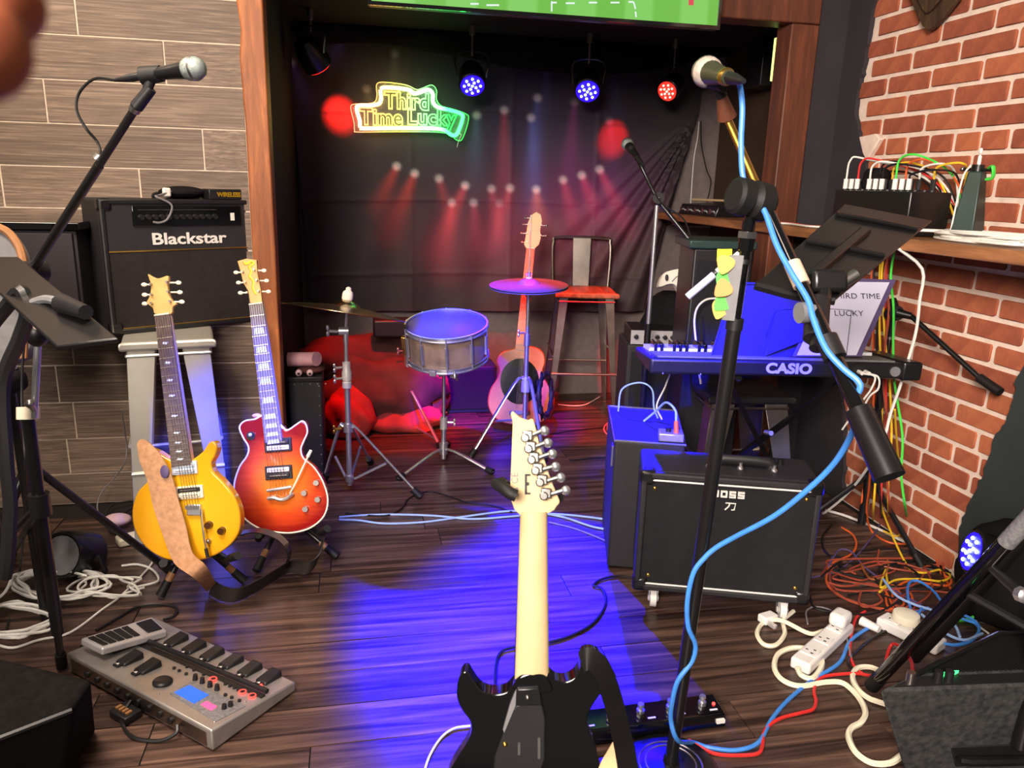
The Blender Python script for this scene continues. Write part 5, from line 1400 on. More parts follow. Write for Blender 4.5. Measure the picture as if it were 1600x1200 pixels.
# BOSS in squared letters
def boss_word(x, z, h, M, parent):
    w = h * .95; s = h * .2; g = h * .28
    def bar(m, x0, z0, x1, z1): m.span((x0, -.002, z0), (x1, .006, z1))
    for i, chh in enumerate('BOSS'):
        X = x + i * (w + g); m = MB(M)
        if chh in 'BO':
            P_ = [(X, z, X + w, z + s), (X, z + h - s, X + w, z + h), (X, z + s, X + s * 1.2, z + h - s), (X + w - s * 1.2, z + s, X + w, z + h - s)]
            if chh == 'B': P_.append((X + s * 1.2, z + h / 2 - s / 2, X + w - s * 1.2, z + h / 2 + s / 2))
        else:
            P_ = [(X, z, X + w, z + s), (X, z + h - s, X + w, z + h), (X, z + h / 2 - s / 2, X + w, z + h / 2 + s / 2), (X, z + h / 2, X + s * 1.2, z + h - s), (X + w - s * 1.2, z + s, X + w, z + h / 2)]
        for q in P_: bar(m, *q)
        m2 = obj('letter', m, 'lettering_white', parent, smooth=0)
lx = BW * .40
boss_word(lx, BHt * .845, .022, MBs, ba)
m = MB(MBs); kx, kz_ = lx + .062, BHt * .735
m.tube([(kx - .016, .005, kz_ + .026), (kx + .016, .005, kz_ + .026), (kx + .013, .005, kz_ + .004), (kx + .004, .005, kz_ + .003)], .0024, 6, 1)
m.tube([(kx - .003, .005, kz_ + .026), (kx - .005, .005, kz_ + .015), (kx - .016, .005, kz_ + .002)], .0024, 6, 3)
lt_ = obj('logo_character', m, 'lettering_white', ba); lt_['kind'] = 'thing'
for x in (.07, BW - .07):
    for y in (.05, BDp - .05):
        cst_ = obj('caster', MB(MBs).span((x - .018, y - .02, -.018), (x + .018, y + .02, -.002)).hexa([V(q) for q in ((x - .016, y - .03, -.05), (x - .012, y - .03, -.05), (x - .012, y + .014, -.05), (x - .016, y + .014, -.05), (x - .016, y - .018, -.016), (x - .012, y - .018, -.016), (x - .012, y + .018, -.016), (x - .016, y + .018, -.016))]).hexa([V(q) for q in ((x + .012, y - .03, -.05), (x + .016, y - .03, -.05), (x + .016, y + .014, -.05), (x + .012, y + .014, -.05), (x + .012, y - .018, -.016), (x + .016, y - .018, -.016), (x + .016, y + .018, -.016), (x + .012, y + .018, -.016))]), 'pale_metal', ba, .002)
        w_ = MBs @ V((x, y - .012, -.045))
        obj('wheel', MB().cyl(w_ - bx_ * .010, w_ + bx_ * .010, .030, n=20).cyl(w_ - bx_ * .018, w_ + bx_ * .018, .010, n=10), 'white_plastic', cst_)
# strap handle and chrome fittings along the top
hl = obj('top_handle', MB(MBs).tube([(BW * .40, BDp * .45, BHt), (BW * .43, BDp * .45, BHt + .022), (BW * .72, BDp * .45, BHt + .022), (BW * .75, BDp * .45, BHt)], .009, 8, 4, flat=2.0), 'black_plastic', ba)
for fx in (.39, .57, .76):
    obj('chrome_fitting', MB(MBs @ T(BW * fx, BDp * .38, BHt + .004)).sph((0, 0, 0), .011, 10, (1, 1.3, .8)).cyl((0, 0, 0), (0, 0, .018), .006), 'chrome', ba)
for i in range(7):
    obj('control_knob', MB(MBs).cyl((BW * (.52 + i * .05), BDp * .68, BHt - .002), (BW * (.52 + i * .05), BDp * .68, BHt + .02), .010, n=10), 'black_plastic', ba)

# big case behind it, left side showing
fk = thing('flight_case', 'black equipment case behind the BOSS amplifier with a blue-lit top', 'case', MBs @ V((.1, .5, -.075)), None, angB)
fz0, fz1 = -.07, BHt + .008
obj('shell', MB(MBs).hexa([(-.09, BDp + .03, fz0 + .0), (.16, BDp + .03, fz0), (.16, BDp + .48, fz0), (-.12, BDp + .48, fz0), (-.09, BDp + .03, fz1), (.16, BDp + .03, fz1), (.16, BDp + .48, fz1), (-.12, BDp + .48, fz1)]), 'tolex', fk, .008)
obj('rim_trim', MB(MBs).tube([(-.09, BDp + .03, fz1), (.16, BDp + .03, fz1), (.16, BDp + .48, fz1), (-.12, BDp + .48, fz1)], .005, 6, 1, True), 'steel', fk)
obj('latch', MB(MBs).span((-.10, BDp + .09, fz1 - .12), (-.092, BDp + .13, fz1 - .04)), 'steel', fk)
FT = lambda x, y, z=0: MBs @ V((x, BDp + y, fz1 + z))
def lead(name, label, P, r, mat, group=None, n=6, k=6):
    o = obj(name, MB().tube(P, r, n, k), mat); return tag(o, label, 'cable', group)
lead('patch_cable', 'thin pale lead arched over the back edge of the blue-lit case', [FT(-.08, .40, .004), FT(-.07, .43, .09), FT(.0, .44, .12), FT(.05, .42, .10), FT(.06, .36, .04), FT(.075, .32, .01)], .0035, 'pale_blue_cable')
lead('patch_cable', 'bundle lead dropping from keyboard down onto the blue-lit case', [FT(.13, .42, .22), FT(.10, .40, .12), FT(.07, .36, .05), FT(.09, .30, .012)], .0035, 'white_cable')
jk = thing('jack_plug', 'orange-sleeved jack plug standing on the blue-lit case', 'plug', FT(.13, .06))
obj('sleeve', MB().cyl(FT(.13, .06, .004), FT(.125, .08, .075), .011, .008), 'orange_cable', jk)
obj('tail', MB().tube([FT(.125, .08, .075), FT(.12, .1, .11), FT(.09, .16, .12), FT(.06, .24, .06), FT(.02, .28, .006)], .0045, 6, 5), 'pale_blue_cable', jk)
pdl = thing('effect_pedal', 'small silver pedal box at the front of the blue-lit case', 'pedal', FT(.12, .03))
obj('box', MB(MBs @ T(.115, BDp + .075, fz1)).span((-.05, -.03, .003), (.04, .035, .035)), 'silver_case', pdl, .005)
obj('dial', MB(MBs @ T(.10, BDp + .075, fz1)).cyl((0, 0, .034), (0, 0, .05), .010), 'black_plastic', pdl)

# ---------------------------------------------------------------- keyboard
dk_ = 2.72
K0, K1 = dp(1014, 588, dk_), dp(1434, 591, dk_ + .02)
kzb = (K0.z + K1.z) / 2
kx_ = V((K1.x - K0.x, K1.y - K0.y, 0)); KW = kx_.length; kx_.normalize(); ky_ = V((-kx_.y, kx_.x, 0)); angK = math.atan2(kx_.y, kx_.x)
MK = basis((K0.x, K0.y, kzb), kx_, ky_, (0, 0, 1))
KH = .060; KD = .30
kb_ = thing('keyboard', 'black electronic keyboard lettered CASIO seen from its back, on an X stand', 'keyboard', MK @ V((KW / 2, KD / 2, 0)), None, angK)
obj('case', MB(MK).hexa([(0, 0, 0), (KW, 0, 0), (KW, KD, .0), (0, KD, .0), (0, 0, KH), (KW, 0, KH), (KW, KD, KH * .62), (0, KD, KH * .62)]), 'black_plastic', kb_, .012, 3)
obj('end_cap', MB(MK).hexa([(KW - .06, -.004, -.004), (KW + .012, -.004, -.004), (KW + .012, KD + .004, -.004), (KW - .06, KD + .004, -.004), (KW - .06, -.004, KH + .006), (KW + .012, -.004, KH + .006), (KW + .012, KD + .004, KH * .62 + .006), (KW - .06, KD + .004, KH * .62 + .006)]), 'black_metal', kb_, .01, 3)
def ktop(y): return KH + (KH * .62 - KH) * y / KD
nW = 36; x0 = .03; ww = (KW - .12) / nW
for i in range(nW):
    xa = x0 + i * ww
    obj('white_key', MB(MK).hexa([(xa, .17, ktop(.17)), (xa + ww - .0012, .17, ktop(.17)), (xa + ww - .0012, KD - .008, ktop(KD)), (xa, KD - .008, ktop(KD)), (xa, .17, ktop(.17) + .014), (xa + ww - .0012, .17, ktop(.17) + .014), (xa + ww - .0012, KD - .008, ktop(KD) + .014), (xa, KD - .008, ktop(KD) + .014)]), 'key_white', kb_, smooth=0)
for i in range(nW - 1):
    if i % 7 in (0, 1, 3, 4, 5):
        xa = x0 + (i + 1) * ww - .0065
        obj('black_key', MB(MK).span((xa, .166, ktop(.2)), (xa + .012, .25, ktop(.2) + .034)), 'black_gloss', kb_, .002, 1)
obj('control_panel', MB(MK).hexa([(.03, .02, KH - .004), (KW - .08, .02, KH - .004), (KW - .08, .16, ktop(.16) - .004), (.03, .16, ktop(.16) - .004), (.03, .02, KH + .004), (KW - .08, .02, KH + .004), (KW - .08, .16, ktop(.16) + .004), (.03, .16, ktop(.16) + .004)]), 'grey_pad', kb_)
t_ = text('lettering', 'CASIO', MK @ basis((KW * .515, -.001, KH * .26), (1, 0, 0), (0, 0, 1), (0, -1, 0)), .050, 'lettering_blue', kb_, .001, .0022, 1.02, 1.12)
for fx in (.03, .17): obj('case_screw', MB(MK).sph((KW * fx + .02, -.0, .004), .004, 8), 'steel', kb_)
for fx in (.775, .80):
    s_ = obj('jack_plug', MB(MK).cyl((KW * fx, -.03, KH * .45), (KW * fx, .0, KH * .45), .007, n=10), 'white_plastic', kb_)
obj('socket_button', MB(MK).cyl((KW * .91, -.006, KH * .5), (KW * .91, 0, KH * .5), .018, n=16), 'grey_pad', kb_)
lead('jack_lead', 'short white lead from the keyboard sockets, left one of the pair', [MK @ V((KW * .775, -.03, KH * .45)), MK @ V((KW * .775 + .03, -.06, KH * .4)), MK @ V((KW * .79 + .01, -.06, -.02)), MK @ V((KW * .785, -.04, -.07)), MK @ V((KW * .76, .03, -.2))], .0035, 'white_cable')
lead('jack_lead', 'short white lead from the keyboard sockets, right one of the pair', [MK @ V((KW * .80, -.03, KH * .45)), MK @ V((KW * .82, -.06, KH * .35)), MK @ V((KW * .825, -.06, -.02)), MK @ V((KW * .805, -.04, -.06)), MK @ V((KW * .80, .03, -.2))], .0035, 'white_cable')
# X stand
xs = thing('keyboard_stand', 'black crossed-leg keyboard stand behind the BOSS amplifier', 'keyboard stand', V((dp(1205, 677, 2.86).x, dp(1205, 677, 2.86).y, 0)))
def to_floor(a, b_):
    t_ = (a.z - .012) / (a.z - b_.z); return a + (b_ - a) * t_
for i, (pa_, pb2, dd) in enumerate((((1142, 604), (1204, 676), 2.84), ((1312, 598), (1205, 677), 2.88))):
    a, b_ = dp(*pa_, dd), dp(*pb2, dd); f = oz(*((1238, 790) if i == 0 else (1062, 779)), .012)
    l = obj('leg', MB().tube([a, a.lerp(f, .5), f], .0135, 4, 1), 'black_metal', xs)
    obj('top_bar', MB().cyl(MK @ V(((MK.inverted() @ a).x, .02, -.013)), MK @ V(((MK.inverted() @ a).x, KD - .02, -.013)), .012, n=8), 'black_metal', l)
    obj('foot_bar', MB().cyl(f - ky_ * .10, f + ky_ * .12, .013, n=8), 'black_metal', l)
bc = dp(1205, 677, 2.83); obj('pivot_bolt', MB().cyl(bc, bc + CF * .06, .009), 'chrome', xs)
# music rest, folder and sheet
def tilt_sheet(nm, label, cat, pts, d0, d1, mat, th=.003, parent=None, bev=0):
    """pts: TL TR BR BL in pixels; top edge at depth d1, foot at d0"""
    q = [dp(*pts[0], d1), dp(*pts[1], d1), dp(*pts[2], d0), dp(*pts[3], d0)]
    n = (q[1] - q[0]).cross(q[3] - q[0]).normalized() * th
    if n.dot(CF) < 0: n = -n
    return obj(nm, MB().hexa([p + n for p in q] + list(q)), mat, parent, bev), q, n
fo = thing('music_folder', 'blue-lit plastic music folder leaning on the keyboard, left of the lettered sheet', 'folder', dp(1210, 556, 2.80))
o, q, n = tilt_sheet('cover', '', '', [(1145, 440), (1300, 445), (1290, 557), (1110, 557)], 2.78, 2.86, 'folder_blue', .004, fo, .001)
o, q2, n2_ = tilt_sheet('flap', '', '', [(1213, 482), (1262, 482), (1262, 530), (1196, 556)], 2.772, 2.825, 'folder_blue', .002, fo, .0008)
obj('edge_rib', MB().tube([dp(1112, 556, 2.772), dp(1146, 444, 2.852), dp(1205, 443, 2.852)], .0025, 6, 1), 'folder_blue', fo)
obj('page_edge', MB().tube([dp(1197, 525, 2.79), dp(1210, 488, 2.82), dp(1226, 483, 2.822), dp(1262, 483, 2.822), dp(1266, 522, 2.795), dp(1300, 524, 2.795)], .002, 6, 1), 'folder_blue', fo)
sh_ = thing('lettered_sheet', 'white sheet hand-lettered THIRD TIME LUCKY in a clear sleeve on the keyboard', 'sheet', dp(1330, 556, 2.78))
o, qs, n = tilt_sheet('sleeve', '', '', [(1296, 434), (1400, 437), (1346, 557), (1238, 557)], 2.765, 2.84, 'purple_cable', .002, sh_)
o, qp, n = tilt_sheet('page', '', '', [(1298, 440), (1390, 441), (1338, 555), (1245, 555)], 2.762, 2.833, 'paper', .001, sh_)
ex_ = (qp[1] - qp[0]).normalized(); ey_ = (qp[0] - qp[3]); ey_ = (ey_ - ex_ * ey_.dot(ex_)).normalized(); ez_ = ex_.cross(ey_)
def onpage(x, y): 
    r = ray(x, y); nn = ez_; t_ = (qp[0] - EYE).dot(nn) / r.dot(nn); return EYE + r * t_
for s_, x, y, sz in (('THIRD TIME', 1336, 467, .030), ('LUCKY', 1326, 494, .030)):
    text('lettering', s_, basis(onpage(x, y), ex_, ey_, ez_) @ T(0, 0, .0035), sz, 'lettering_dark', sh_, .0004, -.0002, 1.05, 1.1)
obj('pen_stroke', MB().tube([onpage(1296, 483) + ez_ * .003, onpage(1330, 485) + ez_ * .003, onpage(1322, 554) + ez_ * .003], .0012, 5, 1), 'lettering_dark', sh_)
# player's stool behind
psd = 3.25
pc_ = dp(1168, 612, psd)
metal_stool('low_stool', 'low brushed metal stool behind the keyboard and BOSS amplifier', pc_.x, pc_.y + .1, pc_.z, -.1, .36, .46, 0, 'gunmetal', 'black_plastic', lw=.10)

# ---------------------------------------------------------------- front boom stand with vocal mic
C0 = oz(1047, 1203)
fs = thing('microphone_stand', 'tall black boom microphone stand at front with round base and picks on it', 'microphone stand', C0)
CL = dp(1176, 312, 1.56)
pd_ = (CL - C0).normalized()
obj('round_base', MB(T(*C0)).lathe([(.118, 0), (.120, .006), (.112, .014), (.05, .022), (.02, .026), (.017, .05)], None, 36), 'black_metal', fs)
for rr in (.078, .062): obj('base_ring', MB(T(C0.x, C0.y, .0185 if rr > .07 else .0205)).tube([(rr * math.cos(a), rr * math.sin(a), 0) for a in [2 * math.pi * i / 32 for i in range(32)]], .0025, 6, 1, True), 'steel', fs)
def on_pole(y):
    lo, hi = 0, 1
    for _ in range(40):
        m = (lo + hi) / 2
        if vpx(C0.lerp(CL, m))[1] > y: lo = m
        else: hi = m
    return C0.lerp(CL, lo)
obj('lower_tube', MB().cyl(C0 + V((0, 0, .02)), on_pole(505), .0155, n=14), 'black_metal', fs)
obj('tube_collar', MB().cyl(on_pole(515), on_pole(497), .018, n=14), 'black_plastic', fs)
obj('upper_tube', MB().cyl(on_pole(505), CL, .0115, n=12), 'black_gloss', fs)
obj('swivel', MB().cyl(on_pole(392), on_pole(372), .016, n=12).cyl(on_pole(372), on_pole(345), .014, n=12), 'black_gloss', fs)
obj('swivel_nut', MB().cyl(on_pole(372), on_pole(362), .021, n=6), 'steel', fs)
ca = (CR * .9 + CF * .35 - CU * .12).normalized()
obj('boom_clutch', MB(frame(CL - ca * .048, ca)).lathe([(.030, 0), (.037, .006), (.038, .030), (.030, .036), (.033, .042), (.039, .048), (.039, .078), (.026, .092)], None, 22), 'rubber', fs)
cap = dp(1140, 312, 1.52)
D0, D1, D2 = dp(1131, 172, 1.66), dp(1192, 312, 1.57), dp(1390, 746, 1.30)
def on_boom(y):
    a, b_ = (D0, D1) if y < 312 else (D1, D2)
    lo, hi = 0, 1
    for _ in range(40):
        m = (lo + hi) / 2
        if vpx(a.lerp(b_, m))[1] < y: lo = m
        else: hi = m
    return a.lerp(b_, lo)
obj('boom_upper', MB().cyl(D0, D1, .0085, n=12), 'brass', fs)  # brass colour stands in for a yellow reflection along the boom
obj('boom_lower', MB().cyl(D1, on_boom(650), .0125, .0145, n=14), 'black_gloss', fs)
obj('counterweight', MB().cyl(on_boom(640), D2, .0235, .0265, n=20), 'black_metal', fs)
obj('tape_band', MB().cyl(on_boom(412), on_boom(446), .0168, n=14), 'tape_beige', fs)
obj('clip_adapter', MB().cyl(dp(1127, 148, 1.62), D0 + (D1 - D0).normalized() * .02, .010, .021, 14), 'trim_wood_dark', fs)
rb = .031
bll, tll = dp(1104, 112, 1.62), dp(1139, 121, 1.51)
microphone('vocal microphone with cream ball grille and brass collar on the front boom stand', bll, tll, rb, 'mic_white', 'mic_green', 'brass')
obj('clip', MB().cyl(dp(1118, 128, 1.60), dp(1128, 150, 1.62), .010, .012).cyl(dp(1112, 124, 1.612), dp(1134, 131, 1.575), .019, .017), 'rubber', fs)
bc_ = [tll + (tll - bll).normalized() * .04] + [dp(x, y, d) for x, y, d in ((1156, 134, 1.53), (1160, 170, 1.535), (1158, 230, 1.54), (1164, 288, 1.54))] 
bc_ += [on_boom(y) + CR * o1 - CF * .02 for y, o1 in ((330, -.016), (385, -.022), (428, -.018), (470, -.010), (500, -.016), (545, -.018), (575, -.004), (600, .014))]
bc_ += [dp(1336, 625, 1.37), dp(1338, 655, 1.40), dp(1325, 690, 1.46), dp(1300, 728, 1.52), dp(1262, 765, 1.57), dp(1210, 806, 1.63), dp(1150, 838, 1.70), dp(1120, 855, 1.73)]
for y, s_ in ((868, .2), (892, -.9), (935, -1.15), (975, -.6), (1005, .7), (1030, .6), (1058, -.9), (1090, -1.25), (1120, -1.1)):
    bc_.append(on_pole(y) + CR * .019 * s_ - CF * (.02 if s_ <= .5 and s_ > -1.4 else .012))
bc_ += [on_pole(1148) - CF * .03, oz(1082, 1160, .012), oz(1108, 1168, .006), oz(1150, 1172, .005), oz(1185, 1160, .005), oz(1205, 1125, .005), oz(1230, 1095, .005), oz(1270, 1062, .005), oz(1312, 1035, .005), oz(1330, 1000, .005), oz(1370, 975, .005), oz(1420, 960, .005), oz(1450, 950, .005)]
lead('microphone_cable', 'blue cable wound down the front boom stand from its microphone', bc_, .0058, 'blue_cable', n=8)
# pick holder with picks
hd0, hd1 = on_pole(400), on_pole(500)
ph_ = thing('pick_holder', 'grey plastic pick holder strip clipped to the front microphone stand', 'holder', hd1)
ppx = lambda x, y, d: dp(x, y, d)
q = [dp(1141, 398, 1.585), dp(1163, 399, 1.575), dp(1148, 502, 1.60), dp(1128, 500, 1.61)]
nn_ = CF * .005
obj('strip', MB().hexa([p + nn_ for p in q] + list(q)), 'grey_pad', ph_, .001)
obj('clip_band', MB().cyl(on_pole(405), on_pole(412), .0135, n=12).cyl(on_pole(470), on_pole(480), .0135, n=12) if 0 else MB().cyl(on_pole(405), on_pole(412), .0135, n=12), 'black_plastic', ph_)
pick_sh = [(-11, -14), (0, -16), (11, -14), (15, -8), (14, 0), (8, 10), (0, 17), (-8, 10), (-14, 0), (-15, -8)]
for i, (x, y, mat, lb_) in enumerate(((1133, 414, 'pick_orange', 'orange guitar pick, topmost in the pick holder'), (1129, 452, 'pick_red', 'reddish orange guitar pick peeping out below the upper green one'), (1131, 440, 'pick_green', 'upper of the two green guitar picks in the holder'), (1128, 474, 'pick_green', 'lower of the two green guitar picks, half behind the bottom orange one'), (1125, 484, 'pick_orange', 'orange guitar pick at the bottom of the pick holder'))):
    d_p = 1.583 - (.002 if i in (0, 2, 4) else 0) + i * .006
    M = pxplane(x, y, d_p) @ Matrix.Rotation(-.35 - .5 * (i % 2), 4, 'Z')
    s_ = .93
    o = obj('guitar_pick', MB(M).prism(smoothpoly([(a * s_ * d_p / FPX, -b_ * s_ * d_p / FPX) for a, b_ in pick_sh], 3), 0, .0015), mat, None, .0004, 1)
    tag(o, lb_, 'guitar pick', 'guitar picks in the holder')
o = obj('sticky_note', MB(pxplane(1132, 399, 1.592)).prism([(a * 1.592 / FPX, -b_ * 1.592 / FPX) for a, b_ in ((-11, -10), (12, -10), (11, 9), (-12, 9))], 0, .0015), 'yellow_note'); tag(o, 'small square yellow note above the picks on the front stand', 'note')
pn = thing('marker_pen', 'pale lilac pen stuck slantwise behind the picks', 'pen', dp(1075, 465, 1.63))
a, b_ = dp(1074, 464, 1.635), dp(1155, 396, 1.60)
obj('barrel', MB().cyl(a, a.lerp(b_, .52), .0078, n=12), 'lettering_blue', pn)
obj('grip_ring', MB().cyl(a.lerp(b_, .52), a.lerp(b_, .58), .0072, n=12), 'black_plastic', pn)
obj('cap', MB().cyl(a.lerp(b_, .58), b_, .0070, .0062, n=12), 'lettering_white', pn)
obj('pocket_clip', MB().tube([a.lerp(b_, .97) - CU * .011 - CF * .004, a.lerp(b_, .8) - CU * .012 - CF * .004, a.lerp(b_, .62) - CU * .009 - CF * .004], .0018, 6, 3), 'steel', pn)

# clamp-on music desk seen from behind
md = thing('music_desk', 'black metal music desk seen from behind, clamped to the front boom', 'music stand', dp(1290, 460, 1.6))
q = [dp(1319, 320, 1.86), dp(1456, 346, 1.84), dp(1304, 470, 1.52), dp(1180, 446, 1.54)]
n = (q[1] - q[0]).cross(q[3] - q[0]).normalized() * .003
obj('desk', MB().hexa([p + n for p in q] + [p - n for p in q]), 'black_metal', md, .002)
def dq(u, v): 
    a = q[0].lerp(q[1], u); b_ = q[3].lerp(q[2], u); return a.lerp(b_, v)
if n.dot(CF) > 0: n = -n
for v in (.16, .52):
    obj('stiffening_rib', MB().tube([dq(.04, v) + n * 2, dq(.5, v) + n * 2.6, dq(.96, v) + n * 2], .010, 8, 3, flat=.6), 'black_metal', md)
obj('spine', MB().hexa([dq(.42, .3) + n, dq(.58, .3) + n, dq(.58, .98) + n, dq(.42, .98) + n, dq(.44, .3) + n * 6, dq(.56, .3) + n * 6, dq(.56, .98) + n * 7, dq(.44, .98) + n * 7]), 'black_metal', md, .003)
obj('lip', MB().tube([q[3], q[3].lerp(q[2], .5) - n * 2, q[2]], .009, 8, 4), 'black_metal', md)
hb_ = dp(1291, 440, 1.53)
obj('tilt_bracket', MB(frame(hb_, CF, CR)).box(.07, .045, .05), 'black_metal', md, .008, 2)
obj('tilt_screw', MB().cyl(hb_ + CR * .035, hb_ + CR * .06 + CU * .015, .012), 'steel', md)
jt = on_boom(545)
obj('post', MB().cyl(hb_, dp(1276, 545, depth(jt) + .03), .014, n=12), 'black_metal', md)
kn_ = dp(1258, 490, 1.46)
obj('clamp_block', MB().cyl(dp(1278, 470, 1.5), dp(1274, 530, 1.46), .023, n=12), 'black_plastic', md)
obj('clamp_knob', MB().cyl(dp(1268, 488, 1.455), dp(1248, 489, 1.45), .020, n=16), 'grey_pad', md)
obj('boom_clamp', MB().cyl(on_boom(528), on_boom(560), .021, n=14), 'black_plastic', md)

# ---------------------------------------------------------------- second boom stand at the brick wall
R0_ = oz(1343, 838)
rs = thing('microphone_stand', 'black microphone stand by the brick wall with its empty boom folded down', 'microphone stand', R0_)
rz = z_at(R0_, 490)
TP = V((R0_.x, R0_.y, rz))
obj('pole', MB().cyl(V((R0_.x, R0_.y, z_at(R0_, 640))), TP, .0105, n=12), 'black_metal', rs)
obj('lower_tube', MB().cyl((R0_.x, R0_.y, .06), (R0_.x, R0_.y, z_at(R0_, 575)), .0165, n=12), 'black_metal', rs)
obj('pole_ring', MB().cyl((R0_.x, R0_.y, z_at(R0_, 530)), (R0_.x, R0_.y, z_at(R0_, 526)), .0125, n=12), 'steel', rs)
dT = depth(TP)
obj('swivel', MB(frame(TP - CF * .03, CF)).lathe([(.026, 0), (.030, .006), (.030, .05), (.024, .058)], None, 18).cyl(TP, dp(1392, 474, dT), .016) if 0 else MB(frame(TP - CF * .03, CF)).lathe([(.026, 0), (.030, .006), (.030, .05), (.024, .058)], None, 18), 'black_plastic', rs)
e0 = dp(1424, 494, dT - .06); e1 = dp(1530, 590, dT - .30); e2 = dp(1563, 613, dT - .37)
obj('boom', MB().cyl(TP - CF * .03, e0, .018, .013, 12).cyl(e0, e1, .010, n=12), 'black_metal', rs)
obj('end_grip', MB().cyl(e1, e2, .0165, n=12), 'rubber', rs)
obj('boom_stub', MB().cyl(TP - CF * .02, dp(1394, 468, dT), .016, n=10), 'rubber', rs)
hubz = .28
for f in (R0_ + V((-.30, .05, .012)), R0_ + V((.06, -.30, .012)), R0_ + V((.05, .30, .012))):
    l = obj('leg', MB().cyl((R0_.x, R0_.y, hubz), f, .011, n=8), 'black_metal', rs)
    obj('rubber_foot', MB().cyl(f + (V((R0_.x, R0_.y, hubz)) - f).normalized() * .05, f, .015), 'rubber', l)
# rear thin stand by the keyboard with a small mic
dm = 3.42
mzb, mtb = dp(980, 225, dm), dp(996, 246, dm - .09)
microphone('distant small vocal microphone with pale grille on a thin boom by the shelf', mzb, mtb, .0265, 'mic_grey')
cl3 = dp(1027, 312, dm - .05)
fbs = oz(1006, 690)
r3 = thing('microphone_stand', 'thin black boom microphone stand behind the left end of the keyboard', 'microphone stand', V((cl3.x, cl3.y, 0)))
obj('boom', MB().cyl(dp(992, 240, dm - .06), cl3, .009, n=10).cyl(cl3, dp(1122, 430, dm - .1), .010, n=10), 'black_metal', r3)
obj('clip', MB().cyl(dp(986, 232, dm - .04), dp(996, 247, dm - .07), .018, .013), 'rubber', r3)
obj('clutch', MB().cyl(cl3 - CF * .03 , cl3 + CF * .03, .026, n=14), 'black_plastic', r3)
obj('clutch_bolt', MB().sph(cl3 - CF * .034, .008, 8), 'steel', r3)
obj('pole', MB().cyl((cl3.x, cl3.y, .5), cl3, .0105, n=10), 'chrome', r3)
obj('lower_tube', MB().cyl((cl3.x, cl3.y, .02), (cl3.x, cl3.y, .80), .0155, n=10), 'black_metal', r3)
obj('round_base', MB(T(cl3.x, cl3.y, 0)).lathe([(.13, 0), (.13, .008), (.05, .02), (.018, .03)], None, 28), 'black_metal', r3)
lead('microphone_cable', 'black cable running down the thin rear boom stand', [mtb + (mtb - mzb).normalized() * .06, dp(1015, 285, dm - .1), dp(1035, 318, dm - .1), dp(1066, 340, dm - .1), dp(1077, 365, dm - .1), dp(1080, 400, dm - .08), dp(1095, 450, dm - .05), dp(1100, 560, dm - .05), oz(1105, 660, .006)], .0035, 'black_cable')

# ---------------------------------------------------------------- on the shelf
def shelf_pt(x, X): 
    b = math.atan((x - 800) / FPX / math.cos(PITCH) ) ; p = ox(x, 345, X); return V((X, p.y, SH))
sA, sB = shelf_pt(1316, 2.0), shelf_pt(1436, 2.0)
ylo, yhi = sB.y, sA.y
zb_ = z_at((1.96, (ylo + yhi) / 2), 298)
sbx = thing('stage_box', 'black multicore stage box bristling with white-tailed plugs on the shelf', 'stage box', (2.03, (ylo + yhi) / 2, SH))
obj('housing', MB().span((1.95, ylo, SH), (2.12, yhi, zb_)), 'black_metal', sbx, .005)
random.seed(2)
cols = ['white_cable', 'black_cable', 'red_cable', 'black_cable', 'white_cable', 'yellow_cable', 'black_cable', 'orange_cable', 'green_cable', 'white_cable', 'black_cable', 'yellow_cable']
labs = ['first', 'second', 'third', 'fourth', 'fifth', 'sixth', 'seventh', 'eighth', 'ninth', 'tenth', 'eleventh', 'twelfth']
for i in range(12):
    for j in (0, 1):
        y = yhi - .02 - i * (yhi - ylo - .04) / 11; x = 1.98 + j * .07
        s_ = obj('socket', MB().cyl((x, y, zb_), (x, y, zb_ + .006), .014, n=10), 'black_plastic', sbx)
        if (i + j) % 4 != 3:
            obj('plug', MB().cyl((x, y, zb_ + .006), (x, y, zb_ + .045), .0095, n=8), 'lettering_white' if j == 0 else 'black_plastic', s_)
            x2 = x
for i in range(12):
    y = yhi - .02 - i * (yhi - ylo - .04) / 11; x = 1.98 + (i % 2) * .07
    h_ = random.uniform(.06, .12); yt = ylo - .04 - random.uniform(0, .1)
    col_ = cols[i]
    P = [(x, y, zb_ + .04), (x, y - .01, zb_ + h_), (x + .03, y - .05 - i * .004, zb_ + h_ * .9 + .02), (2.12 + .002 * i, (y + yt) / 2, zb_ + .05), (2.15 - .004 * i, yt, SH + .02), (2.14 - .01 * i, yt - .05, SH + .006)]
    lead('snake_cable', col_.replace('_cable', '').replace('_', ' ') + ' cable arching off the stage box, %s from its far end' % labs[i], P, .004, col_, 'cables plugged into the stage box')
lump('cable_knot', 'dark tangle of spare plugs and tails on top of the stage box', 'cable', (2.06, yhi - .10, zb_ + .035), (.05, .06, .05), 'black_cloth', 31, .3, 20)
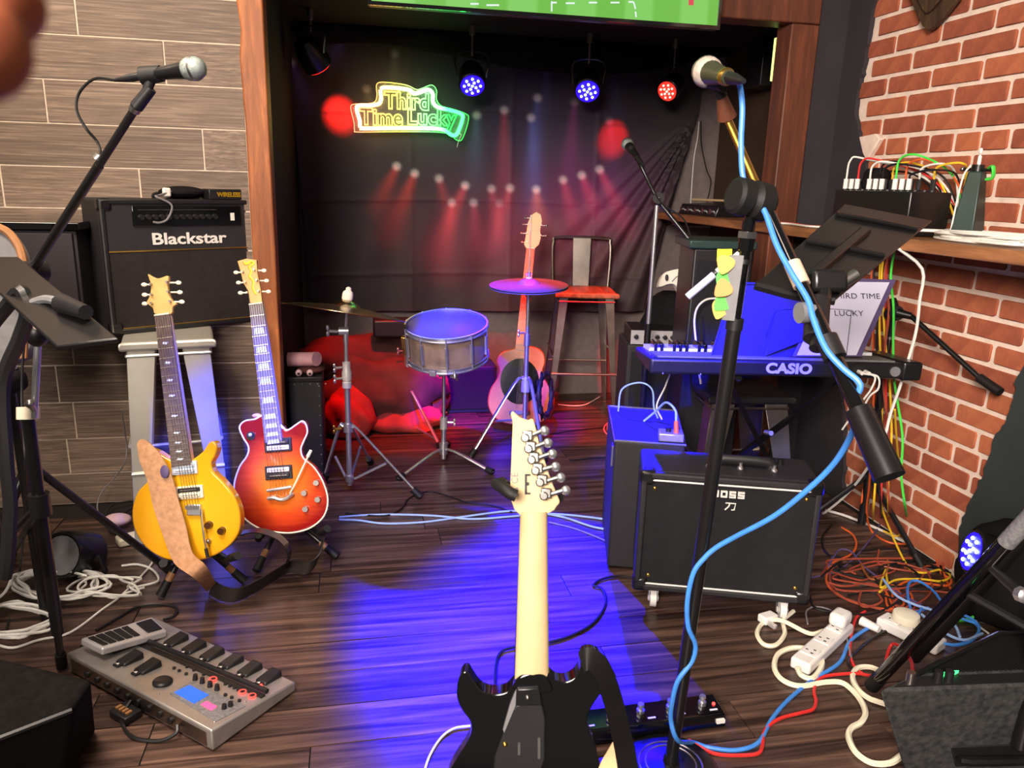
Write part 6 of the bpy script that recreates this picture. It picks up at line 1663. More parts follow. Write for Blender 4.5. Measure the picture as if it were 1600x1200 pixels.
# tapered lamp stand with cross handle
tp = shelf_pt(1514, 2.06); tz_ = z_at((2.06, tp.y), 268)
cs = thing('tapered_stand', 'dark tapered clamp with crossbar and white wing screw standing on the shelf', 'clamp', tp)
s0, s1 = .055, .022; h_ = tz_ - SH
obj('body', MB(T(*tp) @ Matrix.Rotation(.5, 4, 'Z')).hexa([(-s0, -s0 * .7, 0), (s0, -s0 * .7, 0), (s0, s0 * .7, 0), (-s0, s0 * .7, 0), (-s1, -s1, h_), (s1, -s1, h_), (s1, s1, h_), (-s1, s1, h_)]), 'dark_teal', cs, .004)
obj('head', MB().cyl((tp.x, tp.y, tz_), (tp.x, tp.y, tz_ + .022), .02, n=10), 'black_metal', cs)
obj('crossbar', MB().cyl((tp.x, tp.y + .065, tz_ + .008), (tp.x, tp.y - .065, tz_ + .004), .006, n=8), 'black_metal', cs)
wing((tp.x, tp.y, tz_ + .02), (0, 0, 1), cs, 'lettering_white')
obj('bar_end', MB().sph((tp.x, tp.y + .068, tz_ + .008), .009, 8), 'steel', cs)
obj('green_knob', MB().tube([(tp.x, tp.y - .05, tz_ + .01), (tp.x - .01, tp.y - .075, tz_ + .014), (tp.x, tp.y - .07, tz_ - .02), (tp.x, tp.y - .045, tz_ - .025)], .008, 8, 4, flat=.6), 'green_cable', cs)
lead('thin_cord', 'thin white cord hanging down the front of the tapered clamp', [(tp.x - .03, tp.y, tz_ + .02), (tp.x - .05, tp.y + .005, tz_ - .03), (tp.x - .058, tp.y + .01, SH + .01)], .003, 'white_cable')
# white cable coil and one strand over the edge
cp0, cp1 = shelf_pt(1450, 1.98), shelf_pt(1640, 1.98)
cy0 = (cp0.y + cp1.y) / 2; ryy = (cp0.y - cp1.y) / 2
random.seed(4)
P = []
for i in range(10 * 10):
    a = 2 * math.pi * i / 10
    P.append((2.03 + (.085 + random.uniform(-.02, .02)) * math.cos(a), cy0 + (ryy * .9 + random.uniform(-.05, .03)) * math.sin(a), SH + .006 + .028 * i / 100))
st_ = oz(1450, 520, 1.0)
P += [(1.95, cp0.y - .05, SH + .03), (1.885, cp0.y - .03, SH + .022), (1.852, cp0.y - .01, SH - .02)]
ed = V((1.85, cp0.y, SH - .04)); d_e = depth(ed)
P += [dp(x, y, d_e + i * .03) for i, (x, y) in enumerate(((1441, 420), (1437, 470), (1432, 515), (1420, 560), (1406, 605), (1392, 645), (1375, 700)))] 
P += [oz(1330, 765, .2), oz(1290, 800, .05), oz(1285, 800, .02)]
lead('white_coil', 'white cable coil on the shelf with one strand hanging over its edge', P, .0055, 'white_cable', n=6, k=4)
# mixer tray at the shelf's far end, cords from the backdrop corner
g0 = shelf_pt(1080, 2.02); g1 = shelf_pt(1142, 1.98)
mx = thing('mixer_tray', 'flat black and silver mixer lying at the far end of the shelf', 'mixer', (2.05, (g0.y + g1.y) / 2, SH))
yl, yh = sorted((g0.y, g1.y)); yl += .1
obj('tray', MB().hexa([(1.93, yl, SH), (2.2, yl, SH), (2.2, yh, SH), (1.93, yh, SH), (1.95, yl, SH + .06), (2.2, yl, SH + .075), (2.2, yh, SH + .075), (1.95, yh, SH + .06)]), 'black_metal', mx, .006)
for i in range(5):
    y = yl + (yh - yl) * (i + .5) / 5
    obj('dial', MB().cyl((1.955, y, SH + .03), (1.925, y, SH + .03), .016, .014, 12), 'steel', mx)
o = obj('drum_stick', MB().cyl((2.0, yh - .05, SH + .085), (1.99, yl - .05, SH + .09), .009, .006), 'maple_raw'); tag(o, 'pale wooden drumstick lying across the mixer on the shelf', 'drumstick')
tt = oy(1092, 190, 4.80)
lead('loose_cable', 'pale cord hanging straight from the backdrop corner to the shelf', [tt, oy(1090, 215, 4.78), oy(1084, 250, 4.76), oy(1079, 318, 4.72)], .003, 'white_cable')
lead('loose_cable', 'dark cord drooping from the backdrop corner onto the shelf', [tt + V((.01, -.01, 0)), oy(1096, 225, 4.76), oy(1104, 265, 4.74), oy(1111, 285, 4.72), oy(1104, 318, 4.70)], .004, 'black_cable')
lead('shelf_lead', 'white lead snaking along the shelf by the timber post', [shelf_pt(x, X) + V((0, 0, .006)) for x, X in ((1215, 1.90), (1235, 1.93), (1262, 1.90), (1290, 1.94))], .0045, 'white_cable')
lead('shelf_lead', 'red lead snaking along the shelf by the timber post', [shelf_pt(x, X) + V((0, 0, .006)) for x, X in ((1205, 1.92), (1240, 1.96), (1268, 1.92), (1300, 1.98))], .0045, 'red_cable')
# ---------------------------------------------------------------- multi-effects floor unit
fD, fC = oz(108, 1050, .0), oz(333, 1176, .0)
fx = (fC - fD); FL = fx.length; fx.normalize(); fy = V((-fx.y, fx.x, 0)); angF = math.atan2(fx.y, fx.x)
FW = (oz(457, 1078) - fC).dot(fy); H0, H1 = .064, .032
MF = basis(fD, fx, fy, (0, 0, 1))
mf = thing('multi_effects_pedal', 'silver floor effects unit with black footswitches and blue display', 'effects pedal', MF @ V((FL / 2, FW / 2, 0)), None, angF)
def ftop(v): return H0 + (H1 - H0) * v / FW
obj('chassis', MB(MF).hexa([(0, 0, .004), (FL, 0, .004), (FL, FW, .004), (0, FW, .004), (0, 0, H0), (FL, 0, H0), (FL, FW, H1), (0, FW, H1)]), 'silver_case', mf, .005, 2)
obj('rear_panel', MB(MF).span((.02, -.002, .012), (FL - .02, .0, H0 - .012)), 'gunmetal', mf)
def uv(x, y):
    """pixel -> (u, v) on the sloping top"""
    n = V((0, (H0 - H1) / FW, 1)); n = (fx * n.x + fy * n.y + V((0, 0, 1)) * n.z)
    p0 = MF @ V((0, 0, H0)); r = ray(x, y); p = EYE + r * ((p0 - EYE).dot(n) / r.dot(n)); q = MF.inverted() @ p
    return q.x, q.y
sl = math.atan2(H1 - H0, FW)
def ftm(x, y, dz=0):
    u, v = uv(x, y); return MF @ T(u, v, ftop(v) + dz) @ Matrix.Rotation(sl, 4, 'X')
def footswitch(x, y, big=1.0):
    M = ftm(x, y)
    s_ = obj('footswitch', MB(M).hexa([(-.021, -.032, 0), (.021, -.032, 0), (.021, .032, 0), (-.021, .032, 0), (-.019, -.030, .008), (.019, -.030, .008), (.019, .030, .02), (-.019, .030, .02)]), 'black_plastic', mf, .004, 2)
    obj('switch_neck', MB(M).span((-.011, -.046, 0), (.011, -.028, .006)), 'black_plastic', s_, .002)
    obj('switch_mark', MB(M).add([(-.006, -.040, .0068), (.006, -.040, .0068), (0, -.031, .0068)], [(0, 1, 2)]), 'lettering_white', s_)
    return s_
for x, y in ((275, 1003), (303, 1014), (331, 1025), (361, 1037), (390, 1049), (420, 1061)): ls_ = footswitch(x, y)
obj('status_led', MB(ftm(408, 1073, .004)).sph((0, 0, 0), .005, 8), 'led_red', mf)
for x, y in ((203, 1032), (231, 1045)): footswitch(x, y)
a, b_ = uv(222, 1003), uv(418, 1086)
obj('foot_rail', MB(MF).tube([(a[0], a[1], ftop(a[1]) + .012), (b_[0], b_[1], ftop(b_[1]) + .012)], .007, 8, 1), 'black_plastic', mf)
obj('rail_plate', MB(MF).hexa([(a[0], a[1] - .022, ftop(a[1]) - .002), (b_[0], b_[1] - .022, ftop(b_[1]) - .002), (b_[0], b_[1] - .008, ftop(b_[1]) - .002), (a[0], a[1] - .008, ftop(a[1]) - .002), (a[0], a[1] - .022, ftop(a[1]) + .006), (b_[0], b_[1] - .022, ftop(b_[1]) + .006), (b_[0], b_[1] - .008, ftop(b_[1]) + .008), (a[0], a[1] - .008, ftop(a[1]) + .008)]), 'black_metal', mf)
obj('value_dial', MB(ftm(254, 1067)).lathe([(.026, 0), (.026, .006), (.022, .010), (.018, .008)], None, 24), 'black_plastic', mf)
M = ftm(299, 1086); 
c4 = [uv(272, 1083), uv(296, 1072), uv(326, 1087), uv(303, 1101)]
def ftq(pts, z0, z1):
    q = [uv(*p) for p in pts]; lo_ = [V((u, v, ftop(v) + z0)) for u, v in q]; hi_ = [V((u, v, ftop(v) + z1)) for u, v in q]
    ar = sum(q[i][0] * q[(i + 1) % 4][1] - q[(i + 1) % 4][0] * q[i][1] for i in range(4))
    if ar < 0: lo_.reverse(); hi_.reverse()
    return MB(MF).hexa(lo_ + hi_)
obj('panel_glass', ftq([(263, 1085), (300, 1062), (398, 1105), (334, 1132)], .0006, .0012) if 0 else ftq([(265, 1084), (297, 1066), (384, 1104), (337, 1128)], .0004, .0014), 'grey_print', mf)
obj('display', ftq([(273, 1083), (296, 1072), (326, 1087), (303, 1100)], .0014, .0035), 'lcd_blue', mf)
obj('digit_display', ftq([(314, 1102), (323, 1097), (339, 1105), (330, 1111)], .0014, .0035), 'digit_red', mf)
for x, y in ((305, 1062), (316, 1067), (328, 1073), (339, 1078)):
    obj('control_knob', MB(ftm(x, y)).cyl((0, 0, 0), (0, 0, .016), .0075, .006, 10), 'black_plastic', mf)
for x, y in ((350, 1108), (360, 1104)): obj('control_knob', MB(ftm(x, y)).cyl((0, 0, 0), (0, 0, .014), .0065, .006, 10), 'black_plastic', mf)
for x, y in ((333, 1062), (379, 1082), (394, 1088)):
    rg = MB(ftm(x, y, .003)); rg.tube([(.0095 * math.cos(q), .0095 * math.sin(q), 0) for q in [i * math.pi / 6 for i in range(12)]], .002, 6, 1, True)
    bt = obj('ring_button', MB(ftm(x, y)).cyl((0, 0, 0), (0, 0, .004), .0065, n=10), 'black_plastic', mf); obj('lit_ring', rg, 'led_red', bt)
for x, y in ((272, 1045), (280, 1049), (292, 1043), (303, 1048), (291, 1054), (318, 1055), (352, 1070), (359, 1073), (366, 1076), (372, 1079), (352, 1087), (362, 1091), (374, 1096)):
    obj('small_button', MB(ftm(x, y)).cyl((0, 0, 0), (0, 0, .005), .0048, n=10), 'black_plastic', mf)
for x, y in ((218, 1070), (248, 1085), (383, 1097), (335, 1128)):
    obj('panel_screw', MB(ftm(x, y)).sph((0, 0, 0), .003, 8), 'steel', mf)
for i in range(9):
    u = .10 + i * .045
    obj('jack_socket', MB(MF).cyl((u, -.008, .032), (u, .002, .032), .010, n=10), 'black_plastic', mf)
# expression treadle
ex0 = [uv(124, 995), uv(162, 1012)]
tr = [dp(*p, depth(oz(*p, .10))) for p in ()]
tA, tB = oz(126, 997, .105), oz(160, 1013, .105)
tC, tDd = oz(262, 985, .062), oz(238, 963, .062)
n3 = (tB - tA).cross(tDd - tA).normalized()
if n3.z < 0: n3 = -n3
base_pl = [tA, tB, tC, tDd]
tre = obj('treadle', MB().hexa([p - n3 * .022 for p in base_pl] + base_pl), 'pale_metal', mf, .006, 3)
def tq(u, v, h=0): return (tA.lerp(tB, u)).lerp(tDd.lerp(tC, u), v) + n3 * h
for v0, v1 in ((.05, .13), (.15, .25), (.27, .37), (.39, .49), (.51, .60), (.72, .95)):
    obj('grip_pad', MB().hexa([tq(.14, v0), tq(.86, v0), tq(.86, v1), tq(.14, v1), tq(.14, v0, .003), tq(.86, v0, .003), tq(.86, v1, .003), tq(.14, v1, .003)]), 'rubber', tre, .001, 1)
bs = [tq(.1, .12, -.03), tq(.9, .12, -.03)]
obj('treadle_mount', MB().hexa([tq(.2, .25, -.085), tq(.8, .25, -.085), tq(.8, .75, -.06), tq(.2, .75, -.06), tq(.2, .25, -.02), tq(.8, .25, -.02), tq(.8, .75, -.02), tq(.2, .75, -.02)]), 'black_plastic', mf)
lead('power_lead', 'thin black lead trailing behind the silver effects unit', [MF @ V((.30, -.008, .03)), MF @ V((.32, -.05, .012)), MF @ V((.40, -.075, .006)), MF @ V((.47, -.05, .006)), MF @ V((.50, -.02, .02)), MF @ V((.49, -.006, .032))], .005, 'black_cable')
ag = thing('stacked_plugs', 'small black plug block with tan contacts beside the effects unit', 'plug', oz(197, 1118))
obj('block', MB(yaw(oz(197, 1120), angF)).span((-.035, -.025, 0), (.035, .025, .022)), 'black_plastic', ag, .004)
for i in range(4): obj('contact', MB(yaw(oz(197, 1120), angF)).span((-.026 + i * .014, -.012, .022), (-.017 + i * .014, .004, .027)), 'tan_rim', ag)

# ---------------------------------------------------------------- foreground guitar, back towards us, on its stand
NX, NY, ND = 832, 1055, 1.30
fg = bpy.data.objects.new('electric_guitar', None); COL.objects.link(fg)
MG = pxplane(NX, NY, ND); kG = ND / FPX
fg.matrix_world = MG @ Matrix.Diagonal((1, 1, -1, 1)); fg.empty_display_size = .05
tag(fg, 'black electric guitar in the foreground seen from behind, maple neck and pale headstock', 'guitar')
gg = lambda x, y, z=0: V(((x - NX) * kG, -(y - NY) * kG, z))
G = lambda pts: [(gg(a, b_).x, gg(a, b_).y) for a, b_ in pts]
fb_ = [(806, 1068), (790, 1082), (768, 1085), (750, 1078), (738, 1062), (730, 1050), (722, 1052), (715, 1066), (714, 1090), (722, 1110), (734, 1126), (737, 1142), (730, 1160), (716, 1182), (700, 1210), (692, 1245), (694, 1290), (712, 1335), (752, 1366), (806, 1378), (860, 1374), (912, 1352), (942, 1314), (950, 1270), (946, 1230), (938, 1195), (930, 1165), (920, 1140), (918, 1120), (930, 1096), (944, 1076), (948, 1056), (944, 1036), (934, 1022), (916, 1020), (908, 1030), (906, 1046), (896, 1060), (880, 1066), (866, 1062), (856, 1052), (848, 1060), (830, 1064)]
obj('body', MB(MG).prism(smoothpoly(G(fb_), 4), .0, .045), 'black_gloss', fg, .010, 4, 50)
# neck: rounded back
def neck_grid(u, v):
    y = 1072 + (800 - 1072) * v
    xl = 804 + (813 - 804) * v; xr = 859 + (856 - 859) * v
    a = math.pi * u
    x = (xl + xr) / 2 - (xr - xl) / 2 * math.cos(a)
    return MG @ gg(x, y, .012 - .020 * math.sin(a) ** .75)
obj('neck', MB().grid(14, 12, neck_grid), 'maple_raw', fg, 0, smooth=80)
obj('fretboard_edge', MB(MG).prism(G([(804, 1072), (859, 1072), (856, 800), (813, 800)]), .011, .020), 'fretboard', fg)
hp = [(813, 806), (800, 786), (797, 770), (799, 720), (800, 690), (801, 660), (798, 648), (802, 643), (812, 652), (826, 657), (834, 656), (842, 690), (852, 722), (862, 752), (872, 776), (875, 785), (870, 792), (858, 803)]
hs_ = obj('headstock', MB(MG).prism(smoothpoly(G(hp), 2), .004, .020), 'maple_raw', fg, .003, 2)
obj('headstock_face', MB(MG).prism(smoothpoly(G(hp), 2), .0205, .022), 'headstock_tan', fg)
tn_ = [(824, 680), (829, 697), (834, 714), (840, 731), (847, 749), (853, 770)]
bt = [(851, 673), (856, 692), (863, 709), (868, 729), (876, 746), (884, 766)]
for (x, y), (bx2, by2) in zip(tn_, bt):
    cas = obj('tuner', MB(MG @ T(*gg(x, y, .0))).box(.017, .017, .012, (0, 0, -.003)).cyl((-.004, -.004, -.008), (-.004, -.004, -.012), .0075, n=12), 'steel', fg, .003, 2)
    obj('tuner_shaft', MB(MG).cyl(gg(x - 9, y + 7, -.003), gg(bx2 - 4, by2, -.003), .0042, n=8), 'steel', cas)
    obj('tuner_button', MB(MG @ T(*gg(bx2, by2, -.003)) @ Matrix.Rotation(.2, 4, 'Z')).sph((0, 0, 0), .0105, 10, (.8, .85, .6)), 'chrome', cas)
obj('brand_stamp', MB(MG).span(tuple(gg(820, 772, .003)), tuple(gg(823.5, 741, .0042))).span(tuple(gg(820, 744, .003)), tuple(gg(829, 741, .0042))).span(tuple(gg(820, 773, .003)), tuple(gg(829, 770, .0042))).span(tuple(gg(822, 759, .003)), tuple(gg(827, 754, .0042))), 'lettering_dark', fg, smooth=0)
text('lettering', '\u25b3 CE', MG @ Matrix.Diagonal((1, 1, -1, 1)) @ T(*(gg(809, 757).to_tuple()[:2] + (-.003,))) @ Matrix.Rotation(R(90), 4, 'Z'), .016, 'grey_cable', fg, .0003)
obj('heel', MB(MG).prism(smoothpoly(G([(804, 1078), (806, 1062), (816, 1052), (832, 1049), (848, 1052), (858, 1062), (860, 1080)]), 3), -.008, .02), 'black_gloss', fg, .006, 3)
pl8 = [(808, 1072), (843, 1070), (846, 1098), (848, 1140), (787, 1144), (788, 1120), (798, 1098)]
obj('neck_plate', MB(MG).hexa([gg(808, 1072, -.006), gg(842, 1070, -.006), gg(847, 1098, -.002), gg(806, 1099, -.002), gg(808, 1072, -.014), gg(842, 1070, -.014), gg(847, 1098, -.012), gg(806, 1099, -.012)]), 'gunmetal' if 0 else 'black_metal', fg, .002)
obj('plate_screw', MB(MG).sph(gg(824, 1085, -.013), .0042, 8), 'steel', fg)
obj('back_cover', MB(MG).prism(smoothpoly(G([(806, 1099), (847, 1098), (852, 1150), (842, 1212), (770, 1212), (787, 1140)]), 2), -.007, 0), 'black_plastic', fg, .003)
obj('body_bevel', MB(MG).hexa([gg(806, 1074, -.003), gg(808, 1072, -.013), gg(806, 1099, -.012), gg(787, 1141, -.006), gg(800, 1074, 0), gg(802, 1072, .0), gg(797, 1096, 0), gg(784, 1141, 0)]) if 0 else MB(MG).prism(G([(807, 1073), (806, 1099), (788, 1142), (786, 1136), (797, 1098)]), -.010, 0), 'grey_pad', fg, .001)
for x, y, h_ in ((811, 1167, 9), (842, 1166, 16)): obj('spring_slot', MB(MG).span(tuple(gg(x - 2, y + h_, -.009)), tuple(gg(x + 2, y - h_, -.006))), 'steel', fg)
obj('cover_screw', MB(MG).sph(gg(789, 1160, -.006), .005, 8), 'brass', fg)
obj('strap_button', MB(MG).cyl(gg(918, 1032, .0), gg(918, 1032, -.014), .006, .010, 12), 'steel', fg)
# its black strap
stp = thing('guitar_strap', 'glossy black strap curling off the foreground guitar horn with pale suede lining', 'strap', dp(960, 1180, 1.28))
P = [dp(x, y, d) for x, y, d in ((909, 1036, 1.275), (918, 1030, 1.272), (932, 1036, 1.272), (946, 1060, 1.275), (958, 1095, 1.28), (968, 1135, 1.28), (978, 1180, 1.28), (986, 1240, 1.27), (990, 1320, 1.25))]
dirs = [(-.35, -1), (.12, -1), (.75, -.66), (.92, -.38), (.96, -.26), (.97, -.2), (.98, -.14), (.99, -.08), (1, -.05)]
hw = [14, 15, 15, 15, 15, 15, 16, 17, 17]
W = [(CR * a - CU * b_) * (h_ * 1.28 / FPX) + CF * .010 for (a, b_), h_ in zip(dirs, hw)]
obj('band', MB().ribbon(P, W, .0032, 6), 'strap_black', stp, smooth=60)
P2 = [dp(x, y, d) for x, y, d in ((974, 1140, 1.295), (966, 1168, 1.30), (958, 1200, 1.30), (950, 1260, 1.29))]
obj('suede_lining', MB().ribbon(P2, [(CR * .95 + CU * .2) * (a * 1.3 / FPX) for a in (4, 16, 26, 30)], .003, 5), 'suede', stp, smooth=60)
# stand: post behind the guitar, neck yoke with rubber arm, tripod legs
yk = dp(828, 786, ND + .07)
ys = thing('guitar_stand', 'black hanging guitar stand holding the foreground guitar by the neck', 'guitar stand', V((yk.x, yk.y + .02, 0)))
ft = V((yk.x, yk.y + .05, 0))
obj('post', MB().cyl((ft.x, ft.y, .05), yk + V((0, .03, 0)), .011, n=12), 'black_metal', ys)
ya = obj('yoke', MB().tube([yk + V((0, .03, -.005)), dp(800, 766, ND + .06), dp(782, 752, ND + .04)], .010, 8, 4), 'black_metal', ys)
obj('rubber_arm', MB().tube([dp(779, 758, ND + .045), dp(776, 756, ND + .01), dp(786, 762, ND - .02), dp(796, 770, ND - .032), dp(807, 775, ND - .034)], .0105, 10, 5), 'rubber', ya)
obj('yoke', MB().tube([yk + V((0, .03, -.005)), dp(868, 776, ND + .05), dp(874, 778, ND + .03)], .009, 8, 4), 'black_metal', ys)
obj('yoke_bolt', MB().sph(dp(806, 748, ND + .05), .009, 8), 'steel', ys)
for a in (-2.2, -.9, 1.57):
    f = V((ft.x + .30 * math.cos(a), ft.y + .30 * math.sin(a), .012))
    l = obj('leg', MB().cyl((ft.x, ft.y, .16), f, .010, n=8), 'black_metal', ys)
    obj('rubber_foot', MB().cyl(f + V((0, 0, .0)), f + (V((ft.x, ft.y, .16)) - f).normalized() * .04, .014), 'rubber', l)
for s_ in (-1, 1):
    q = dp(832 + s_ * 60, 1345, ND + .07)
    obj('body_rest', MB().tube([V((ft.x, ft.y, q.z)), q + CF * .02, q - CF * .10], .010, 8, 4), 'rubber', ys)

# foot controller bar
cA, cB = oz(925, 1166, 0), oz(1135, 1137, 0)
ccx = (cB - cA); CL_ = ccx.length + .0; ccx.normalize(); ccy = V((-ccx.y, ccx.x, 0)); angC = math.atan2(ccx.y, ccx.x)
CL_ *= 1.12
MCf = basis(cB - ccx * CL_, ccx, ccy, (0, 0, 1))
fcb = thing('foot_controller', 'long black footswitch bar with chrome toggles on the floor behind the front stand', 'foot controller', MCf @ V((CL_ / 2, .04, 0)), None, angC)
obj('case', MB(MCf).hexa([(0, 0, .002), (CL_, 0, .002), (CL_, .085, .002), (0, .085, .002), (0, .012, .038), (CL_, .012, .038), (CL_, .085, .046), (0, .085, .046)]), 'black_gloss', fcb, .005)
for i, fx_ in enumerate((.06, .26, .46, .66, .88)):
    x = CL_ * fx_
    s_ = obj('footswitch', MB(MCf).cyl((x, .05, .042), (x, .05, .052), .011, n=12).cyl((x, .05, .052), (x, .05, .064), .006, n=10).cyl((x, .05, .064), (x, .05, .070), .0095, .008, 12), 'chrome', fcb)
    obj('switch_label', MB(MCf).span((x + .012, .024, .0400), (x + .034, .030, .0408)), 'lettering_white', fcb)
obj('status_led', MB(MCf).sph((CL_ * .955, .045, .044), .005, 8), 'led_red', fcb)
obj('front_label', MB(MCf).span((CL_ * .93, -.001, .016), (CL_ * .985, .012, .026)), 'lettering_white', fcb)

# ---------------------------------------------------------------- wedge monitors at the bottom corners
def wedge(name, label, P, mat, gm, bev=.006): 
    t = thing(name, label, 'floor monitor', V((sum(p.x for p in P[:4]) / 4, sum(p.y for p in P[:4]) / 4, 0)))
    obj('cabinet', MB().hexa(P), mat, t, bev)
    return t
w0, w1 = oz(1416, 1216, .004), oz(1416, 1216, .004)
dirx = (oz(1640, 1066, .30) - oz(1368, 1076, .30)); dirx.z = 0; WL = .46; dirx.normalize(); diry = V((-dirx.y, dirx.x, 0))
f0 = oz(1372, 1078, .30)
b0 = V((f0.x + .01, f0.y + .025, .004))
P = [b0 + dirx * .0, b0 + dirx * WL, b0 + dirx * WL + diry * .30, b0 + diry * .30 + dirx * .02,
     f0, f0 + dirx * WL, f0 + dirx * WL + diry * .10 + V((0, 0, .0)), f0 + diry * .10]
b0 = oz(1414, 1214, .004)
P = [b0, b0 + dirx * WL, b0 + dirx * WL + diry * .32, b0 + diry * .32, f0, f0 + dirx * WL, f0 + dirx * WL + diry * .05, f0 + diry * .05]
gb0, gb1 = oz(1562, 985, .36) , oz(1700, 978, .36)
wm = thing('floor_monitor', 'grey carpeted wedge monitor with black handle and grille, bottom right', 'floor monitor', b0 + dirx * .2 + diry * .1)
back0 = oz(1562, 986, .33); back1 = back0 + dirx * (WL - .1)
lo0 = V((back0.x, back0.y, .004)); lo1 = V((back1.x, back1.y, .004))
obj('cabinet', MB().hexa([b0, b0 + dirx * WL, lo1, lo0, f0, f0 + dirx * WL, back1 - V((0, 0, .012)), back0 - V((0, 0, .012))]), 'carpet', wm, .008)
def wt(u, v, h=0):
    a = f0.lerp(f0 + dirx * WL, u); c = back0.lerp(back1, u); return a.lerp(c, v) + V((0, 0, h - .012 * v))
obj('grille_frame', MB().tube([wt(.02, .97, .006), wt(.06, .24, .006)], .007, 6, 1).tube([wt(.02, .97, .006), wt(1, .97, .006)], .007, 6, 1) if 0 else MB().tube([wt(.05, .22, .006), wt(.02, .97, .008), wt(1, .97, .008)], .007, 6, 1), 'black_metal', wm)
for i in range(34):
    u = .06 + .94 * i / 34
    obj('grille_bar', MB().hexa([wt(u, .27, -.002), wt(u + .014, .27, -.002), wt(u + .014, .95, -.002), wt(u, .95, -.002), wt(u, .27, .005), wt(u + .014, .27, .005), wt(u + .014, .95, .005), wt(u, .95, .005)]), 'black_cloth', wm, smooth=0)
obj('connector_panel', MB().hexa([wt(.06, .04, -.002), wt(1, .04, -.002), wt(1, .2, -.002), wt(.06, .2, -.002), wt(.06, .04, .003), wt(1, .04, .003), wt(1, .2, .003), wt(.06, .2, .003)]), 'black_plastic', wm)
obj('power_led', MB().hexa([wt(.21, .18, .003), wt(.28, .18, .003), wt(.28, .24, .003), wt(.21, .24, .003), wt(.21, .18, .010), wt(.28, .18, .010), wt(.28, .24, .010), wt(.21, .24, .010)]), 'led_green', wm)
for u in (.10, .25, .31): 
    p = wt(u, .10); obj('jack_plug', MB().cyl(p, p + V((0, 0, .03)), .010, n=10), 'steel' if u == .10 else 'black_plastic', wm)
def wf(u, v, h=0):   # front face: v up
    a = b0.lerp(f0, v); c = (b0 + dirx * WL).lerp(f0 + dirx * WL, v); n = dirx.cross(f0 - b0).normalized(); 
    return a.lerp(c, u) + n * h
obj('handle_recess', MB().hexa([wf(.30, .10, -.004), wf(.95, .10, -.004), wf(.95, .34, -.004), wf(.30, .34, -.004), wf(.30, .10, .003), wf(.95, .10, .003), wf(.95, .34, .003), wf(.30, .34, .003)]), 'black_plastic', wm, .004)
obj('handle', MB().tube([wf(.34, .22, .003), wf(.37, .24, .02), wf(.80, .22, .02), wf(.84, .2, .003)], .012, 8, 3), 'grey_cable' if 0 else 'black_metal', wm)
# bottom left: dark carpeted wedge
q0 = oz(-60, 1012, .33); q1 = oz(104, 1040, .33); q2 = oz(150, 1068, .28)
dl = thing('floor_monitor', 'dark carpeted floor monitor cropped by the bottom left corner', 'floor monitor', oz(40, 1200, 0))
bb0, bb1, bb2, bb3 = oz(-160, 1330, .004), oz(104, 1222, .004), oz(152, 1140, .004), oz(-120, 1090, .004)
obj('cabinet', MB().hexa([bb0, bb1, bb2, bb3, oz(-160, 1215, .30), oz(112, 1110, .30), oz(146, 1062, .31), oz(-100, 1004, .36)]), 'dark_carpet', dl, .015, 3)
obj('edge_trim', MB().tube([oz(-160, 1215, .302), oz(112, 1110, .302)], .006, 6, 1), 'black_plastic', dl)

# ---------------------------------------------------------------- speaker stand leg at the right edge
ft0 = oz(1362, 1072, .016); tp0 = dp(1655, 760, 1.62)
sst = thing('speaker_stand', 'thick black tripod speaker stand with silver tape on its leg, right edge', 'speaker stand', ft0)
dl_ = (tp0 - ft0)
lg = obj('leg', MB().cyl(ft0, tp0, .019, n=16), 'black_gloss', sst)
obj('rubber_foot', MB().cyl(ft0 - dl_.normalized() * .0, ft0 + dl_.normalized() * .05, .021), 'rubber', lg)
def onleg(y):
    lo, hi = 0, 1
    for _ in range(40):
        m = (lo + hi) / 2
        if vpx(ft0.lerp(tp0, m))[1] > y: lo = m
        else: hi = m
    return ft0.lerp(tp0, lo)
obj('tape_label', MB().cyl(onleg(848), onleg(790), .0198, n=16), 'grey_print', lg)
hbp = V((tp0.x + .10, tp0.y + .04, 0))
obj('post', MB().cyl((hbp.x, hbp.y, .12), (hbp.x, hbp.y, 1.25), .019, n=14), 'black_metal', sst)
obj('hub', MB().cyl((hbp.x, hbp.y, tp0.z - .05), (hbp.x, hbp.y, tp0.z + .05), .035, n=16), 'black_plastic', sst)
for f in (V((min(hbp.x + .12, 2.1), hbp.y + .5, .016)), V((hbp.x + .3, hbp.y - .4, .016))):
    if f.x > 2.12: f.x = 2.12
    obj('leg', MB().cyl(f, V((hbp.x, hbp.y, tp0.z)), .019, n=14), 'black_metal', sst)
obj('brace', MB().cyl(onleg(922), dp(1660, 1012, 1.74), .011, n=8), 'black_metal', sst)
obj('brace_pivot', MB().sph(onleg(922) + CR * .012, .014, 10), 'black_plastic', sst)
bq = dp(1594, 928, 1.72); obj('brace', MB().cyl(onleg(880), bq + (bq - onleg(880)) * 1.0, .011, n=8), 'black_metal', sst)
obj('bolt', MB(frame(bq, -CF)).lathe([(.018, 0), (.018, .02), (.012, .024)], None, 8), 'chrome', sst)
lump('black_drape', 'black cloth bundle on the floor under the brick wall behind the speaker stand', 'cloth', (oz(1590, 985).x + .02, oz(1590, 985).y + .1, .12), (.13, .16, .20), 'black_cloth', 44, .18)

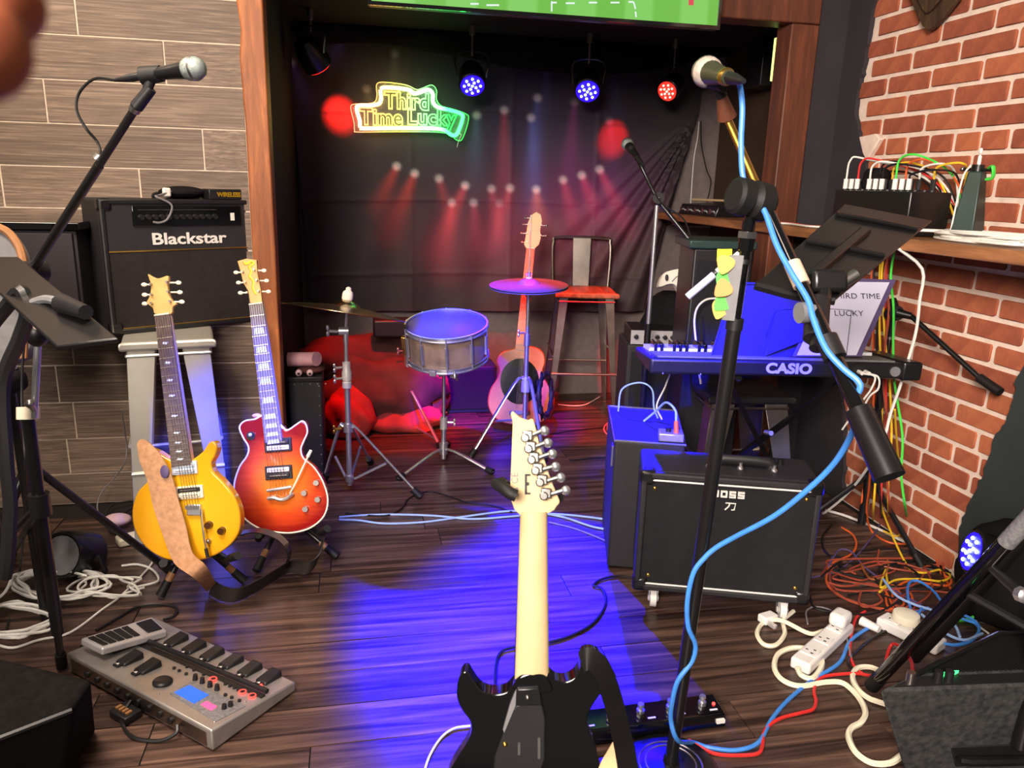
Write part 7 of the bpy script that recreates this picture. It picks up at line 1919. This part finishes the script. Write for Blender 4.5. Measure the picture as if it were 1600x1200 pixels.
# ---------------------------------------------------------------- power strips and adapters
t, M, L = power_strip('white extension block with a plugged adapter on the floor, nearer the front stand', oz(1248, 1050), oz(1318, 985), .062, 3)
pa_ = thing('power_adapter', 'white rounded adapter plugged into the far end of the extension block', 'adapter', M @ V((L * .33, 0, .042)))
obj('body', MB(M @ T(L * .36, 0, .066)).box(.07, .055, .045), 'white_plastic', pa_, .014, 3)
t, M, L = power_strip('white extension block half buried under cables behind the wedge monitor', oz(1375, 975), oz(1470, 1020), .07, 3)
pa_ = thing('power_adapter', 'cream disc-shaped adapter lying on the buried extension block', 'adapter', M @ V((-L * .15, 0, .042)))
obj('body', MB(M @ T(-L * .15, .02, .042)).lathe([(.04, 0), (.044, .008), (.040, .026), (.02, .032)], None, 20), 'cream_plastic', pa_)
pg = thing('power_plug', 'white straight plug lying left of the buried extension block', 'plug', oz(1350, 972))
obj('body', MB().cyl(oz(1346, 970, .016), oz(1374, 984, .016), .016, .012, 12), 'white_plastic', pg)
pk = thing('wall_plug', 'white clip-shaped plug on the floor by the right caster of the BOSS amplifier', 'plug', oz(1200, 975))
obj('body', MB(yaw(oz(1199, 972), .3)).span((-.03, -.02, .002), (.03, .02, .03)), 'white_plastic', pk, .006)
obj('prong', MB(yaw(oz(1199, 972), .3)).span((-.022, -.05, .004), (-.008, -.02, .02)), 'pale_metal', pk, .003)
# left: adapter bundle by the amber guitar
al = thing('power_adapter', 'pale oval adapter on a cable knot left of the amber guitar', 'adapter', oz(183, 812))
obj('body', MB(T(*oz(183, 812, .03))).sph((0, 0, 0), .055, 16, (1, .7, .45)), 'pink_cap', al)
sl_ = thing('plug_block', 'cream plug block on the floor beside the amber guitar', 'plug', oz(205, 848))
obj('body', MB(yaw(oz(205, 848), .5)).span((-.05, -.03, .001), (.05, .03, .035)), 'cream_plastic', sl_, .008)
pj = thing('floor_lamp_can', 'dark round par can lying on its bracket behind the left cable pile', 'stage lamp', oz(110, 880))
pc2 = oz(112, 866, .09)
obj('housing', MB(frame(pc2, (-.3, -.8, .35))).lathe([(.075, -.09), (.085, -.02), (.085, .05), (.08, .06), (.07, .05)], None, 20), 'black_metal', pj)
obj('bracket', MB().tube([pc2 + CR * .095, pc2 + CR * .1 - V((0, 0, .085)), pc2 - CR * .1 - V((0, 0, .085)), pc2 - CR * .095], .009, 6, 3), 'black_metal', pj)
obj('lens', MB(frame(pc2, (-.3, -.8, .35))).lathe([(.068, .052), (.0, .058)], None, 20, cap=False), 'grey_pad', pj)

# ---------------------------------------------------------------- cables on the floor
def fcab(name, label, pts, r, mat, group=None, k=6, z=None, hop=0):
    P = []
    for i, p in enumerate(pts):
        zz = p[2] if len(p) > 2 else (r + .0008 + hop)
        P.append(oz(p[0], p[1], zz))
    return lead(name, label, P, r, mat, group, 6, k)
fcab('white_power_cable', 'thick cream cable in big loops on the floor, from extension block to wedge monitor', [(1315, 350 + 640), (1290, 985), (1265, 990), (1222, 970, .03), (1195, 972), (1183, 988), (1192, 1006), (1212, 1008), (1226, 990), (1224, 970), (1240, 955)], .0075, 'cream_cable')
fcab('white_power_cable', 'thick cream cable curling round the extension block and running to the front', [(1246, 1044, .03), (1252, 1055), (1268, 1060), (1282, 1045), (1284, 1030), (1270, 1016), (1240, 1012), (1216, 1022), (1210, 1042), (1222, 1062), (1250, 1072), (1290, 1066), (1318, 1068), (1342, 1090), (1352, 1112), (1346, 1128), (1330, 1138), (1326, 1152), (1338, 1176), (1362, 1192), (1390, 1192), (1408, 1181), (1428, 1168)], .0082, 'cream_cable')
fcab('white_power_cable', 'thick cream cable bending beside the speaker stand foot', [(1376, 1048), (1358, 1042), (1340, 1044), (1332, 1058), (1340, 1076), (1356, 1090), (1374, 1097), (1396, 1104)], .0082, 'cream_cable')
fcab('red_floor_cable', 'red cable running beside the blue one from the front stand to the wedge monitor', [(1076, 1156, .01), (1092, 1166), (1120, 1178), (1160, 1180), (1186, 1176), (1192, 1160), (1192, 1150), (1200, 1135), (1220, 1122), (1250, 1114), (1270, 1108), (1275, 1095), (1272, 1082), (1276, 1066), (1292, 1056), (1335, 1052, .012), (1365, 1055, .012), (1382, 1040, .03), (1388, 1018, .05), (1396, 1006, .07), (1412, 1014, .10), (1424, 1034, .20), (1426, 1050, .30)], .005, 'red_cable')
fcab('red_floor_cable', 'red cable dropping from the orange tangle past the extension block', [(1352, 955), (1338, 965), (1331, 990), (1328, 1015), (1330, 1030), (1338, 1046), (1348, 1052)], .0045, 'red_cable')
OR = [
 ('orange cable hanging by the stand pole and swinging right along the wall', [(1362, 700, .5), (1358, 760, .28), (1354, 800, .12), (1362, 830), (1385, 846), (1410, 850), (1445, 848), (1470, 870), (1476, 900), (1488, 925)], 'orange_cable'),
 ('longest orange cable sweeping round the outside of the tangle', [(1315, 824), (1332, 835), (1338, 850), (1330, 866), (1300, 880), (1292, 896), (1294, 915), (1320, 935), (1360, 948), (1400, 953), (1422, 945), (1424, 930), (1408, 915)], 'orange_cable'),
 ('dark orange cable looping at the left of the tangle', [(1292, 910), (1320, 916), (1360, 912), (1395, 924), (1425, 938), (1428, 950), (1400, 956), (1350, 945), (1310, 930), (1294, 912)], 'dark_orange_cable'),
 ('bright orange narrow loops at the middle of the tangle', [(1384, 930), (1386, 945), (1396, 952), (1390, 935), (1384, 922), (1396, 915), (1408, 930), (1412, 944), (1402, 948), (1394, 930), (1400, 918)], 'orange_cable'),
 ('orange cable along the tangle toward the low lamp', [(1395, 920), (1420, 908), (1450, 912), (1480, 915), (1486, 905), (1470, 895), (1462, 870)], 'orange_cable'),
 ('dark orange cable crossing below the low lamp', [(1440, 880), (1452, 900), (1456, 920), (1446, 935), (1430, 945)], 'dark_orange_cable'),
 ('reddish loop at the front of the tangle', [(1345, 925), (1342, 940), (1350, 948), (1368, 945), (1378, 938), (1372, 928)], 'dark_orange_cable')]
for i, (lb_, p, m_) in enumerate(OR): fcab('orange_floor_cable', lb_, p, .0042, m_, 'cables in the orange tangle', hop=.002 * i)
YE = [('yellow cable hanging from the shelf and ending in the orange tangle', [(1398, 640, .62), (1402, 700, .42), (1408, 760, .18), (1410, 800), (1405, 836), (1380, 830)], 'yellow_cable'),
      ('yellow cable lying straight across the orange tangle', [(1374, 925), (1386, 915), (1385, 900), (1384, 890, .02), (1376, 918, .02), (1400, 906), (1440, 905), (1470, 908), (1485, 900), (1470, 890), (1440, 895), (1415, 880), (1380, 800, .1), (1375, 760, .2)], 'yellow_cable'),
      ('brownish yellow cable curving at the upper part of the tangle', [(1345, 880), (1352, 895), (1362, 905), (1380, 900), (1388, 885), (1386, 872)], 'trim_wood')]
for i, (lb_, p, m_) in enumerate(YE): fcab('yellow_floor_cable', lb_, p, .0042, m_, 'yellow cables by the tangle', hop=.012 + .002 * i)
BL_ = [('blue cable in a tall loop in front of the tangle', [(1420, 942), (1418, 920), (1424, 908), (1440, 910), (1460, 925), (1475, 945), (1500, 965), (1525, 975), (1528, 990), (1505, 1005), (1475, 1005), (1440, 985), (1425, 960), (1420, 940)], 'blue_cable'),
       ('blue cable looping behind the speaker stand leg', [(1440, 950), (1430, 975), (1450, 995), (1490, 1008), (1520, 1000), (1530, 980), (1515, 965), (1485, 955)], 'blue_cable'),
       ('pale blue cable lying across the blue loops', [(1380, 905), (1400, 930), (1430, 945), (1460, 955), (1490, 975), (1500, 995)], 'pale_blue_cable'),
       ('pale blue lead under the speaker stand leg', [(1440, 960), (1470, 985), (1505, 1000), (1535, 990)], 'pale_blue_cable')]
for i, (lb_, p, m_) in enumerate(BL_): fcab('blue_floor_cable', lb_, p, .0048, m_, 'blue cables by the speaker stand', hop=.02 + .003 * i)
fcab('green_cable', 'bright green cable curving from the black bundle behind the speaker stand', [(1566, 880, .12), (1562, 910, .1), (1556, 935, .06), (1535, 955, .03), (1510, 968), (1480, 968), (1462, 962)], .005, 'green_cable')
fcab('white_thin_cable', 'thin white lead arching from the speaker stand to the cables', [(1566, 895, .1), (1540, 902, .08), (1524, 915, .06), (1520, 935, .04), (1522, 960), (1530, 978), (1545, 990)], .0032, 'white_cable')
fcab('purple_cable', 'long dull purple cable from the amplifier side through the tangle', [(1268, 902), (1300, 895), (1326, 880), (1350, 855), (1372, 825), (1380, 800)], .004, 'purple_cable')
fcab('purple_cable', 'dull purple cable winding through the middle of the tangle', [(1300, 870), (1295, 885), (1310, 860), (1330, 862), (1350, 885), (1380, 908), (1410, 930), (1440, 945)], .004, 'purple_cable', hop=.01)
fcab('grey_cable', 'thin grey lead arching over the extension block', [(1262, 975), (1260, 955), (1275, 948), (1300, 955), (1318, 980), (1326, 1010), (1330, 1028)], .003, 'grey_cable', hop=.004)
fcab('black_floor_cable', 'black cable along the extension block to the front', [(1440, 1000), (1400, 985), (1375, 990), (1345, 1012), (1325, 1035), (1345, 1055)], .0045, 'black_cable')
fcab('black_floor_cable', 'black cable looping at the left of the tangle by the amplifier', [(1300, 820), (1285, 840), (1292, 865), (1320, 870), (1350, 860), (1400, 858), (1440, 870), (1462, 890)], .0045, 'black_cable')
fcab('white_thin_cable', 'white lead lying along the foot of the brick wall', [(1290, 797), (1315, 804), (1345, 815), (1380, 830), (1410, 845), (1440, 855), (1470, 872), (1490, 898), (1505, 915)], .006, 'white_cable')
# hanging bundle between shelf and floor behind the paper
VB = [('orange', 1362, 'orange_cable', 1366), ('yellow', 1371, 'yellow_cable', 1379), ('red', 1381, 'red_cable', 1384), ('dark yellow', 1377, 'yellow_cable', 1390), ('black', 1368, 'black_cable', 1372), ('dull orange', 1386, 'dark_orange_cable', 1380), ('green', 1393, 'green_cable', 1398)]
for i, (nm, x, m_, x2) in enumerate(VB):
    X = 2.10 - .012 * i
    P = [ox(x + 6, 385, X), ox(x + 4 * math.sin(i), 430, X), ox(x + 3, 480, X - .02), ox((x + x2) / 2, 540, X - .03), ox(x2, 600, X - .03), ox(x2 - 6 + 3 * i, 680, X - .04), ox(x2 - 14 + 4 * i, 740, X - .05), ox(x2 - 20 + 6 * i, 790, X - .06)]
    pe = oz(x2 - 22 + 7 * i, 812, .006)
    P = [p for p in P if p.z > .05] + [pe]
    P[0].z = SH - .035
    lead('hanging_cable', nm + ' cable of the bundle hanging from the shelf by the second stand pole', P, .0046, m_, 'cable bundle hanging from the shelf')
random.seed(15)
for i in range(9):
    cx_, cy_ = random.uniform(1330, 1450), random.uniform(870, 945)
    a0 = random.uniform(0, 6.28); n_ = random.randint(7, 12); pts = []
    for j in range(n_):
        a = a0 + j * random.uniform(.6, .9)
        pts.append((cx_ + (40 + 8 * j) * math.cos(a) * random.uniform(.6, 1.1), max(838, cy_ + (13 + 2.2 * j) * math.sin(a) * random.uniform(.6, 1.1)), .006 + .006 * (j % 4)))
    dk = i % 2
    fcab('tangled_cable', ('thin black cable lost among the orange tangle on the floor' if dk else 'dull orange cable lost among the tangle on the floor'), pts, .004, 'black_cable' if dk else 'dark_orange_cable', 'black cables in the tangle' if dk else 'dull orange cables in the tangle', hop=0)
# middle of the floor
fcab('pale_blue_cable', 'upper of two pale blue cables crossing the floor to the BOSS amplifier', [(530, 808), (570, 805), (620, 804), (680, 806), (740, 811), (810, 806), (860, 803), (920, 808), (990, 818)], .0045, 'pale_blue_cable')
fcab('pale_blue_cable', 'lower of two pale blue cables crossing the floor to the BOSS amplifier', [(530, 812), (560, 813), (600, 818), (660, 816), (720, 808), (790, 799), (830, 800), (880, 808), (930, 824), (980, 830), (995, 824)], .0045, 'pale_blue_cable')
fcab('black_floor_cable', 'black cable curving from the cymbal stand foot across the floor', [(540, 802), (600, 806), (626, 795), (640, 778), (670, 768), (700, 775), (730, 785), (770, 790), (800, 800)], .004, 'black_cable')
jp = thing('jack_plug', 'silver jack plug on a grey lead by the BOSS amplifier corner', 'plug', oz(970, 855))
obj('barrel', MB().cyl(oz(962, 852, .009), oz(980, 862, .009), .0085, .0085, 12), 'steel', jp)
obj('strain_relief', MB().cyl(oz(980, 862, .009), oz(987, 867, .009), .007, .005, 10), 'black_plastic', jp)
fcab('grey_cable', 'thin grey lead leading to the silver jack plug by the amplifier', [(858, 816), (895, 825), (930, 838), (962, 852, .009)], .0032, 'grey_cable')
fcab('pale_blue_cable', 'short pale blue cable rising by the corner of the BOSS amplifier', [(986, 862), (980, 848), (981, 832), (990, 822)], .004, 'pale_blue_cable')
fcab('pink_coil', 'pink cable coil lying at the left of the blue-lit case', [(975, 655), (955, 658), (944, 668), (948, 678), (962, 682), (972, 672), (966, 660), (950, 664), (952, 676), (968, 680)], .0045, 'pink_cable')
fcab('black_floor_cable', 'black cable from the foreground guitar looping to the BOSS amplifier', [(778, 1150), (774, 1080), (775, 1040), (782, 1020), (800, 1012), (850, 1005), (890, 994), (925, 975), (944, 950), (946, 932), (938, 918), (927, 915), (940, 905), (965, 900), (988, 902)], .0048, 'black_cable')
fcab('white_thin_cable', 'thin white lead left of the foreground guitar body', [(660, 1215), (672, 1180), (690, 1152), (710, 1138), (735, 1134)], .0034, 'white_cable')
fcab('black_floor_cable', 'thin dark lead with a small plug on the blue floor behind the foreground headstock', [(890, 718), (895, 719), (930, 716), (965, 715)], .0045, 'black_cable')
fcab('black_floor_cable', 'black cable along the recess floor under the bar stool', [(860, 678), (900, 672), (940, 668), (975, 663)], .004, 'black_cable')
# left cable pile: three white coils plus strays
random.seed(6)
def coil(lb_, cx_, cy_, rx, ry, turns, r, mat, jitter=.16, z0=.004, zz=.05, tail=()):
    P = []; N = turns * 9
    for i in range(N):
        a = 2 * math.pi * i / 9; s_ = 1 + random.uniform(-jitter, jitter)
        P.append(oz(cx_ + rx * s_ * math.cos(a) + random.uniform(-6, 6), cy_ + ry * s_ * math.sin(a) + random.uniform(-2, 2), r + z0 + zz * i / N))
    P += [oz(*q) for q in tail]
    lead('cable_coil', lb_, P, r, mat, 'white cable pile on the left', 6, 4)
coil('big loose coil of white cable on the floor behind the left stands', 92, 912, 66, 22, 8, .0045, 'white_cable', .2, tail=[(120, 900, .01), (150, 890, .01), (164, 870, .006), (160, 852, .006), (148, 838, .006)])
coil('white cable coil heaped at the left edge in front of the big coil', 18, 968, 60, 24, 7, .0045, 'white_cable', .2)
coil('wide loose loops of white cable reaching toward the amber guitar stand', 168, 916, 52, 16, 3, .0042, 'white_cable', .28, tail=[(200, 918, .006), (236, 912, .006), (248, 905, .006), (238, 890, .006), (215, 882, .006), (190, 884, .006)])
fcab('white_thin_cable', 'white lead lying in a flat curve before the left cable pile', [(-10, 1005), (20, 1012), (60, 1000), (110, 988), (160, 952), (190, 930), (230, 890), (243, 870)], .004, 'white_cable')
fcab('white_thin_cable', 'thin white lead hanging down the plank wall to the floor adapter', [(190, 640, .46), (197, 690, .3), (196, 720, .22), (180, 745, .14), (160, 768, .08), (152, 790, .03), (158, 812), (170, 818)], .003, 'grey_cable')
fcab('black_floor_cable', 'black lead knotted round the pale oval adapter', [(160, 815), (175, 790, .02), (205, 783, .02), (220, 785), (190, 805, .03), (170, 828), (195, 838), (222, 830)], .0035, 'black_cable', hop=.01)
fcab('black_floor_cable', 'dark flat cable on the floor between cable pile and effects unit', [(150, 985), (185, 965), (215, 948), (250, 944), (275, 950), (272, 962), (255, 968)], .005, 'black_cable')
fcab('grey_cable', 'grey lead along the left edge of the view', [(-5, 845, .12), (12, 870, .1), (18, 900, .06), (8, 925, .03), (-10, 940)], .005, 'white_cable')

# ---------------------------------------------------------------- photographer's finger at the upper left, close to the lens
HD = .125
hand = thing('person', 'blurred fingertip and thumb of the person taking the picture, upper left corner', 'person', dp(-80, 60, HD))
def finger(P, r0, r1, name):
    n = len(P)
    def rr(t):
        k_ = r0 + (r1 - r0) * t
        tip = max(0.0, (t - .86) / .14); return k_ * math.sqrt(max(.02, 1 - tip ** 2.2)) * (1 + .05 * math.exp(-((t - .5) / .07) ** 2))
    return MB().tube(P, rr, 16, 8)
obj('finger', finger([dp(x, y, HD + dd) for x, y, dd in ((-390, -20, .02), (-260, 0, .012), (-170, 20, .004), (-100, 46, 0), (-40, 76, -.004), (-14, 92, -.006))], .0092, .0078, 'f'), 'skin', hand, 0, smooth=80)
obj('finger', finger([dp(x, y, HD + .022 + dd) for x, y, dd in ((-390, -190, .02), (-260, -150, .012), (-170, -110, .004), (-80, -50, 0), (-14, 2, -.004), (16, 36, -.006))], .0100, .0082, 'f'), 'skin', hand, 0, smooth=80)
obj('palm', MB(T(*dp(-420, -120, HD + .03))).sph((0, 0, 0), .028, 16, (1.2, .8, 1)), 'skin', hand)
